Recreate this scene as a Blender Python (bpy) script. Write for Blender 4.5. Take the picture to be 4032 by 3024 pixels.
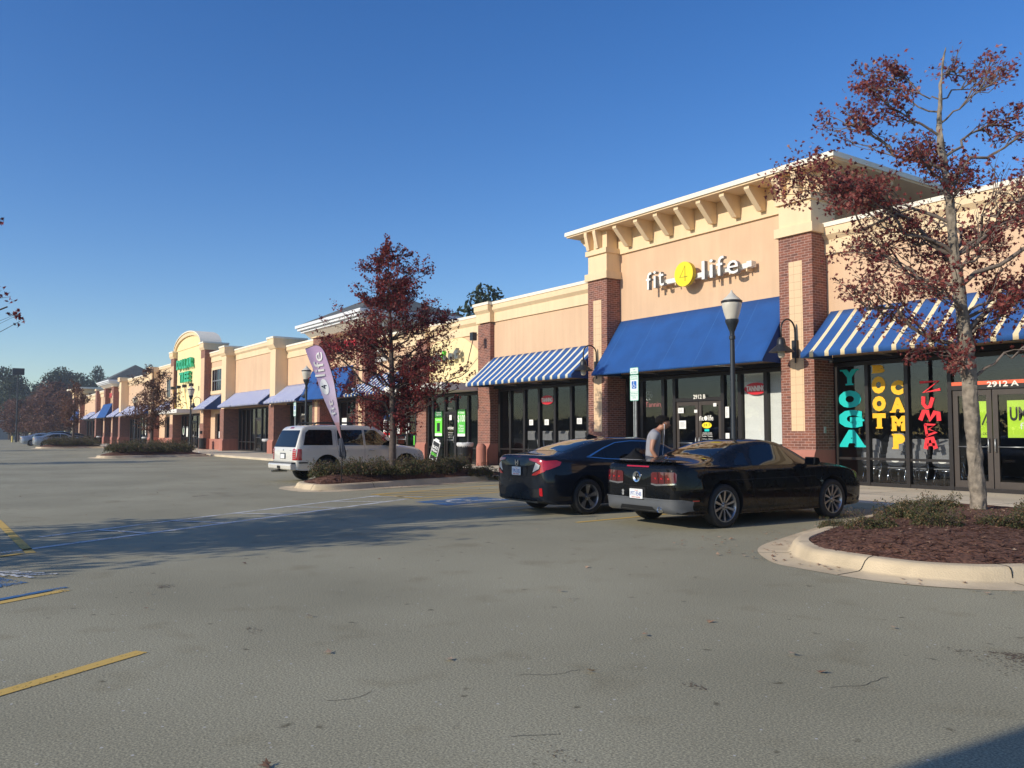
import bpy, bmesh, math, random
from mathutils import Vector, Matrix, noise
from mathutils.bvhtree import BVHTree
R = math.radians
PI = math.pi
for o in list(bpy.data.objects): bpy.data.objects.remove(o)
S = bpy.context.scene
COL = S.collection

# ------------------------------------------------------------------ camera
cam = bpy.data.cameras.new('camera'); camo = bpy.data.objects.new('camera', cam); COL.objects.link(camo)
camo.location = (0, 0, 1.42); camo.rotation_euler = (R(90 + 3.34), 0, R(55.05))
cam.sensor_width = 36; cam.lens = 36 * 3310 / 4032; cam.clip_start = .05; cam.clip_end = 3000
S.camera = camo
# ------------------------------------------------------------------ sky and sun
SUN_EL, SUN_AZ = 24.5, 184.0
W = bpy.data.worlds.new('World'); S.world = W; W.use_nodes = True
nt = W.node_tree; nt.nodes.clear()
sky = nt.nodes.new('ShaderNodeTexSky'); sky.sky_type = 'NISHITA'; sky.sun_disc = False
sky.sun_elevation = R(SUN_EL); sky.sun_rotation = R(SUN_AZ); sky.altitude = 100; sky.air_density = 1.0; sky.dust_density = .35; sky.ozone_density = 3.0
bg = nt.nodes.new('ShaderNodeBackground'); bg.inputs[1].default_value = .135
wo = nt.nodes.new('ShaderNodeOutputWorld'); hs = nt.nodes.new('ShaderNodeHueSaturation'); hs.inputs['Saturation'].default_value = 1.30; hs.inputs['Hue'].default_value = .512; nt.links.new(sky.outputs[0], hs.inputs['Color']); nt.links.new(hs.outputs[0], bg.inputs[0]); nt.links.new(bg.outputs[0], wo.inputs[0])
sl = bpy.data.lights.new('sun', 'SUN'); sl.energy = 3.7; sl.angle = R(.5); sl.color = (1, .92, .79)
so = bpy.data.objects.new('sun', sl); COL.objects.link(so); so.location = (0, -20, 30)
so.rotation_euler = Vector((.07, 1, -math.tan(R(SUN_EL)))).to_track_quat('-Z', 'Y').to_euler()
S.view_settings.view_transform = 'Standard'; S.view_settings.look = 'None'; S.view_settings.gamma = 1; S.view_settings.exposure = .18
S.render.engine = 'CYCLES'
S.cycles.max_bounces = 8; S.cycles.transparent_max_bounces = 12; S.cycles.caustics_reflective = False; S.cycles.caustics_refractive = False

# ------------------------------------------------------------------ materials
M = {}
def newmat(name):
    m = bpy.data.materials.new(name); m.use_nodes = True
    t = m.node_tree; b = t.nodes['Principled BSDF']
    M[name] = m
    return m, t, b
def node(t, typ, **kw):
    n = t.nodes.new(typ)
    for k, v in kw.items():
        if k in n.inputs: n.inputs[k].default_value = v
        else: setattr(n, k, v)
    return n
def ramp(t, fac, stops):
    r = t.nodes.new('ShaderNodeValToRGB'); t.links.new(fac, r.inputs[0])
    el = r.color_ramp.elements
    while len(el) < len(stops): el.new(.5)
    for e, (p, c) in zip(el, stops): e.position = p; e.color = (*c, 1) if len(c) == 3 else c
    return r
def coords(t, which='Object'):
    return t.nodes.new('ShaderNodeTexCoord').outputs[which]
def P(name, col, rough=.6, var=.08, scale=3.0, bump=.0, bscale=40, metal=0, coat=0, spec=.5, detail=5):
    m, t, b = newmat(name)
    b.inputs['Roughness'].default_value = rough; b.inputs['Metallic'].default_value = metal
    b.inputs['Coat Weight'].default_value = coat; b.inputs['Specular IOR Level'].default_value = spec
    co = coords(t)
    if var > 0:
        n = node(t, 'ShaderNodeTexNoise', Scale=scale, Detail=detail); t.links.new(co, n.inputs['Vector'])
        lo = tuple(c * (1 - var) for c in col); hi = tuple(min(1, c * (1 + var)) for c in col)
        r = ramp(t, n.outputs['Fac'], [(.3, lo), (.7, hi)]); t.links.new(r.outputs[0], b.inputs['Base Color'])
    else: b.inputs['Base Color'].default_value = (*col, 1)
    if bump > 0:
        n2 = node(t, 'ShaderNodeTexNoise', Scale=bscale, Detail=4); t.links.new(co, n2.inputs['Vector'])
        bp = node(t, 'ShaderNodeBump', Strength=bump, Distance=.01); t.links.new(n2.outputs['Fac'], bp.inputs['Height']); t.links.new(bp.outputs[0], b.inputs['Normal'])
    return m
def xplusy(t, sx=1):
    co = coords(t); s = t.nodes.new('ShaderNodeSeparateXYZ'); t.links.new(co, s.inputs[0])
    a = node(t, 'ShaderNodeMath', operation='ADD'); t.links.new(s.outputs[0], a.inputs[0]); t.links.new(s.outputs[1], a.inputs[1])
    c = t.nodes.new('ShaderNodeCombineXYZ'); t.links.new(a.outputs[0], c.inputs[0]); t.links.new(s.outputs[2], c.inputs[1])
    return co, c.outputs[0]
# brick
m, t, b = newmat('brick'); co, uv = xplusy(t)
br = node(t, 'ShaderNodeTexBrick', Scale=1.0); br.inputs['Brick Width'].default_value = .21; br.inputs['Row Height'].default_value = .0677
br.inputs['Mortar Size'].default_value = .0065; br.inputs['Mortar Smooth'].default_value = .2; br.inputs['Bias'].default_value = -.2
br.inputs['Color1'].default_value = (.27, .10, .062, 1); br.inputs['Color2'].default_value = (.13, .06, .045, 1); br.inputs['Mortar'].default_value = (.47, .31, .25, 1)
t.links.new(uv, br.inputs['Vector'])
n = node(t, 'ShaderNodeTexNoise', Scale=9, Detail=6); t.links.new(co, n.inputs['Vector'])
mx = node(t, 'ShaderNodeMix', data_type='RGBA', blend_type='MULTIPLY'); mx.inputs[0].default_value = .6
rr = ramp(t, n.outputs['Fac'], [(.3, (.65, .62, .6)), (.7, (1.15, 1.1, 1.08))]); t.links.new(br.outputs['Color'], mx.inputs[6]); t.links.new(rr.outputs[0], mx.inputs[7])
t.links.new(mx.outputs[2], b.inputs['Base Color']); b.inputs['Roughness'].default_value = .85
bp = node(t, 'ShaderNodeBump', Strength=.5, Distance=.006); bp.invert = True; t.links.new(br.outputs['Fac'], bp.inputs['Height']); t.links.new(bp.outputs[0], b.inputs['Normal'])
# square tile inset and roof shingles use the same node
def bricklike(name, c1, c2, mortar, bw, rh, ms, off=0.0, rough=.7):
    m, t, b = newmat(name); co, uv = xplusy(t)
    br = node(t, 'ShaderNodeTexBrick', Scale=1.0); br.offset = off
    for k, v in (('Brick Width', bw), ('Row Height', rh), ('Mortar Size', ms)): br.inputs[k].default_value = v
    br.inputs['Color1'].default_value = (*c1, 1); br.inputs['Color2'].default_value = (*c2, 1); br.inputs['Mortar'].default_value = (*mortar, 1)
    t.links.new(uv, br.inputs['Vector']); t.links.new(br.outputs['Color'], b.inputs['Base Color']); b.inputs['Roughness'].default_value = rough
    bp = node(t, 'ShaderNodeBump', Strength=.4, Distance=.004); bp.invert = True; t.links.new(br.outputs['Fac'], bp.inputs['Height']); t.links.new(bp.outputs[0], b.inputs['Normal'])
bricklike('tile', (.76, .53, .31), (.74, .51, .30), (.42, .30, .18), .2, .2032, .004)
bricklike('shingle', (.13, .14, .13), (.09, .10, .095), (.05, .05, .05), .3, .12, .008, .5, .9)
def stucco(name, col, var=.05):
    m, t, b = newmat(name); co = coords(t)
    n = node(t, 'ShaderNodeTexNoise', Scale=.8, Detail=8); t.links.new(co, n.inputs['Vector'])
    mp = node(t, 'ShaderNodeMapping'); mp.inputs['Scale'].default_value = (5, 5, .35); t.links.new(co, mp.inputs[0])
    n3 = node(t, 'ShaderNodeTexNoise', Scale=1, Detail=6); t.links.new(mp.outputs[0], n3.inputs['Vector'])
    ad = node(t, 'ShaderNodeMath', operation='ADD'); t.links.new(n.outputs['Fac'], ad.inputs[0]); t.links.new(n3.outputs['Fac'], ad.inputs[1])
    r = ramp(t, ad.outputs[0], [(.55, tuple(c * (1 - var) for c in col)), (1.0, tuple(min(1, c * (1 + var)) for c in col))])
    r.color_ramp.elements[0].position = .4; hv = node(t, 'ShaderNodeMath', operation='MULTIPLY'); hv.inputs[1].default_value = .5
    t.links.new(ad.outputs[0], hv.inputs[0]); t.links.new(hv.outputs[0], r.inputs[0]); r.color_ramp.elements[1].position = .62
    t.links.new(r.outputs[0], b.inputs['Base Color']); b.inputs['Roughness'].default_value = .9
    n2 = node(t, 'ShaderNodeTexNoise', Scale=220, Detail=3); t.links.new(co, n2.inputs['Vector'])
    bp = node(t, 'ShaderNodeBump', Strength=.25, Distance=.003); t.links.new(n2.outputs['Fac'], bp.inputs['Height']); t.links.new(bp.outputs[0], b.inputs['Normal'])
stucco('peach', (.69, .465, .29), .06); stucco('cream', (.80, .605, .37), .05); stucco('pale_yellow', (.88, .70, .37)); stucco('cap_white', (.85, .78, .63), .04); stucco('base_red', (.42, .17, .12), .1)
stucco('white_canopy', (.78, .74, .66), .04)
P('dark_bronze', (.022, .018, .016), .4, .1, 8, spec=.4)
P('door_brown', (.055, .042, .033), .45, .1, 6)
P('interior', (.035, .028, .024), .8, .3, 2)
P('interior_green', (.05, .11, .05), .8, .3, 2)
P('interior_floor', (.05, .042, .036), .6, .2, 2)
P('fixture_black', (.014, .015, .017), .45, .2, 20, spec=.5)
P('post_blue_black', (.018, .024, .03), .5, .2, 12)
P('chrome', (.75, .76, .78), .12, 0, metal=1)
P('steel', (.42, .43, .43), .4, .1, 20, metal=.8)
P('galvanised', (.36, .38, .37), .55, .2, 15, metal=.5)
P('black_rubber', (.018, .018, .018), .75, .2, 30, .2, 200)
P('black_plastic', (.02, .02, .021), .5, .1, 20)
P('white_paint', (.8, .8, .78), .5, .03)
P('paper', (.82, .82, .78), .7, .04, 30)
P('sign_white', (.74, .80, .76), .5, .05, 12)
P('sign_green', (.10, .42, .30), .5, .05, 12)
P('sign_blue', (.02, .14, .50), .5, .05, 12)
P('letter_white', (.86, .84, .76), .4, .03)
P('letter_side', (.30, .29, .27), .5, .1)
P('yellow_disc', (.92, .72, .02), .4, .03)
P('disc_rim', (.55, .40, .02), .5, .05)
P('disc_digit', (.30, .27, .03), .5, .0)
P('green_letter', (.02, .46, .22), .4, .05)
P('red_letter', (.62, .02, .03), .4, .05)
P('cricket_grey', (.12, .13, .12), .5, .1)
P('cricket_green', (.16, .75, .06), .5, .05)
P('poster_green', (.10, .52, .07), .6, .1, 6)
P('poster_dark_green', (.03, .20, .06), .6, .1, 6)
P('teal', (.0, .55, .50), .5, .03)
P('amber', (.95, .50, .01), .5, .03)
P('red_vinyl', (.80, .02, .03), .5, .03)
P('orange_band', (.80, .13, .05), .5, .05)
P('lime', (.45, .72, .03), .7, .12, 4)
P('ink', (.015, .015, .015), .6, 0)
P('concrete', (.60, .475, .30), .85, .22, 1.6, .5, 60, detail=9)
P('sidewalk_concrete', (.66, .56, .40), .85, .14, .9, .4, 50, detail=9)
P('blinds', (.85, .85, .80), .6, .04, 4)
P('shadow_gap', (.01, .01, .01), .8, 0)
P('skin', (.42, .20, .12), .5, .06, 8); P('hair', (.010, .008, .007), .9, .3, 60, .8, 120, spec=.15); P('shirt_grey', (.30, .30, .32), .85, .08, 12, .3, 90)
P('trousers', (.04, .045, .06), .85, .1, 12); P('shoe', (.05, .05, .05), .6, .1); P('cord_white', (.85, .85, .85), .4, 0)
P('bark', (.24, .20, .15), .9, .5, 9, 1.0, 34, detail=9); P('bark_dark', (.10, .075, .06), .9, .3, 14, .8, 30); P('bark_branch', (.17, .135, .11), .9, .3, 14, .5, 30)
P('globe_frost', (.62, .58, .48), .35, .08, 6, spec=.6)
P('awning_side', (.015, .06, .22), .8, .1, 2)
P('trash_black', (.012, .012, .013), .5, .2, 8); P('bag_white', (.62, .62, .60), .5, .15, 12, .5, 20)
P('grey_plastic', (.20, .20, .21), .5, .1, 8)
P('mirror_dark', (.05, .06, .07), .1, 0, metal=1)
P('roof_membrane', (.35, .34, .32), .9, .1)
P('shed_grey', (.30, .32, .34), .8, .1)
P('bollard_yellow', (.70, .55, .15), .6, .1)
P('window_white', (.75, .76, .76), .5, .05)
P('flag_red', (.62, .10, .10), .8, .1, 4); P('neon_pink', (.55, .12, .14), .5, 0)
def stripes(name, blue, cream, period, phase, duty):
    m, t, b = newmat(name); co = coords(t); s = t.nodes.new('ShaderNodeSeparateXYZ'); t.links.new(co, s.inputs[0])
    a = node(t, 'ShaderNodeMath', operation='SUBTRACT'); a.inputs[1].default_value = phase; t.links.new(s.outputs[0], a.inputs[0])
    d = node(t, 'ShaderNodeMath', operation='DIVIDE'); d.inputs[1].default_value = period; t.links.new(a.outputs[0], d.inputs[0])
    fr = node(t, 'ShaderNodeMath', operation='FRACT'); t.links.new(d.outputs[0], fr.inputs[0])
    lt = node(t, 'ShaderNodeMath', operation='LESS_THAN'); lt.inputs[1].default_value = duty; t.links.new(fr.outputs[0], lt.inputs[0])
    n = node(t, 'ShaderNodeTexNoise', Scale=1.5, Detail=6); t.links.new(co, n.inputs['Vector'])
    r1 = ramp(t, n.outputs['Fac'], [(.3, tuple(c * .85 for c in blue)), (.7, tuple(c * 1.12 for c in blue))])
    mx = node(t, 'ShaderNodeMix', data_type='RGBA'); t.links.new(lt.outputs[0], mx.inputs[0]); t.links.new(r1.outputs[0], mx.inputs[6]); mx.inputs[7].default_value = (*cream, 1)
    t.links.new(mx.outputs[2], b.inputs['Base Color']); b.inputs['Roughness'].default_value = .8
stripes('awning_blue', (.008, .075, .27), (.03, .12, .34), 1.31, -20.2, .012)
stripes('awning_stripe_near', (.018, .09, .29), (.80, .66, .40), .4223, -12.49, .26)
stripes('awning_stripe_mid', (.022, .10, .31), (.80, .74, .56), .4205, -27.83, .30)
stripes('awning_stripe_far', (.05, .10, .38), (.72, .72, .70), .255, -52.0, .45)
# glass
def glass(name, tint=(.55, .6, .58), refl=.10, rough=0.0):
    m = bpy.data.materials.new(name); m.use_nodes = True; t = m.node_tree; t.nodes.clear(); M[name] = m
    tr = node(t, 'ShaderNodeBsdfTransparent', Color=(*tint, 1)); gl = node(t, 'ShaderNodeBsdfGlossy', Roughness=rough)
    lw = node(t, 'ShaderNodeLayerWeight', Blend=.5); fr = node(t, 'ShaderNodeMath', operation='POWER'); fr.inputs[1].default_value = 5; t.links.new(lw.outputs['Facing'], fr.inputs[0]); ad = node(t, 'ShaderNodeMath', operation='MULTIPLY_ADD'); ad.inputs[1].default_value = .9; ad.inputs[2].default_value = refl; ad.use_clamp = True
    t.links.new(fr.outputs[0], ad.inputs[0]); mx = t.nodes.new('ShaderNodeMixShader'); t.links.new(ad.outputs[0], mx.inputs[0])
    t.links.new(tr.outputs[0], mx.inputs[1]); t.links.new(gl.outputs[0], mx.inputs[2]); o = t.nodes.new('ShaderNodeOutputMaterial'); t.links.new(mx.outputs[0], o.inputs[0])
glass('shop_glass', (.92, .935, .925), .07)
P('car_glass', (.006, .007, .008), .03, 0, spec=.5); P('suv_side_glass', (.012, .014, .014), .03, 0, spec=.6)
# asphalt
m, t, b = newmat('asphalt'); co = coords(t)
n1 = node(t, 'ShaderNodeTexNoise', Scale=.35, Detail=8); n2 = node(t, 'ShaderNodeTexNoise', Scale=85, Detail=7, Roughness=.7); n3 = node(t, 'ShaderNodeTexVoronoi', Scale=11)
n4 = node(t, 'ShaderNodeTexNoise', Scale=1.7, Detail=6); n5 = node(t, 'ShaderNodeTexVoronoi', Scale=3.1)
for q in (n1, n2, n3, n4): t.links.new(co, q.inputs['Vector'])
nd = node(t, 'ShaderNodeTexNoise', Scale=7, Detail=3); t.links.new(co, nd.inputs['Vector']); nv = node(t, 'ShaderNodeMix', data_type='RGBA', blend_type='ADD'); nv.inputs[0].default_value = .16; t.links.new(co, nv.inputs[6]); t.links.new(nd.outputs['Color'], nv.inputs[7]); t.links.new(nv.outputs[2], n5.inputs['Vector'])
r1 = ramp(t, n1.outputs['Fac'], [(.3, (.26, .238, .155)), (.5, (.31, .283, .187)), (.72, (.365, .335, .225))])
r2 = ramp(t, n2.outputs['Fac'], [(.32, (.35, .35, .35)), (.5, (1, 1, 1)), (.68, (1.9, 1.88, 1.8))])
mx = node(t, 'ShaderNodeMix', data_type='RGBA', blend_type='MULTIPLY'); mx.inputs[0].default_value = 1; t.links.new(r1.outputs[0], mx.inputs[6]); t.links.new(r2.outputs[0], mx.inputs[7])
r3a = ramp(t, n3.outputs['Distance'], [(.07, (1, 1, 1)), (.10, (0, 0, 0))]); r3b = ramp(t, n3.outputs['Color'], [(.55, (0, 0, 0)), (.6, (1, 1, 1))]); r3 = node(t, 'ShaderNodeMix', data_type='RGBA', blend_type='MULTIPLY'); r3.inputs[0].default_value = 1; t.links.new(r3a.outputs[0], r3.inputs[6]); t.links.new(r3b.outputs[0], r3.inputs[7])
mx2 = node(t, 'ShaderNodeMix', data_type='RGBA'); t.links.new(r3.outputs[2], mx2.inputs[0]); t.links.new(mx.outputs[2], mx2.inputs[6]); mx2.inputs[7].default_value = (.55, .53, .48, 1)
r4 = ramp(t, n4.outputs['Fac'], [(.28, (.84, .82, .78)), (.42, (1, 1, 1))])
mx3 = node(t, 'ShaderNodeMix', data_type='RGBA', blend_type='MULTIPLY'); mx3.inputs[0].default_value = 1; t.links.new(mx2.outputs[2], mx3.inputs[6]); t.links.new(r4.outputs[0], mx3.inputs[7])
r5 = ramp(t, n5.outputs['Distance'], [(.04, (.38, .36, .32)), (.10, (1, 1, 1))])
mx4 = node(t, 'ShaderNodeMix', data_type='RGBA', blend_type='MULTIPLY'); mx4.inputs[0].default_value = .8; t.links.new(mx3.outputs[2], mx4.inputs[6]); t.links.new(r5.outputs[0], mx4.inputs[7])
t.links.new(mx4.outputs[2], b.inputs['Base Color']); b.inputs['Roughness'].default_value = .85; b.inputs['Specular IOR Level'].default_value = .35
bp = node(t, 'ShaderNodeBump', Strength=.2, Distance=.005); t.links.new(n2.outputs['Fac'], bp.inputs['Height']); t.links.new(bp.outputs[0], b.inputs['Normal'])
# worn road paint: transparent where worn
def roadpaint(name, col, wear):
    m, t, b = newmat(name); co = coords(t)
    n = node(t, 'ShaderNodeTexNoise', Scale=45, Detail=6); n2 = node(t, 'ShaderNodeTexNoise', Scale=2.5, Detail=3)
    t.links.new(co, n.inputs['Vector']); t.links.new(co, n2.inputs['Vector'])
    ad = node(t, 'ShaderNodeMath', operation='MULTIPLY_ADD'); ad.inputs[1].default_value = .6; t.links.new(n2.outputs['Fac'], ad.inputs[0]); t.links.new(n.outputs['Fac'], ad.inputs[2])
    r = ramp(t, ad.outputs[0], [(wear, (0, 0, 0)), (min(.999, wear + .1), (1, 1, 1))]); t.links.new(r.outputs[0], b.inputs['Alpha'])
    b.inputs['Base Color'].default_value = (*col, 1); b.inputs['Roughness'].default_value = .8
roadpaint('paint_yellow', (.66, .43, .10), .56); roadpaint('paint_white', (.66, .66, .62), .66); roadpaint('paint_blue', (.045, .15, .32), .70)
roadpaint('stain', (.13, .09, .06), .88)
# mulch
m, t, b = newmat('mulch'); co = coords(t)
n = node(t, 'ShaderNodeTexNoise', Scale=26, Detail=9); mp = node(t, 'ShaderNodeMapping'); mp.inputs['Scale'].default_value = (1, 2.2, 1); mp.inputs['Rotation'].default_value = (0, 0, .6); t.links.new(co, mp.inputs[0]); t.links.new(mp.outputs[0], n.inputs['Vector'])
r = ramp(t, n.outputs['Fac'], [(.32, (.03, .014, .008)), (.5, (.13, .052, .028)), (.68, (.27, .13, .075))]); t.links.new(r.outputs[0], b.inputs['Base Color']); b.inputs['Roughness'].default_value = .95
bp = node(t, 'ShaderNodeBump', Strength=1, Distance=.03); t.links.new(n.outputs['Fac'], bp.inputs['Height']); t.links.new(bp.outputs[0], b.inputs['Normal'])
# leaves: colour per leaf
def leafmat(name, stops, transl=.45, rough=.6):
    m, t, b = newmat(name); g = t.nodes.new('ShaderNodeNewGeometry'); r = ramp(t, g.outputs['Random Per Island'], stops)
    t.links.new(r.outputs[0], b.inputs['Base Color']); b.inputs['Roughness'].default_value = rough; b.inputs['Specular IOR Level'].default_value = .3
    tl = t.nodes.new('ShaderNodeBsdfTranslucent'); t.links.new(r.outputs[0], tl.inputs[0]); ms = t.nodes.new('ShaderNodeMixShader'); ms.inputs[0].default_value = transl
    o = t.nodes['Material Output']; t.links.new(b.outputs[0], ms.inputs[1]); t.links.new(tl.outputs[0], ms.inputs[2]); t.links.new(ms.outputs[0], o.inputs[0])
leafmat('leaf_red', [(0, (.08, .018, .022)), (.3, (.16, .024, .03)), (.6, (.23, .045, .045)), (.85, (.34, .055, .05)), (1, (.40, .16, .12))])
leafmat('leaf_rust', [(0, (.10, .022, .028)), (.35, (.22, .045, .045)), (.65, (.32, .085, .07)), (.85, (.42, .13, .10)), (1, (.52, .30, .22))])
leafmat('leaf_brown', [(0, (.10, .05, .035)), (.5, (.17, .08, .055)), (1, (.26, .15, .10))])
leafmat('leaf_shrub', [(0, (.035, .05, .018)), (.4, (.07, .085, .03)), (.7, (.12, .10, .04)), (.9, (.19, .10, .05)), (1, (.28, .20, .10))], .25)
leafmat('leaf_green', [(0, (.018, .032, .014)), (.5, (.035, .055, .022)), (1, (.06, .08, .035))], .2)
leafmat('leaf_dry', [(0, (.22, .12, .07)), (.5, (.36, .22, .13)), (1, (.5, .36, .24))], .1)
# flag cloth: purple above, lavender, coral below (printed colours of the cloth)
m, t, b = newmat('flag_cloth'); co = coords(t); s = t.nodes.new('ShaderNodeSeparateXYZ'); t.links.new(co, s.inputs[0])
d = node(t, 'ShaderNodeMapRange'); d.inputs['From Min'].default_value = 1.2; d.inputs['From Max'].default_value = 3.7; t.links.new(s.outputs[2], d.inputs['Value'])
r = ramp(t, d.outputs[0], [(.0, (.72, .42, .38)), (.10, (.74, .36, .34)), (.19, (.72, .42, .42)), (.20, (.74, .56, .66)), (.5, (.76, .64, .80)), (.75, (.68, .48, .68)), (1, (.62, .40, .60))]); t.links.new(r.outputs[0], b.inputs['Base Color']); b.inputs['Roughness'].default_value = .8
tl = t.nodes.new('ShaderNodeBsdfTranslucent'); t.links.new(r.outputs[0], tl.inputs[0]); ms = t.nodes.new('ShaderNodeMixShader'); ms.inputs[0].default_value = .3
t.links.new(b.outputs[0], ms.inputs[1]); t.links.new(tl.outputs[0], ms.inputs[2]); t.links.new(ms.outputs[0], t.nodes['Material Output'].inputs[0])
# cars
def carpaint(name, col, metal=.3, rough=.22, coat=1):
    m, t, b = newmat(name); b.inputs['Base Color'].default_value = (*col, 1); b.inputs['Metallic'].default_value = metal; b.inputs['Roughness'].default_value = rough
    b.inputs['Coat Weight'].default_value = coat; b.inputs['Coat Roughness'].default_value = .03; b.inputs['Specular IOR Level'].default_value = .05 if col[0] < .03 else .5
    co = coords(t); n = node(t, 'ShaderNodeTexNoise', Scale=6, Detail=8); t.links.new(co, n.inputs['Vector'])
    r = ramp(t, n.outputs['Fac'], [(.3, (rough * .8,) * 3), (.8, (rough * 1.7,) * 3)]); t.links.new(r.outputs[0], b.inputs['Roughness'])
carpaint('paint_black', (.003, .0035, .004), .0, .5, .55); carpaint('paint_navy', (.006, .009, .015), .0, .45, .7); carpaint('paint_pearl', (.70, .67, .59), .0, .3); carpaint('paint_silver', (.40, .42, .43), .7, .35)
carpaint('bumper_grey', (.10, .105, .11), .2, .45, .3); carpaint('tail_red', (.42, .008, .012), 0, .15); carpaint('tail_dark', (.09, .006, .008), 0, .12); carpaint('tail_clear', (.7, .7, .7), .3, .1)
P('under_black', (.008, .008, .008), .9, 0); P('rim_silver', (.36, .37, .39), .3, .05, 10, metal=.9); P('rim_dark', (.05, .05, .055), .35, .05, 10, metal=.8)
P('plate_white', (.78, .78, .76), .45, .03); P('plate_blue', (.10, .16, .42), .5, 0); P('plate_red', (.65, .12, .10), .5, 0)

# ------------------------------------------------------------------ mesh helpers
class MB:
    def __init__(s): s.v = []; s.f = []; s.m = []; s.cur = 0
    def mat(s, i): s.cur = i; return s
    def add(s, vs, fs):
        k = len(s.v); s.v += [tuple(v) for v in vs]
        for f in fs: s.f.append(tuple(i + k for i in f)); s.m.append(s.cur)
        return s
    def box(s, x0, x1, y0, y1, z0, z1):
        return s.add([(x0, y0, z0), (x1, y0, z0), (x1, y1, z0), (x0, y1, z0), (x0, y0, z1), (x1, y0, z1), (x1, y1, z1), (x0, y1, z1)],
                     [(0, 3, 2, 1), (4, 5, 6, 7), (0, 1, 5, 4), (1, 2, 6, 5), (2, 3, 7, 6), (3, 0, 4, 7)])
    def prism_x(s, poly, x0, x1):   # poly of (y,z)
        n = len(poly); vs = [(x0, y, z) for y, z in poly] + [(x1, y, z) for y, z in poly]
        fs = [(i, (i + 1) % n, n + (i + 1) % n, n + i) for i in range(n)] + [tuple(range(n - 1, -1, -1)), tuple(range(n, 2 * n))]
        return s.add(vs, fs)
    def prism_y(s, poly, y0, y1):   # poly of (x,z)
        n = len(poly); vs = [(x, y0, z) for x, z in poly] + [(x, y1, z) for x, z in poly]
        fs = [(i, (i + 1) % n, n + (i + 1) % n, n + i) for i in range(n)] + [tuple(range(n - 1, -1, -1)), tuple(range(n, 2 * n))]
        return s.add(vs, fs)
    def prism_z(s, poly, z0, z1):
        n = len(poly); vs = [(x, y, z0) for x, y in poly] + [(x, y, z1) for x, y in poly]
        fs = [(i, (i + 1) % n, n + (i + 1) % n, n + i) for i in range(n)] + [tuple(range(n - 1, -1, -1)), tuple(range(n, 2 * n))]
        return s.add(vs, fs)
    def tube(s, pts, rad, seg=8, caps=True):
        pts = [Vector(p) for p in pts]; n = len(pts)
        rs = rad if isinstance(rad, (list, tuple)) else [rad] * n
        k = len(s.v); up = None
        for i, p in enumerate(pts):
            d = (pts[min(i + 1, n - 1)] - pts[max(i - 1, 0)])
            d = d.normalized() if d.length > 1e-9 else Vector((0, 0, 1))
            if up is None: up = d.orthogonal().normalized()
            a = (up - d * up.dot(d)); a = a.normalized() if a.length > 1e-6 else d.orthogonal().normalized(); up = a; bb = d.cross(a)
            for j in range(seg):
                t = 2 * PI * j / seg; s.v.append(tuple(p + (a * math.cos(t) + bb * math.sin(t)) * rs[i]))
        for i in range(n - 1):
            for j in range(seg):
                s.f.append((k + i * seg + j, k + i * seg + (j + 1) % seg, k + (i + 1) * seg + (j + 1) % seg, k + (i + 1) * seg + j)); s.m.append(s.cur)
        if caps:
            s.f.append(tuple(k + j for j in range(seg - 1, -1, -1))); s.m.append(s.cur)
            s.f.append(tuple(k + (n - 1) * seg + j for j in range(seg))); s.m.append(s.cur)
        return s
    def lathe(s, prof, c=(0, 0, 0), seg=20, axis='z'):   # prof (r, h)
        k = len(s.v); n = len(prof)
        for r, h in prof:
            for j in range(seg):
                t = 2 * PI * j / seg; a, b_ = r * math.cos(t), r * math.sin(t)
                p = (a, b_, h) if axis == 'z' else ((h, a, b_) if axis == 'x' else (a, h, b_))
                s.v.append((c[0] + p[0], c[1] + p[1], c[2] + p[2]))
        for i in range(n - 1):
            for j in range(seg):
                q = (k + i * seg + j, k + i * seg + (j + 1) % seg, k + (i + 1) * seg + (j + 1) % seg, k + (i + 1) * seg + j)
                s.f.append(q if axis != 'y' else q[::-1]); s.m.append(s.cur)
        return s
    def ribbon(s, pts, w, y, th=.006, wf=None):  # stroke in the x-z plane facing -y; pts (x,z)
        n = len(pts); L = []; Rr = []
        for i, (x, z) in enumerate(pts):
            x0, z0 = pts[max(i - 1, 0)]; x1, z1 = pts[min(i + 1, n - 1)]; dx, dz = x1 - x0, z1 - z0; l = math.hypot(dx, dz) or 1
            ww = w * (wf[i] if wf else 1) / 2; nx, nz = -dz / l * ww, dx / l * ww; L.append((x + nx, z + nz)); Rr.append((x - nx, z - nz))
        for i in range(n - 1):
            q = [L[i], Rr[i], Rr[i + 1], L[i + 1]]
            s.add([(a, y - th, c) for a, c in q] + [(a, y, c) for a, c in q], [(0, 1, 2, 3), (7, 6, 5, 4), (0, 4, 5, 1), (1, 5, 6, 2), (2, 6, 7, 3), (3, 7, 4, 0)])
        return s
    def xform(s, mtx, k0=0):
        for i in range(k0, len(s.v)): s.v[i] = tuple(mtx @ Vector(s.v[i]))
        return s
    def build(s, name, mats, parent=None, smooth=False, loc=None):
        me = bpy.data.meshes.new(name); me.from_pydata(s.v, [], s.f)
        for mm in (mats if isinstance(mats, (list, tuple)) else [mats]): me.materials.append(M[mm])
        me.polygons.foreach_set('material_index', s.m)
        me.update()
        if smooth: shade(me, smooth)
        o = bpy.data.objects.new(name, me); COL.objects.link(o)
        if parent is not None:
            o.parent = parent; o.matrix_parent_inverse = parent.matrix_basis.inverted() if loc is None else Matrix()
        return o
def shade(me, ang=40):
    me.polygons.foreach_set('use_smooth', [True] * len(me.polygons))
    if ang is not True: me.set_sharp_from_angle(angle=R(ang))
    me.update()
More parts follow.
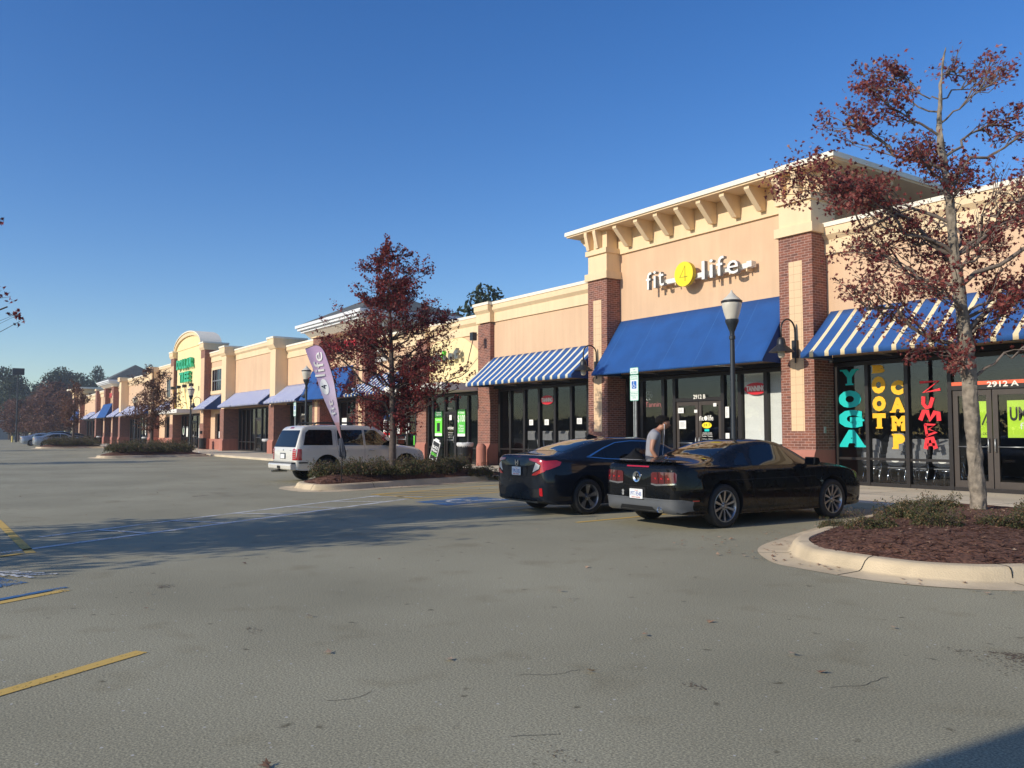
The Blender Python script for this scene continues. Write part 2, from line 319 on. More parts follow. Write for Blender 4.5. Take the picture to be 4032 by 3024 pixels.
def recalc(o):
    b_ = bmesh.new(); b_.from_mesh(o.data); bmesh.ops.recalc_face_normals(b_, faces=b_.faces); b_.to_mesh(o.data); b_.free(); return o
def empty(name, loc=(0, 0, 0), rz=0):
    o = bpy.data.objects.new(name, None); COL.objects.link(o); o.location = loc; o.rotation_euler = (0, 0, rz); o.empty_display_size = .2
    return o
def tag(o, label, cat, group=None):
    o['label'] = label; o['category'] = cat
    if group: o['group'] = group
    return o
def kind(o, k='structure', label=None):
    o['kind'] = k
    if label: o['label'] = label
    return o
def copy_tree(o, parent=None):
    c = o.copy(); COL.objects.link(c)
    if parent is not None: c.parent = parent
    for ch in [q for q in o.children]: copy_tree(ch, c)
    return c
_tc = {}
def text_geo(s, size=1.0, depth=.02, bold=0.0, align='CENTER', sx=1.0, res=3):
    cu = bpy.data.curves.new('t', 'FONT'); cu.body = s; cu.size = size; cu.extrude = depth / 2; cu.offset = bold; cu.align_x = align; cu.align_y = 'BOTTOM_BASELINE'; cu.resolution_u = res
    o = bpy.data.objects.new('t', cu); COL.objects.link(o); bpy.context.view_layer.update()
    me = o.evaluated_get(bpy.context.evaluated_depsgraph_get()).to_mesh()
    vs = [Vector((v.co.x * sx, v.co.y, v.co.z)) for v in me.vertices]; fs = [tuple(p.vertices) for p in me.polygons]
    bpy.data.objects.remove(o); bpy.data.curves.remove(cu)
    return vs, fs
def fit_text(mb, s, x0, x1, z0, z1, y, depth=.01, bold=0.0, face=None, side=None):
    """letters filling the rectangle x0..x1, z0..z1, fronts at y (facing -y)"""
    vs, fs = text_geo(s, 1, 1.0, bold)
    a = min(v.x for v in vs); b_ = max(v.x for v in vs); c = min(v.y for v in vs); d = max(v.y for v in vs)
    out = [(x0 + (v.x - a) / (b_ - a) * (x1 - x0), y + (-v.z + .5) * depth, z0 + (v.y - c) / (d - c) * (z1 - z0)) for v in vs]
    if face is None: mb.add(out, fs)
    else:
        for f in fs:
            n = (Vector(out[f[1]]) - Vector(out[f[0]])).cross(Vector(out[f[2]]) - Vector(out[f[1]]))
            mb.cur = face if abs(n.y) > .7 * n.length else side
            mb.add([out[i] for i in f], [tuple(range(len(f)))])
    return mb
# ==BODY==
# ------------------------------------------------------------------ shop buildings
YW, YS = 18.8, 19.05       # wall face, glazing
def moulding(zt, y=YW):    # coping, band, cove and lower band; polygon in (y, z)
    cop = [(y + .3, zt), (y - .20, zt), (y - .20, zt - .11), (y + .3, zt - .11)]
    band = [(y + .3, zt - .112), (y - .17, zt - .112), (y - .17, zt - .31), (y - .06, zt - .43), (y - .06, zt - .80), (y + .3, zt - .80)]
    return cop, band
def wall_bay(par, x0, x1, zt, zb=3.2, y=YW, corn=True, wall='peach', back=True):
    """upper wall with its cornice between two pilasters"""
    w = MB(); w.box(x0, x1, y, y + .28, zb, zt - (.8 if corn else 0)); w.build('wall', wall, par)
    if corn:
        cop, band = moulding(zt, y)
        MB().prism_x(band, x0, x1).build('cornice', 'cream', par)
        MB().prism_x(cop, x0, x1).build('coping', 'cap_white', par)
    if back:
        MB().box(x0, x1, y + .3, y + 14, zt - .9, zt - .75).build('roof_deck', 'roof_membrane', par)
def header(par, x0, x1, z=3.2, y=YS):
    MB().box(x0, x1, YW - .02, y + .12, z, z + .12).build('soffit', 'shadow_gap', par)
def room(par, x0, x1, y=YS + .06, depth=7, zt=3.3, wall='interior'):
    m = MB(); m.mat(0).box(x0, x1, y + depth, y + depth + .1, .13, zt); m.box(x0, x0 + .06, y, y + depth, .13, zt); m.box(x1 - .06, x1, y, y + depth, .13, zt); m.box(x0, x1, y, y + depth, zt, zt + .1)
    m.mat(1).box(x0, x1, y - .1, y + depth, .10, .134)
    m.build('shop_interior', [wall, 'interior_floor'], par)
def glazing(par, x0, x1, mull, doors=(), zt=3.2, zb=.13, mz=.79, doorz=2.38, y=YS, frame='dark_bronze', doorframe='door_brown', pane='shop_glass', w=.06):
    """mullion centre x list (inner); doors = list of (x0,x1) between mullions"""
    xs = [x0 + w] + list(mull) + [x1 - w]
    f = MB(); f.box(x0, x1, y - .06, y + .06, zt - .1, zt); f.box(x0, x1, y - .055, y + .055, zb, zb + .09)
    for x in xs: f.box(x - w, x + w, y - .07, y + .07, zb + .003, zt - .102)
    for a, b_ in zip(xs[:-1], xs[1:]):
        isd = any(d0 - .1 <= (a + b_) / 2 <= d1 + .1 for d0, d1 in doors)
        if isd: f.box(a + w, b_ - w, y - .065, y + .065, doorz, doorz + .1)
        elif mz: f.box(a + w, b_ - w, y - .05, y + .05, mz - .03, mz + .03)
    f.build('storefront_frame', frame, par)
    for a, b_ in zip(xs[:-1], xs[1:]):
        isd = any(d0 - .1 <= (a + b_) / 2 <= d1 + .1 for d0, d1 in doors)
        p_ = MB(); z0_ = (doorz + .1) if isd else zb + .09; p_.add([(a + w, y, z0_), (b_ - w, y, z0_), (b_ - w, y, zt - .1), (a + w, y, zt - .1)], [(0, 1, 2, 3)]); p_.build('window_pane', pane, par)
        if isd:
            k = 2 if b_ - a > 1.4 else 1; ww = (b_ - a - 2 * w) / k
            for i in range(k):
                dx0 = a + w + i * ww + .01; dx1 = dx0 + ww - .02
                d = MB(); d.box(dx0, dx0 + .11, y - .03, y + .03, .15, doorz - .01); d.box(dx1 - .11, dx1, y - .03, y + .03, .15, doorz - .01)
                d.box(dx0 + .11, dx1 - .11, y - .028, y + .028, .15, .37); d.box(dx0 + .11, dx1 - .11, y - .028, y + .028, doorz - .13, doorz - .01)
                do = d.build('door', doorframe, par)
                MB().add([(dx0 + .11, y, .37), (dx1 - .11, y, .37), (dx1 - .11, y, doorz - .13), (dx0 + .11, y, doorz - .13)], [(0, 1, 2, 3)]).build('door_glass', pane, do)
                hx = dx1 - .06 if i == 0 else dx0 + .06
                h = MB().tube([(hx, y - .03, 1.0), (hx, y - .09, 1.02), (hx, y - .09, 1.28), (hx, y - .03, 1.30)], .014, 6)
                h.tube([(dx0 + .1, y - .05, 1.12), (dx1 - .1, y - .05, 1.12)], .012, 6); h.build('handle', 'steel', do, smooth=True)
def pilaster(par, x0, x1, y, zt, tile=True, base=True, zb=.13, depth=None, mat='brick', name='pilaster'):
    d = depth if depth else (YS + .1 - y)
    p = MB(); p.mat(0).box(x0, x1, y, y + d, 1.0, zt)
    if base:
        p.mat(1).prism_x([(y - .07, zb), (y - .07, .86), (y - .003, .998), (y + d - .004, .998), (y + d - .004, zb)], x0 - .0, x1 + .0)
    else: p.mat(0).box(x0, x1, y, y + d, zb, .998)
    if tile:
        c = (x0 + x1) / 2; p.mat(2).box(c - .2, c + .2, y - .004, y + .1, 1.47, zt - .68 if zt < 6.6 else 5.85)
    return p.build(name, [mat, 'base_red', 'tile'], par)
def awning(x0, x1, zt, y0=YW, y1=17.5, zb=3.25, mat='awning_blue', val=.12, label='', group='awnings over the shop fronts', closed=True):
    root = empty('awning', ((x0 + x1) / 2, y0, zb)); tag(root, label, 'awning', group)
    n = max(4, int((x1 - x0) / .25)); m = MB(); yt = y0 - .02
    for i in range(n):
        a = x0 + (x1 - x0) * i / n; b_ = x0 + (x1 - x0) * (i + 1) / n; K = 6
        def pt(x, j):
            t = j / K; sag = -.03 * math.sin(PI * t) * (.6 + .4 * math.cos(2 * PI * (x - x0) / max(.1, (x1 - x0) / max(1, int((x1 - x0) / 1.5))))); return (x, yt + (y1 - yt) * t, zt + (zb + val - zt) * t + sag)
        for j in range(K):
            m.add([pt(a, j), pt(b_, j), pt(b_, j + 1), pt(a, j + 1)], [(0, 3, 2, 1)])
        m.add([(a, y1, zb + val), (b_, y1, zb + val), (b_, y1 + .004, zb), (a, y1 + .004, zb)], [(0, 3, 2, 1)])
    c = m.build('canopy_cloth', mat, root); b_ = bmesh.new(); b_.from_mesh(c.data); bmesh.ops.remove_doubles(b_, verts=b_.verts, dist=.0005); b_.to_mesh(c.data); b_.free(); shade(c.data, 30)
    sd = c.modifiers.new('s', 'SOLIDIFY'); sd.thickness = .006; sd.offset = -1
    if closed:
        for xx, s in ((x0 + .01, 1), (x1 - .01, -1)):
            q = MB(); q.add([(xx, yt, zt - .01), (xx, y1 + .01, zb + val - .02), (xx, y1 + .01, zb), (xx, yt, zb), (xx + s * .006, yt, zt - .01), (xx + s * .006, y1 + .01, zb + val - .02), (xx + s * .006, y1 + .01, zb), (xx + s * .006, yt, zb)],
                            [(0, 1, 2, 3), (7, 6, 5, 4), (0, 4, 5, 1), (1, 5, 6, 2), (2, 6, 7, 3), (3, 7, 4, 0)])
            q.build('side_panel', 'awning_side', root)
    fr = MB()
    for i in range(int((x1 - x0) / 1.5) + 1):
        x = x0 + .04 + (x1 - x0 - .08) * i / max(1, int((x1 - x0) / 1.5))
        fr.tube([(x, yt, zt - .07), (x, y1 + .05, zb + val - .05)], .015, 6); fr.tube([(x, y1 + .05, zb + .02), (x, yt, zb + .02)], .015, 6)
    fr.tube([(x0 + .03, y1 + .03, zb + .03), (x1 - .03, y1 + .03, zb + .03)], .016, 6)
    fr.build('awning_frame', 'steel', root)
    return root
def goose(x, y, label, zs=0, group='gooseneck wall lamps'):
    root = empty('wall_lamp', (x, y, 3.5)); tag(root, label, 'wall lamp', group)
    MB().box(x - .07, x + .07, y - .1, y, 3.33, 3.78).build('mounting_box', 'fixture_black', root)
    a = [(x, y - .05, 3.2), (x, y - .05, 3.9)]
    for i in range(1, 12):
        t = PI * i / 12; a.append((x, y - .05 - .28 * (1 - math.cos(t)), 4.02 + .28 * math.sin(t)))
    a += [(x, y - .61, 4.02), (x, y - .61, 3.78)]
    MB().tube(a, .022, 8).build('curved_arm', 'fixture_black', root, smooth=True)
    MB().lathe([(.0, 3.83), (.06, 3.82), (.1, 3.76), (.11, 3.66), (.12, 3.62), (.31, 3.46), (.315, 3.45), (.30, 3.452), (.1, 3.6), (0, 3.62)], (x, y - .61, 0), 24).build('lamp_shade', 'fixture_black', root, smooth=50)
    MB().lathe([(.085, 3.55), (.09, 3.42), (.085, 3.36), (.06, 3.31), (.0, 3.29)], (x, y - .61, 0), 16).build('globe', 'globe_frost', root, smooth=True)
def unit(name, x, label, cat='shop building', group='shop units of the strip mall'):
    return tag(empty(name, (x, YW, .13)), label, cat, group)
def outlined(par, s, x0, x1, z0, z1, y, mat, depth=.1, bold=.015, name='letter', side='letter_side'):
    """channel letters: each its own mesh"""
    pass
def number(par, s, x0, x1, z0, z1, y=YS - .075):
    mb = MB(); fit_text(mb, s, x0, x1, z0, z1, y, .01, .02); mb.build('address_number', 'letter_white', par)
def poster(par_label, name, x0, x1, z0, z1, mat, y=YS - .02, texts=(), cat='poster', group=None, shapes=()):
    o = tag(MB().box(x0, x1, y - .004, y, z0, z1).build(name, mat), par_label, cat, group)
    for (s, a, b_, c, d, mm) in texts:
        mb = MB(); fit_text(mb, s, x0 + a * (x1 - x0), x0 + b_ * (x1 - x0), z0 + c * (z1 - z0), z0 + d * (z1 - z0), y - .008, .004, .01); mb.build('lettering', mm, o)
    for (a, b_, c, d, mm) in shapes:
        MB().box(x0 + a * (x1 - x0), x0 + b_ * (x1 - x0), y - .009, y - .0045, z0 + c * (z1 - z0), z0 + d * (z1 - z0)).build('printed_panel', mm, o)
    return o

# --- right-hand unit (dance studio)
U = unit('shop_building', -6, 'peach stucco shop at the right edge with painted YOGA and ZUMBA window lettering')
wall_bay(U, -12.85, 5.0, 6.76); header(U, -12.85, 5.0)
glazing(U, -12.83, 4.9, [-11.94, -10.92, -9.90, -8.1, -7.0, -5.9, -4.8, -3.7, -2.6, -1.5, -.4, .8, 2, 3.2], doors=[(-9.8, -8.2)], w=.045)
room(U, -12.8, 5)
number(U, '2912 A', -9.07, -8.42, 2.42, 2.54)
MB().box(-9.85, -8.15, YS - .062, YS - .058, 2.385, 2.56).build('orange_header_band', 'orange_band', U)
awning(-12.74, 4.6, 4.5, mat='awning_stripe_near', zb=3.25, label='blue awning with cream stripes behind the near bare-branched tree, right edge')
# window lettering (vinyl on the glass)
yl = YS - .012
def slab(mb, s, x0, x1, z0, z1, bold=.09):
    fit_text(mb, s, x0, x1, z0, z1, yl, .006, bold); w = x1 - x0; h = z1 - z0; t = .13 * h
    def bar(a, b_, c, d): mb.box(x0 + a * w, x0 + b_ * w, yl - .0065, yl + .002, z0 + c * h, z0 + d * h)
    if s == 'A': bar(-.05, .36, 0, .10); bar(.60, 1.06, 0, .10)
    if s == 'Y': bar(-.06, .34, .90, 1); bar(.66, 1.06, .90, 1); bar(.26, .74, 0, .10)
    if s == 'T': bar(.24, .76, 0, .10); bar(0, .1, .68, 1); bar(.9, 1, .68, 1)
    if s == 'M': bar(-.05, .22, 0, .10); bar(.7, 1.05, 0, .10); bar(-.05, .2, .9, 1); bar(.8, 1.05, .9, 1)
    if s == 'P': bar(-.08, .42, 0, .1); bar(-.08, .1, .9, 1)
    if s == 'B': bar(-.06, .1, .9, 1); bar(-.06, .1, 0, .1)
    if s == 'G': bar(.55, 1.08, .36, .47)
def wletters(name, label, seq, mat):
    root = tag(empty(name, (seq[0][1], yl, 1)), label, 'window lettering', 'painted words on the studio window')
    for s, x0, x1, z0, z1 in seq:
        mb = MB(); slab(mb, s, x0, x1, z0, z1); mb.build('letter', mat, root)
wletters('window_lettering', 'large teal YOGA lettering running down the first studio pane', [('Y', -12.66, -12.20, 2.62, 3.02), ('O', -12.75, -12.12, 2.05, 2.49), ('G', -12.77, -12.10, 1.55, 2.0), ('A', -12.78, -12.02, 1.07, 1.50)], 'teal')
wletters('window_lettering', 'amber BOOT lettering, left column of the second studio pane', [('B', -11.80, -11.48, 2.88, 3.08), ('O', -11.83, -11.47, 2.38, 2.80), ('O', -11.82, -11.47, 1.95, 2.32), ('T', -11.82, -11.48, 1.53, 1.90)], 'amber')
wletters('window_lettering', 'amber CAMP lettering, right column of the second studio pane', [('C', -11.33, -11.02, 2.33, 2.68), ('A', -11.35, -10.98, 1.91, 2.27), ('M', -11.33, -10.98, 1.47, 1.83), ('P', -11.31, -11.01, 1.04, 1.40)], 'amber')
root = tag(empty('window_lettering', (-10.4, yl, 1)), 'red hand-drawn ZUMBA lettering on the third studio pane', 'window lettering', 'painted words on the studio window')
def zl(pts, w=.075): MB().ribbon(pts, w * 1.25, yl).build('letter', 'red_vinyl', root)
cx = -10.37
zl([(cx - .24, 2.60), (cx + .20, 2.61), (cx - .16, 2.36), (cx + .24, 2.42)], .05)
zl([(cx - .16, 2.27), (cx - .17, 2.10), (cx - .10, 2.01), (cx - .01, 2.03), (cx + .06, 2.24)], .075)
zl([(cx - .25, 1.72), (cx - .16, 1.93), (cx - .08, 1.92), (cx - .02, 1.73), (cx + .10, 1.90), (cx + .18, 1.88), (cx + .19, 1.70)], .085)
zl([(cx - .14, 1.62), (cx - .10, 1.36)], .05); zl([(cx - .15, 1.62), (cx + .10, 1.61), (cx - .06, 1.51), (cx + .12, 1.44), (cx - .12, 1.36)], .045)
zl([(cx - .14, 1.05), (cx - .10, 1.28), (cx + .02, 1.31), (cx + .10, 1.06)], .085); zl([(cx - .10, 1.15), (cx + .08, 1.16)], .05)
# stacked chairs behind the glass
def chair_stack(x, y, n, label):
    root = tag(empty('chair_stack', (x, y, .134)), label, 'stacked chairs', 'chair stacks inside the studio window')
    for i in range(n):
        z = .134 + i * .14; yy = y + i * .05
        k = MB()
        for s in (-1, 1):
            k.tube([(x + s * .19, yy - .20, z + .42), (x + s * .24, yy - .26, z)], .012, 6); k.tube([(x + s * .19, yy + .18, z + .42), (x + s * .23, yy + .25, z)], .012, 6)
            k.tube([(x + s * .2, yy - .1, z + .45), (x + s * .2, yy - .22, z + .84)], .012, 6)
        k.tube([(x - .2, yy - .2, z + .4), (x + .2, yy - .2, z + .4)], .012, 6); k.build('chair_legs', 'chrome', root, smooth=True)
        k = MB(); pl = []
        for j in range(18):
            t = 2 * PI * j / 18; pl.append((x + .24 * math.copysign(abs(math.cos(t)) ** .6, math.cos(t)), z + .68 + .19 * math.copysign(abs(math.sin(t)) ** .6, math.sin(t))))
        k.prism_y(pl, yy - .25, yy - .21); k.box(x - .22, x + .22, yy - .22, yy + .2, z + .43, z + .47); k.build('chair_shell', 'grey_plastic', root)
    k = MB(); k.prism_y([(x + .1 * math.cos(2 * PI * j / 16), .134 + .62 + .045 * math.sin(2 * PI * j / 16)) for j in range(16)], y - .258, y - .252); k.build('oval_badge', 'paper', root)
chair_stack(-12.08, 19.55, 3, 'grey chair stack behind the A of YOGA')
chair_stack(-11.45, 19.60, 4, 'tallest grey chair stack, below the T of BOOT')
chair_stack(-10.92, 19.60, 3, 'grey chair stack half hidden by the mullion right of the P of CAMP')
chair_stack(-10.30, 19.60, 3, 'grey chair stack behind the last A of ZUMBA')
for (x0, x1, s) in ((-9.35, -8.98, ''), (-8.72, -8.15, 'UMB')):
    o = tag(MB().box(x0, x1, YS + .04, YS + .045, 1.32, 2.12).build('dance_banner', 'lime'), 'lime green dance banner with black marks on the %s studio door leaf' % ('left' if not s else 'right'), 'banner', 'lime banners on the studio doors')
    mb = MB()
    if s: fit_text(mb, s, x0 + .05, x1 - .02, 1.68, 1.98, YS + .035, .004, .03)
    else: mb.ribbon([(x0 + .1, 1.6), (x0 + .25, 1.95), (x0 + .2, 1.65), (x0 + .32, 1.85)], .03, YS + .037); fit_text(mb, '.com', x0 + .08, x0 + .3, 1.38, 1.43, YS + .035, .004, .0)
    mb.build('lettering', 'ink', o)
    if s:
        mb = MB(); fit_text(mb, 'fit', x0 + .25, x0 + .45, 1.50, 1.64, YS + .035, .004, 0); mb.build('small_lettering', 'paper', o)

# --- tower unit
U = unit('shop_building', -17.2, 'tallest tower shop front with bracketed flat roof and solid blue awning')
wall_bay(U, -20.62, -13.85, 7.33, zb=3.2, corn=False, back=False); header(U, -20.62, -13.85)
MB().box(-20.62, -13.85, YW - .07, YW + .2, 7.332, 8.12).build('frieze', 'cream', U)
MB().box(-20.62, -13.85, YW + .3, 26, 7.0, 8.118).build('rear_wall_block', 'peach', U)
for x0, x1, s in ((-21.57, -20.62, -1), (-13.85, -12.85, 1)):
    pilaster(U, x0, x1, 18.2, 6.5)
    c = MB(); c.box(x0 - .08, x1 + .08, 18.12, 19.2, 6.502, 6.74); c.box(x0 + .02, x1 - .0, 18.2, 19.2, 6.742, 7.35)
    c.box(x0 - .05, x1 + .05, 18.13, 19.2, 7.352, 7.52); c.box(x0 + .05, x1 - .05, 18.26, 19.2, 7.522, 8.119); c.build('pilaster_capital', 'cream', U)
def bracket(x, w=.11, y=YW - .07, out=.80, zt=8.119, zb=7.50, side=0):
    m = MB()
    if not side: m.prism_x([(y, zt), (y - out, zt), (y - out, zt - .10), (y - .18, zb), (y, zb)], x - w, x + w)
    else:
        xx = x; m.prism_y([(xx, zt), (xx + side * out, zt), (xx + side * out, zt - .1), (xx + side * .12, zb), (xx, zb)], y - w, y + w)
    m.build('roof_bracket', 'cream', U)
for i in range(8): bracket(-20.05 + i * .87 + (.1 if i else 0), .085, out=.70)
for x in (-21.42, -20.98, -13.7, -13.2): bracket(x, .07, 18.26, .30, zb=7.53)
for x, s in ((-21.52, -1), (-12.9, 1)):
    for yy in (18.5, 19.6, 20.8): bracket(x, .07, yy, .7, side=s, zb=7.53)
r_ = MB(); r_.mat(0).box(-22.45, -11.98, 17.9, 26.5, 8.17, 8.30); r_.mat(1).box(-22.40, -12.03, 17.95, 26.45, 8.12, 8.169); r_.build('flat_roof', ['cap_white', 'cream'], U)
glazing(U, -20.6, -13.87, [-19.85, -18.9, -18.42, -16.5, -15.88, -14.97], doors=[(-18.3, -16.6)])
room(U, -20.6, -13.9)
number(U, '2912 B', -17.62, -17.14, 2.44, 2.57)
awning(-20.6, -13.88, 5.1, mat='awning_blue', val=.05, label='large solid blue awning below the fit 4 life sign')
# blinds behind the right-hand panes
for x0, x1 in ((-15.79, -15.04), (-14.90, -14.0)):
    m = MB()
    for i in range(66):
        z = 1.12 + i * .0315; m.add([(x0, YS + .055, z), (x1, YS + .055, z), (x1, YS + .066, z + .029), (x0, YS + .066, z + .029)], [(0, 1, 2, 3)])
    m.box(x0, x1, YS + .05, YS + .08, 3.05, 3.1); m.build('window_blind', 'blinds', U)
def tanning(xc, zc, label):
    o = tag(MB().prism_y([(xc + .39 * math.cos(2 * PI * j / 32), zc + .17 * math.sin(2 * PI * j / 32)) for j in range(32)], YS - .03, YS - .01).build('tanning_sign', 'red_letter'), label, 'window sign', 'oval TANNING window signs')
    mb = MB(); fit_text(mb, 'TANNING', xc - .33, xc + .33, zc - .075, zc + .085, YS - .036, .008, .04); mb.build('lettering', 'letter_white', o)
tanning(-15.33, 2.66, 'red oval TANNING sign above the white blinds'); tanning(-24.93, 2.65, 'red oval TANNING sign in the dark gym window between brick piers')
# the fit 4 life sign
sg = tag(empty('shop_sign', (-17.1, YW, 6.1)), 'channel letter sign reading fit 4 life with yellow disc above the blue awning', 'shop sign', 'sign lettering on the shop walls')
def chan(root, s, x0, x1, z0, z1, yf, depth, face, side='letter_side', bold=.03):
    mb = MB(); fit_text(mb, s, x0, x1, z0, z1, yf, depth, bold, 0, 1); return mb.build('letter', [face, side], root)
yf = 18.36
for s, x0, x1, z0, z1 in (('f', -18.96, -18.72, 5.88, 6.41), ('i', -18.63, -18.53, 5.90, 6.42), ('t', -18.43, -18.19, 5.92, 6.36), ('l', -16.66, -16.55, 5.87, 6.40), ('i', -16.36, -16.24, 5.87, 6.40), ('f', -16.11, -15.84, 5.88, 6.43), ('e', -15.72, -15.33, 5.86, 6.24)):
    chan(sg, s, x0, x1, z0, z1, yf, .14, 'letter_white', bold=.0)
m = MB(); m.mat(0).prism_y([(-17.37 + .37 * math.cos(2 * PI * j / 40), 6.14 + .37 * math.sin(2 * PI * j / 40)) for j in range(40)], yf - .0, yf + .002)
m.mat(1).prism_y([(-17.37 + .37 * math.cos(2 * PI * j / 40), 6.14 + .37 * math.sin(2 * PI * j / 40)) for j in range(40)], yf + .0025, yf + .14); m.build('yellow_disc', ['yellow_disc', 'disc_rim'], sg)
mb = MB(); mb.ribbon([(-17.31, 5.92), (-17.31, 6.38), (-17.52, 6.05), (-17.22, 6.05)], .025, yf - .002, .006); mb.build('disc_digit', 'disc_digit', sg)
m = MB(); m.box(-18.75, -15.1, 18.55, 18.7, 5.99, 6.13); m.box(-15.15, -14.98, 18.5, 18.7, 6.0, 6.16); m.build('raceway', 'letter_white', sg)
m = MB()
for x in (-18.5, -17.9, -17.3, -16.4, -15.8, -15.2): m.box(x - .02, x + .02, 18.56, YW, 5.9, 5.98)
m.build('raceway_bracket', 'cream', sg)
# papers and decals on the gym doors
def sheet(x0, x1, z0, z1, label, mat='paper', group='paper notices on the shop glass', y=YS - .035, t=None):
    o = tag(MB().box(x0, x1, y - .003, y, z0, z1).build('paper_notice', mat), label, 'notice', group)
    if t:
        mb = MB(); zz = z1 - .06
        while zz > z0 + .03: mb.box(x0 + .03, x1 - .03 - random.random() * .06, y - .005, y - .0032, zz, zz + .008); zz -= .028
        mb.build('printed_text', 'grey_plastic', o)
random.seed(3)
sheet(-18.28, -18.05, 2.03, 2.19, 'small turquoise and white card high on the left gym door', t=1)
sheet(-18.24, -17.96, 1.55, 1.80, 'white printed notice at eye level on the left gym door', t=1)
sheet(-17.62, -17.50, 2.03, 2.12, 'tiny white sticker at the top right corner of the left gym door')
sheet(-16.87, -16.75, 2.2, 2.3, 'tiny white sticker high on the right gym door')
sheet(-16.42, -16.28, 1.86, 2.18, 'tall white sheet left of the lamp post, upper one', t=1); sheet(-16.42, -16.28, 1.15, 1.42, 'tall white sheet left of the lamp post, lower one', t=1)
sheet(-26.05, -25.80, 1.72, 1.93, 'white and red flyer left of the gym window TANNING oval', t=1); sheet(-25.08, -24.82, 1.72, 1.93, 'white flyer directly below the gym window TANNING oval', t=1); sheet(-23.18, -22.9, 1.74, 1.95, 'white flyer with small pictures at the right end of the gym window', t=1)
sheet(-15.42, -14.98, 1.13, 1.22, 'blue and green strip sticker below the blinds', 'sign_blue')
d = tag(empty('door_lettering', (-17.1, YS, 1.5)), 'white fit 4 life logo with yellow 24 7 oval on the right gym door', 'door lettering')
yd = YS - .034
mb = MB(); fit_text(mb, 'fit', -17.43, -17.25, 1.79, 1.93, yd, .004, .01); fit_text(mb, 'life', -17.09, -16.88, 1.79, 1.95, yd, .004, .01); mb.prism_y([(-17.17 + .065 * math.cos(2 * PI * j / 16), 1.86 + .07 * math.sin(2 * PI * j / 16)) for j in range(16)], yd - .004, yd); mb.build('logo', 'letter_white', d)
mb = MB(); mb.prism_y([(-17.13 + .19 * math.cos(2 * PI * j / 24), 1.65 + .09 * math.sin(2 * PI * j / 24)) for j in range(24)], yd - .003, yd); mb.build('yellow_oval', 'yellow_disc', d)
mb = MB(); fit_text(mb, '24 7', -17.26, -17.0, 1.62, 1.70, yd - .004, .003, 0); mb.build('oval_digits', 'ink', d)
mb = MB(); fit_text(mb, 'STAFFED HOURS', -17.3, -16.94, 1.40, 1.44, yd, .003, 0); fit_text(mb, 'Monday - Thursday', -17.32, -16.92, 1.30, 1.35, yd, .003, 0); fit_text(mb, '7:30 am - 7:30 pm', -17.31, -16.92, 1.22, 1.26, yd, .003, 0); mb.box(-17.32, -16.92, yd - .003, yd, 1.375, 1.382); mb.build('opening_hours', 'letter_white', d)
mb = MB(); mb.box(-17.22, -17.04, yd - .003, yd, 1.47, 1.54); mb.build('teal_label', 'teal', d)
nn = tag(empty('neon_sign', (-19.5, YS + .1, 2.3)), 'unlit pink Tanning neon script in the gym window', 'neon sign')
mb = MB(); fit_text(mb, 'Tanning', -19.82, -19.0, 2.20, 2.42, YS + .06, .012, -.008); mb.build('tube_lettering', 'neon_pink', nn)
mb = MB()
for i in range(7): mb.tube([(-19.68 + .13 * math.cos(i * .9) + .05 * math.cos(t / 2.), YS + .07, 2.62 + .1 * math.sin(i * .9) + .06 * math.sin(t / 2.)) for t in range(13)], .006, 5)
mb.build('flower_outline', 'steel', nn)
goose(-13.36, 18.2, 'black gooseneck wall lamp on the brick pier right of the solid blue gym awning')
goose(-21.1, 18.2, 'black gooseneck wall lamp on the brick pier left of the solid blue gym awning')

# --- gym unit with striped awning
U = unit('shop_building', -25, 'low peach shop between two brick piers with a wide striped awning and treadmills inside')
wall_bay(U, -28.15, -21.57, 6.70); header(U, -28.15, -21.57)
pilaster(U, -29.05, -28.15, 18.6, 5.85, tile=False, base=True)
cop, band = moulding(6.70, 18.6); MB().prism_x(band, -29.12, -28.08).build('cornice_return', 'cream', U); MB().prism_x(cop, -29.18, -28.02).build('coping_return', 'cap_white', U)
glazing(U, -28.13, -21.6, [-27.3, -26.35, -25.4, -24.43, -23.48, -22.55])
room(U, -28.1, -21.6)
awning(-28.27, -21.62, 4.46, mat='awning_stripe_mid', label='blue awning with cream stripes left of the tall tower, over the gym windows')
def treadmill(x, y, label):
    root = tag(empty('treadmill', (x, y, .134)), label, 'treadmill', 'treadmills behind the gym glass')
    MB().box(x - .35, x + .35, y, y + 1.6, .15, .32).build('running_deck', 'grey_plastic', root)
    for s in (-1, 1): MB().tube([(x + s * .36, y + .25, .2), (x + s * .36, y + .1, 1.15), (x + s * .36, y + .55, 1.2)], .028, 8).build('upright', 'steel', root, smooth=True)
    m = MB(); m.prism_x([(y + .0, 1.15), (y - .03, 1.42), (y + .03, 1.5), (y + .1, 1.45), (y + .2, 1.12)], x - .33, x + .33); m.build('console', 'grey_plastic', root)
for x, l in ((-27.0, 'leftmost'), (-25.9, 'second'), (-24.9, 'third'), (-23.9, 'fourth')): treadmill(x, 19.75, 'grey treadmill behind the gym glass, %s from the left' % l)
treadmill(-22.75, 19.6, 'treadmill with a pale upright beside the brick tower pier, right end of the gym glass')

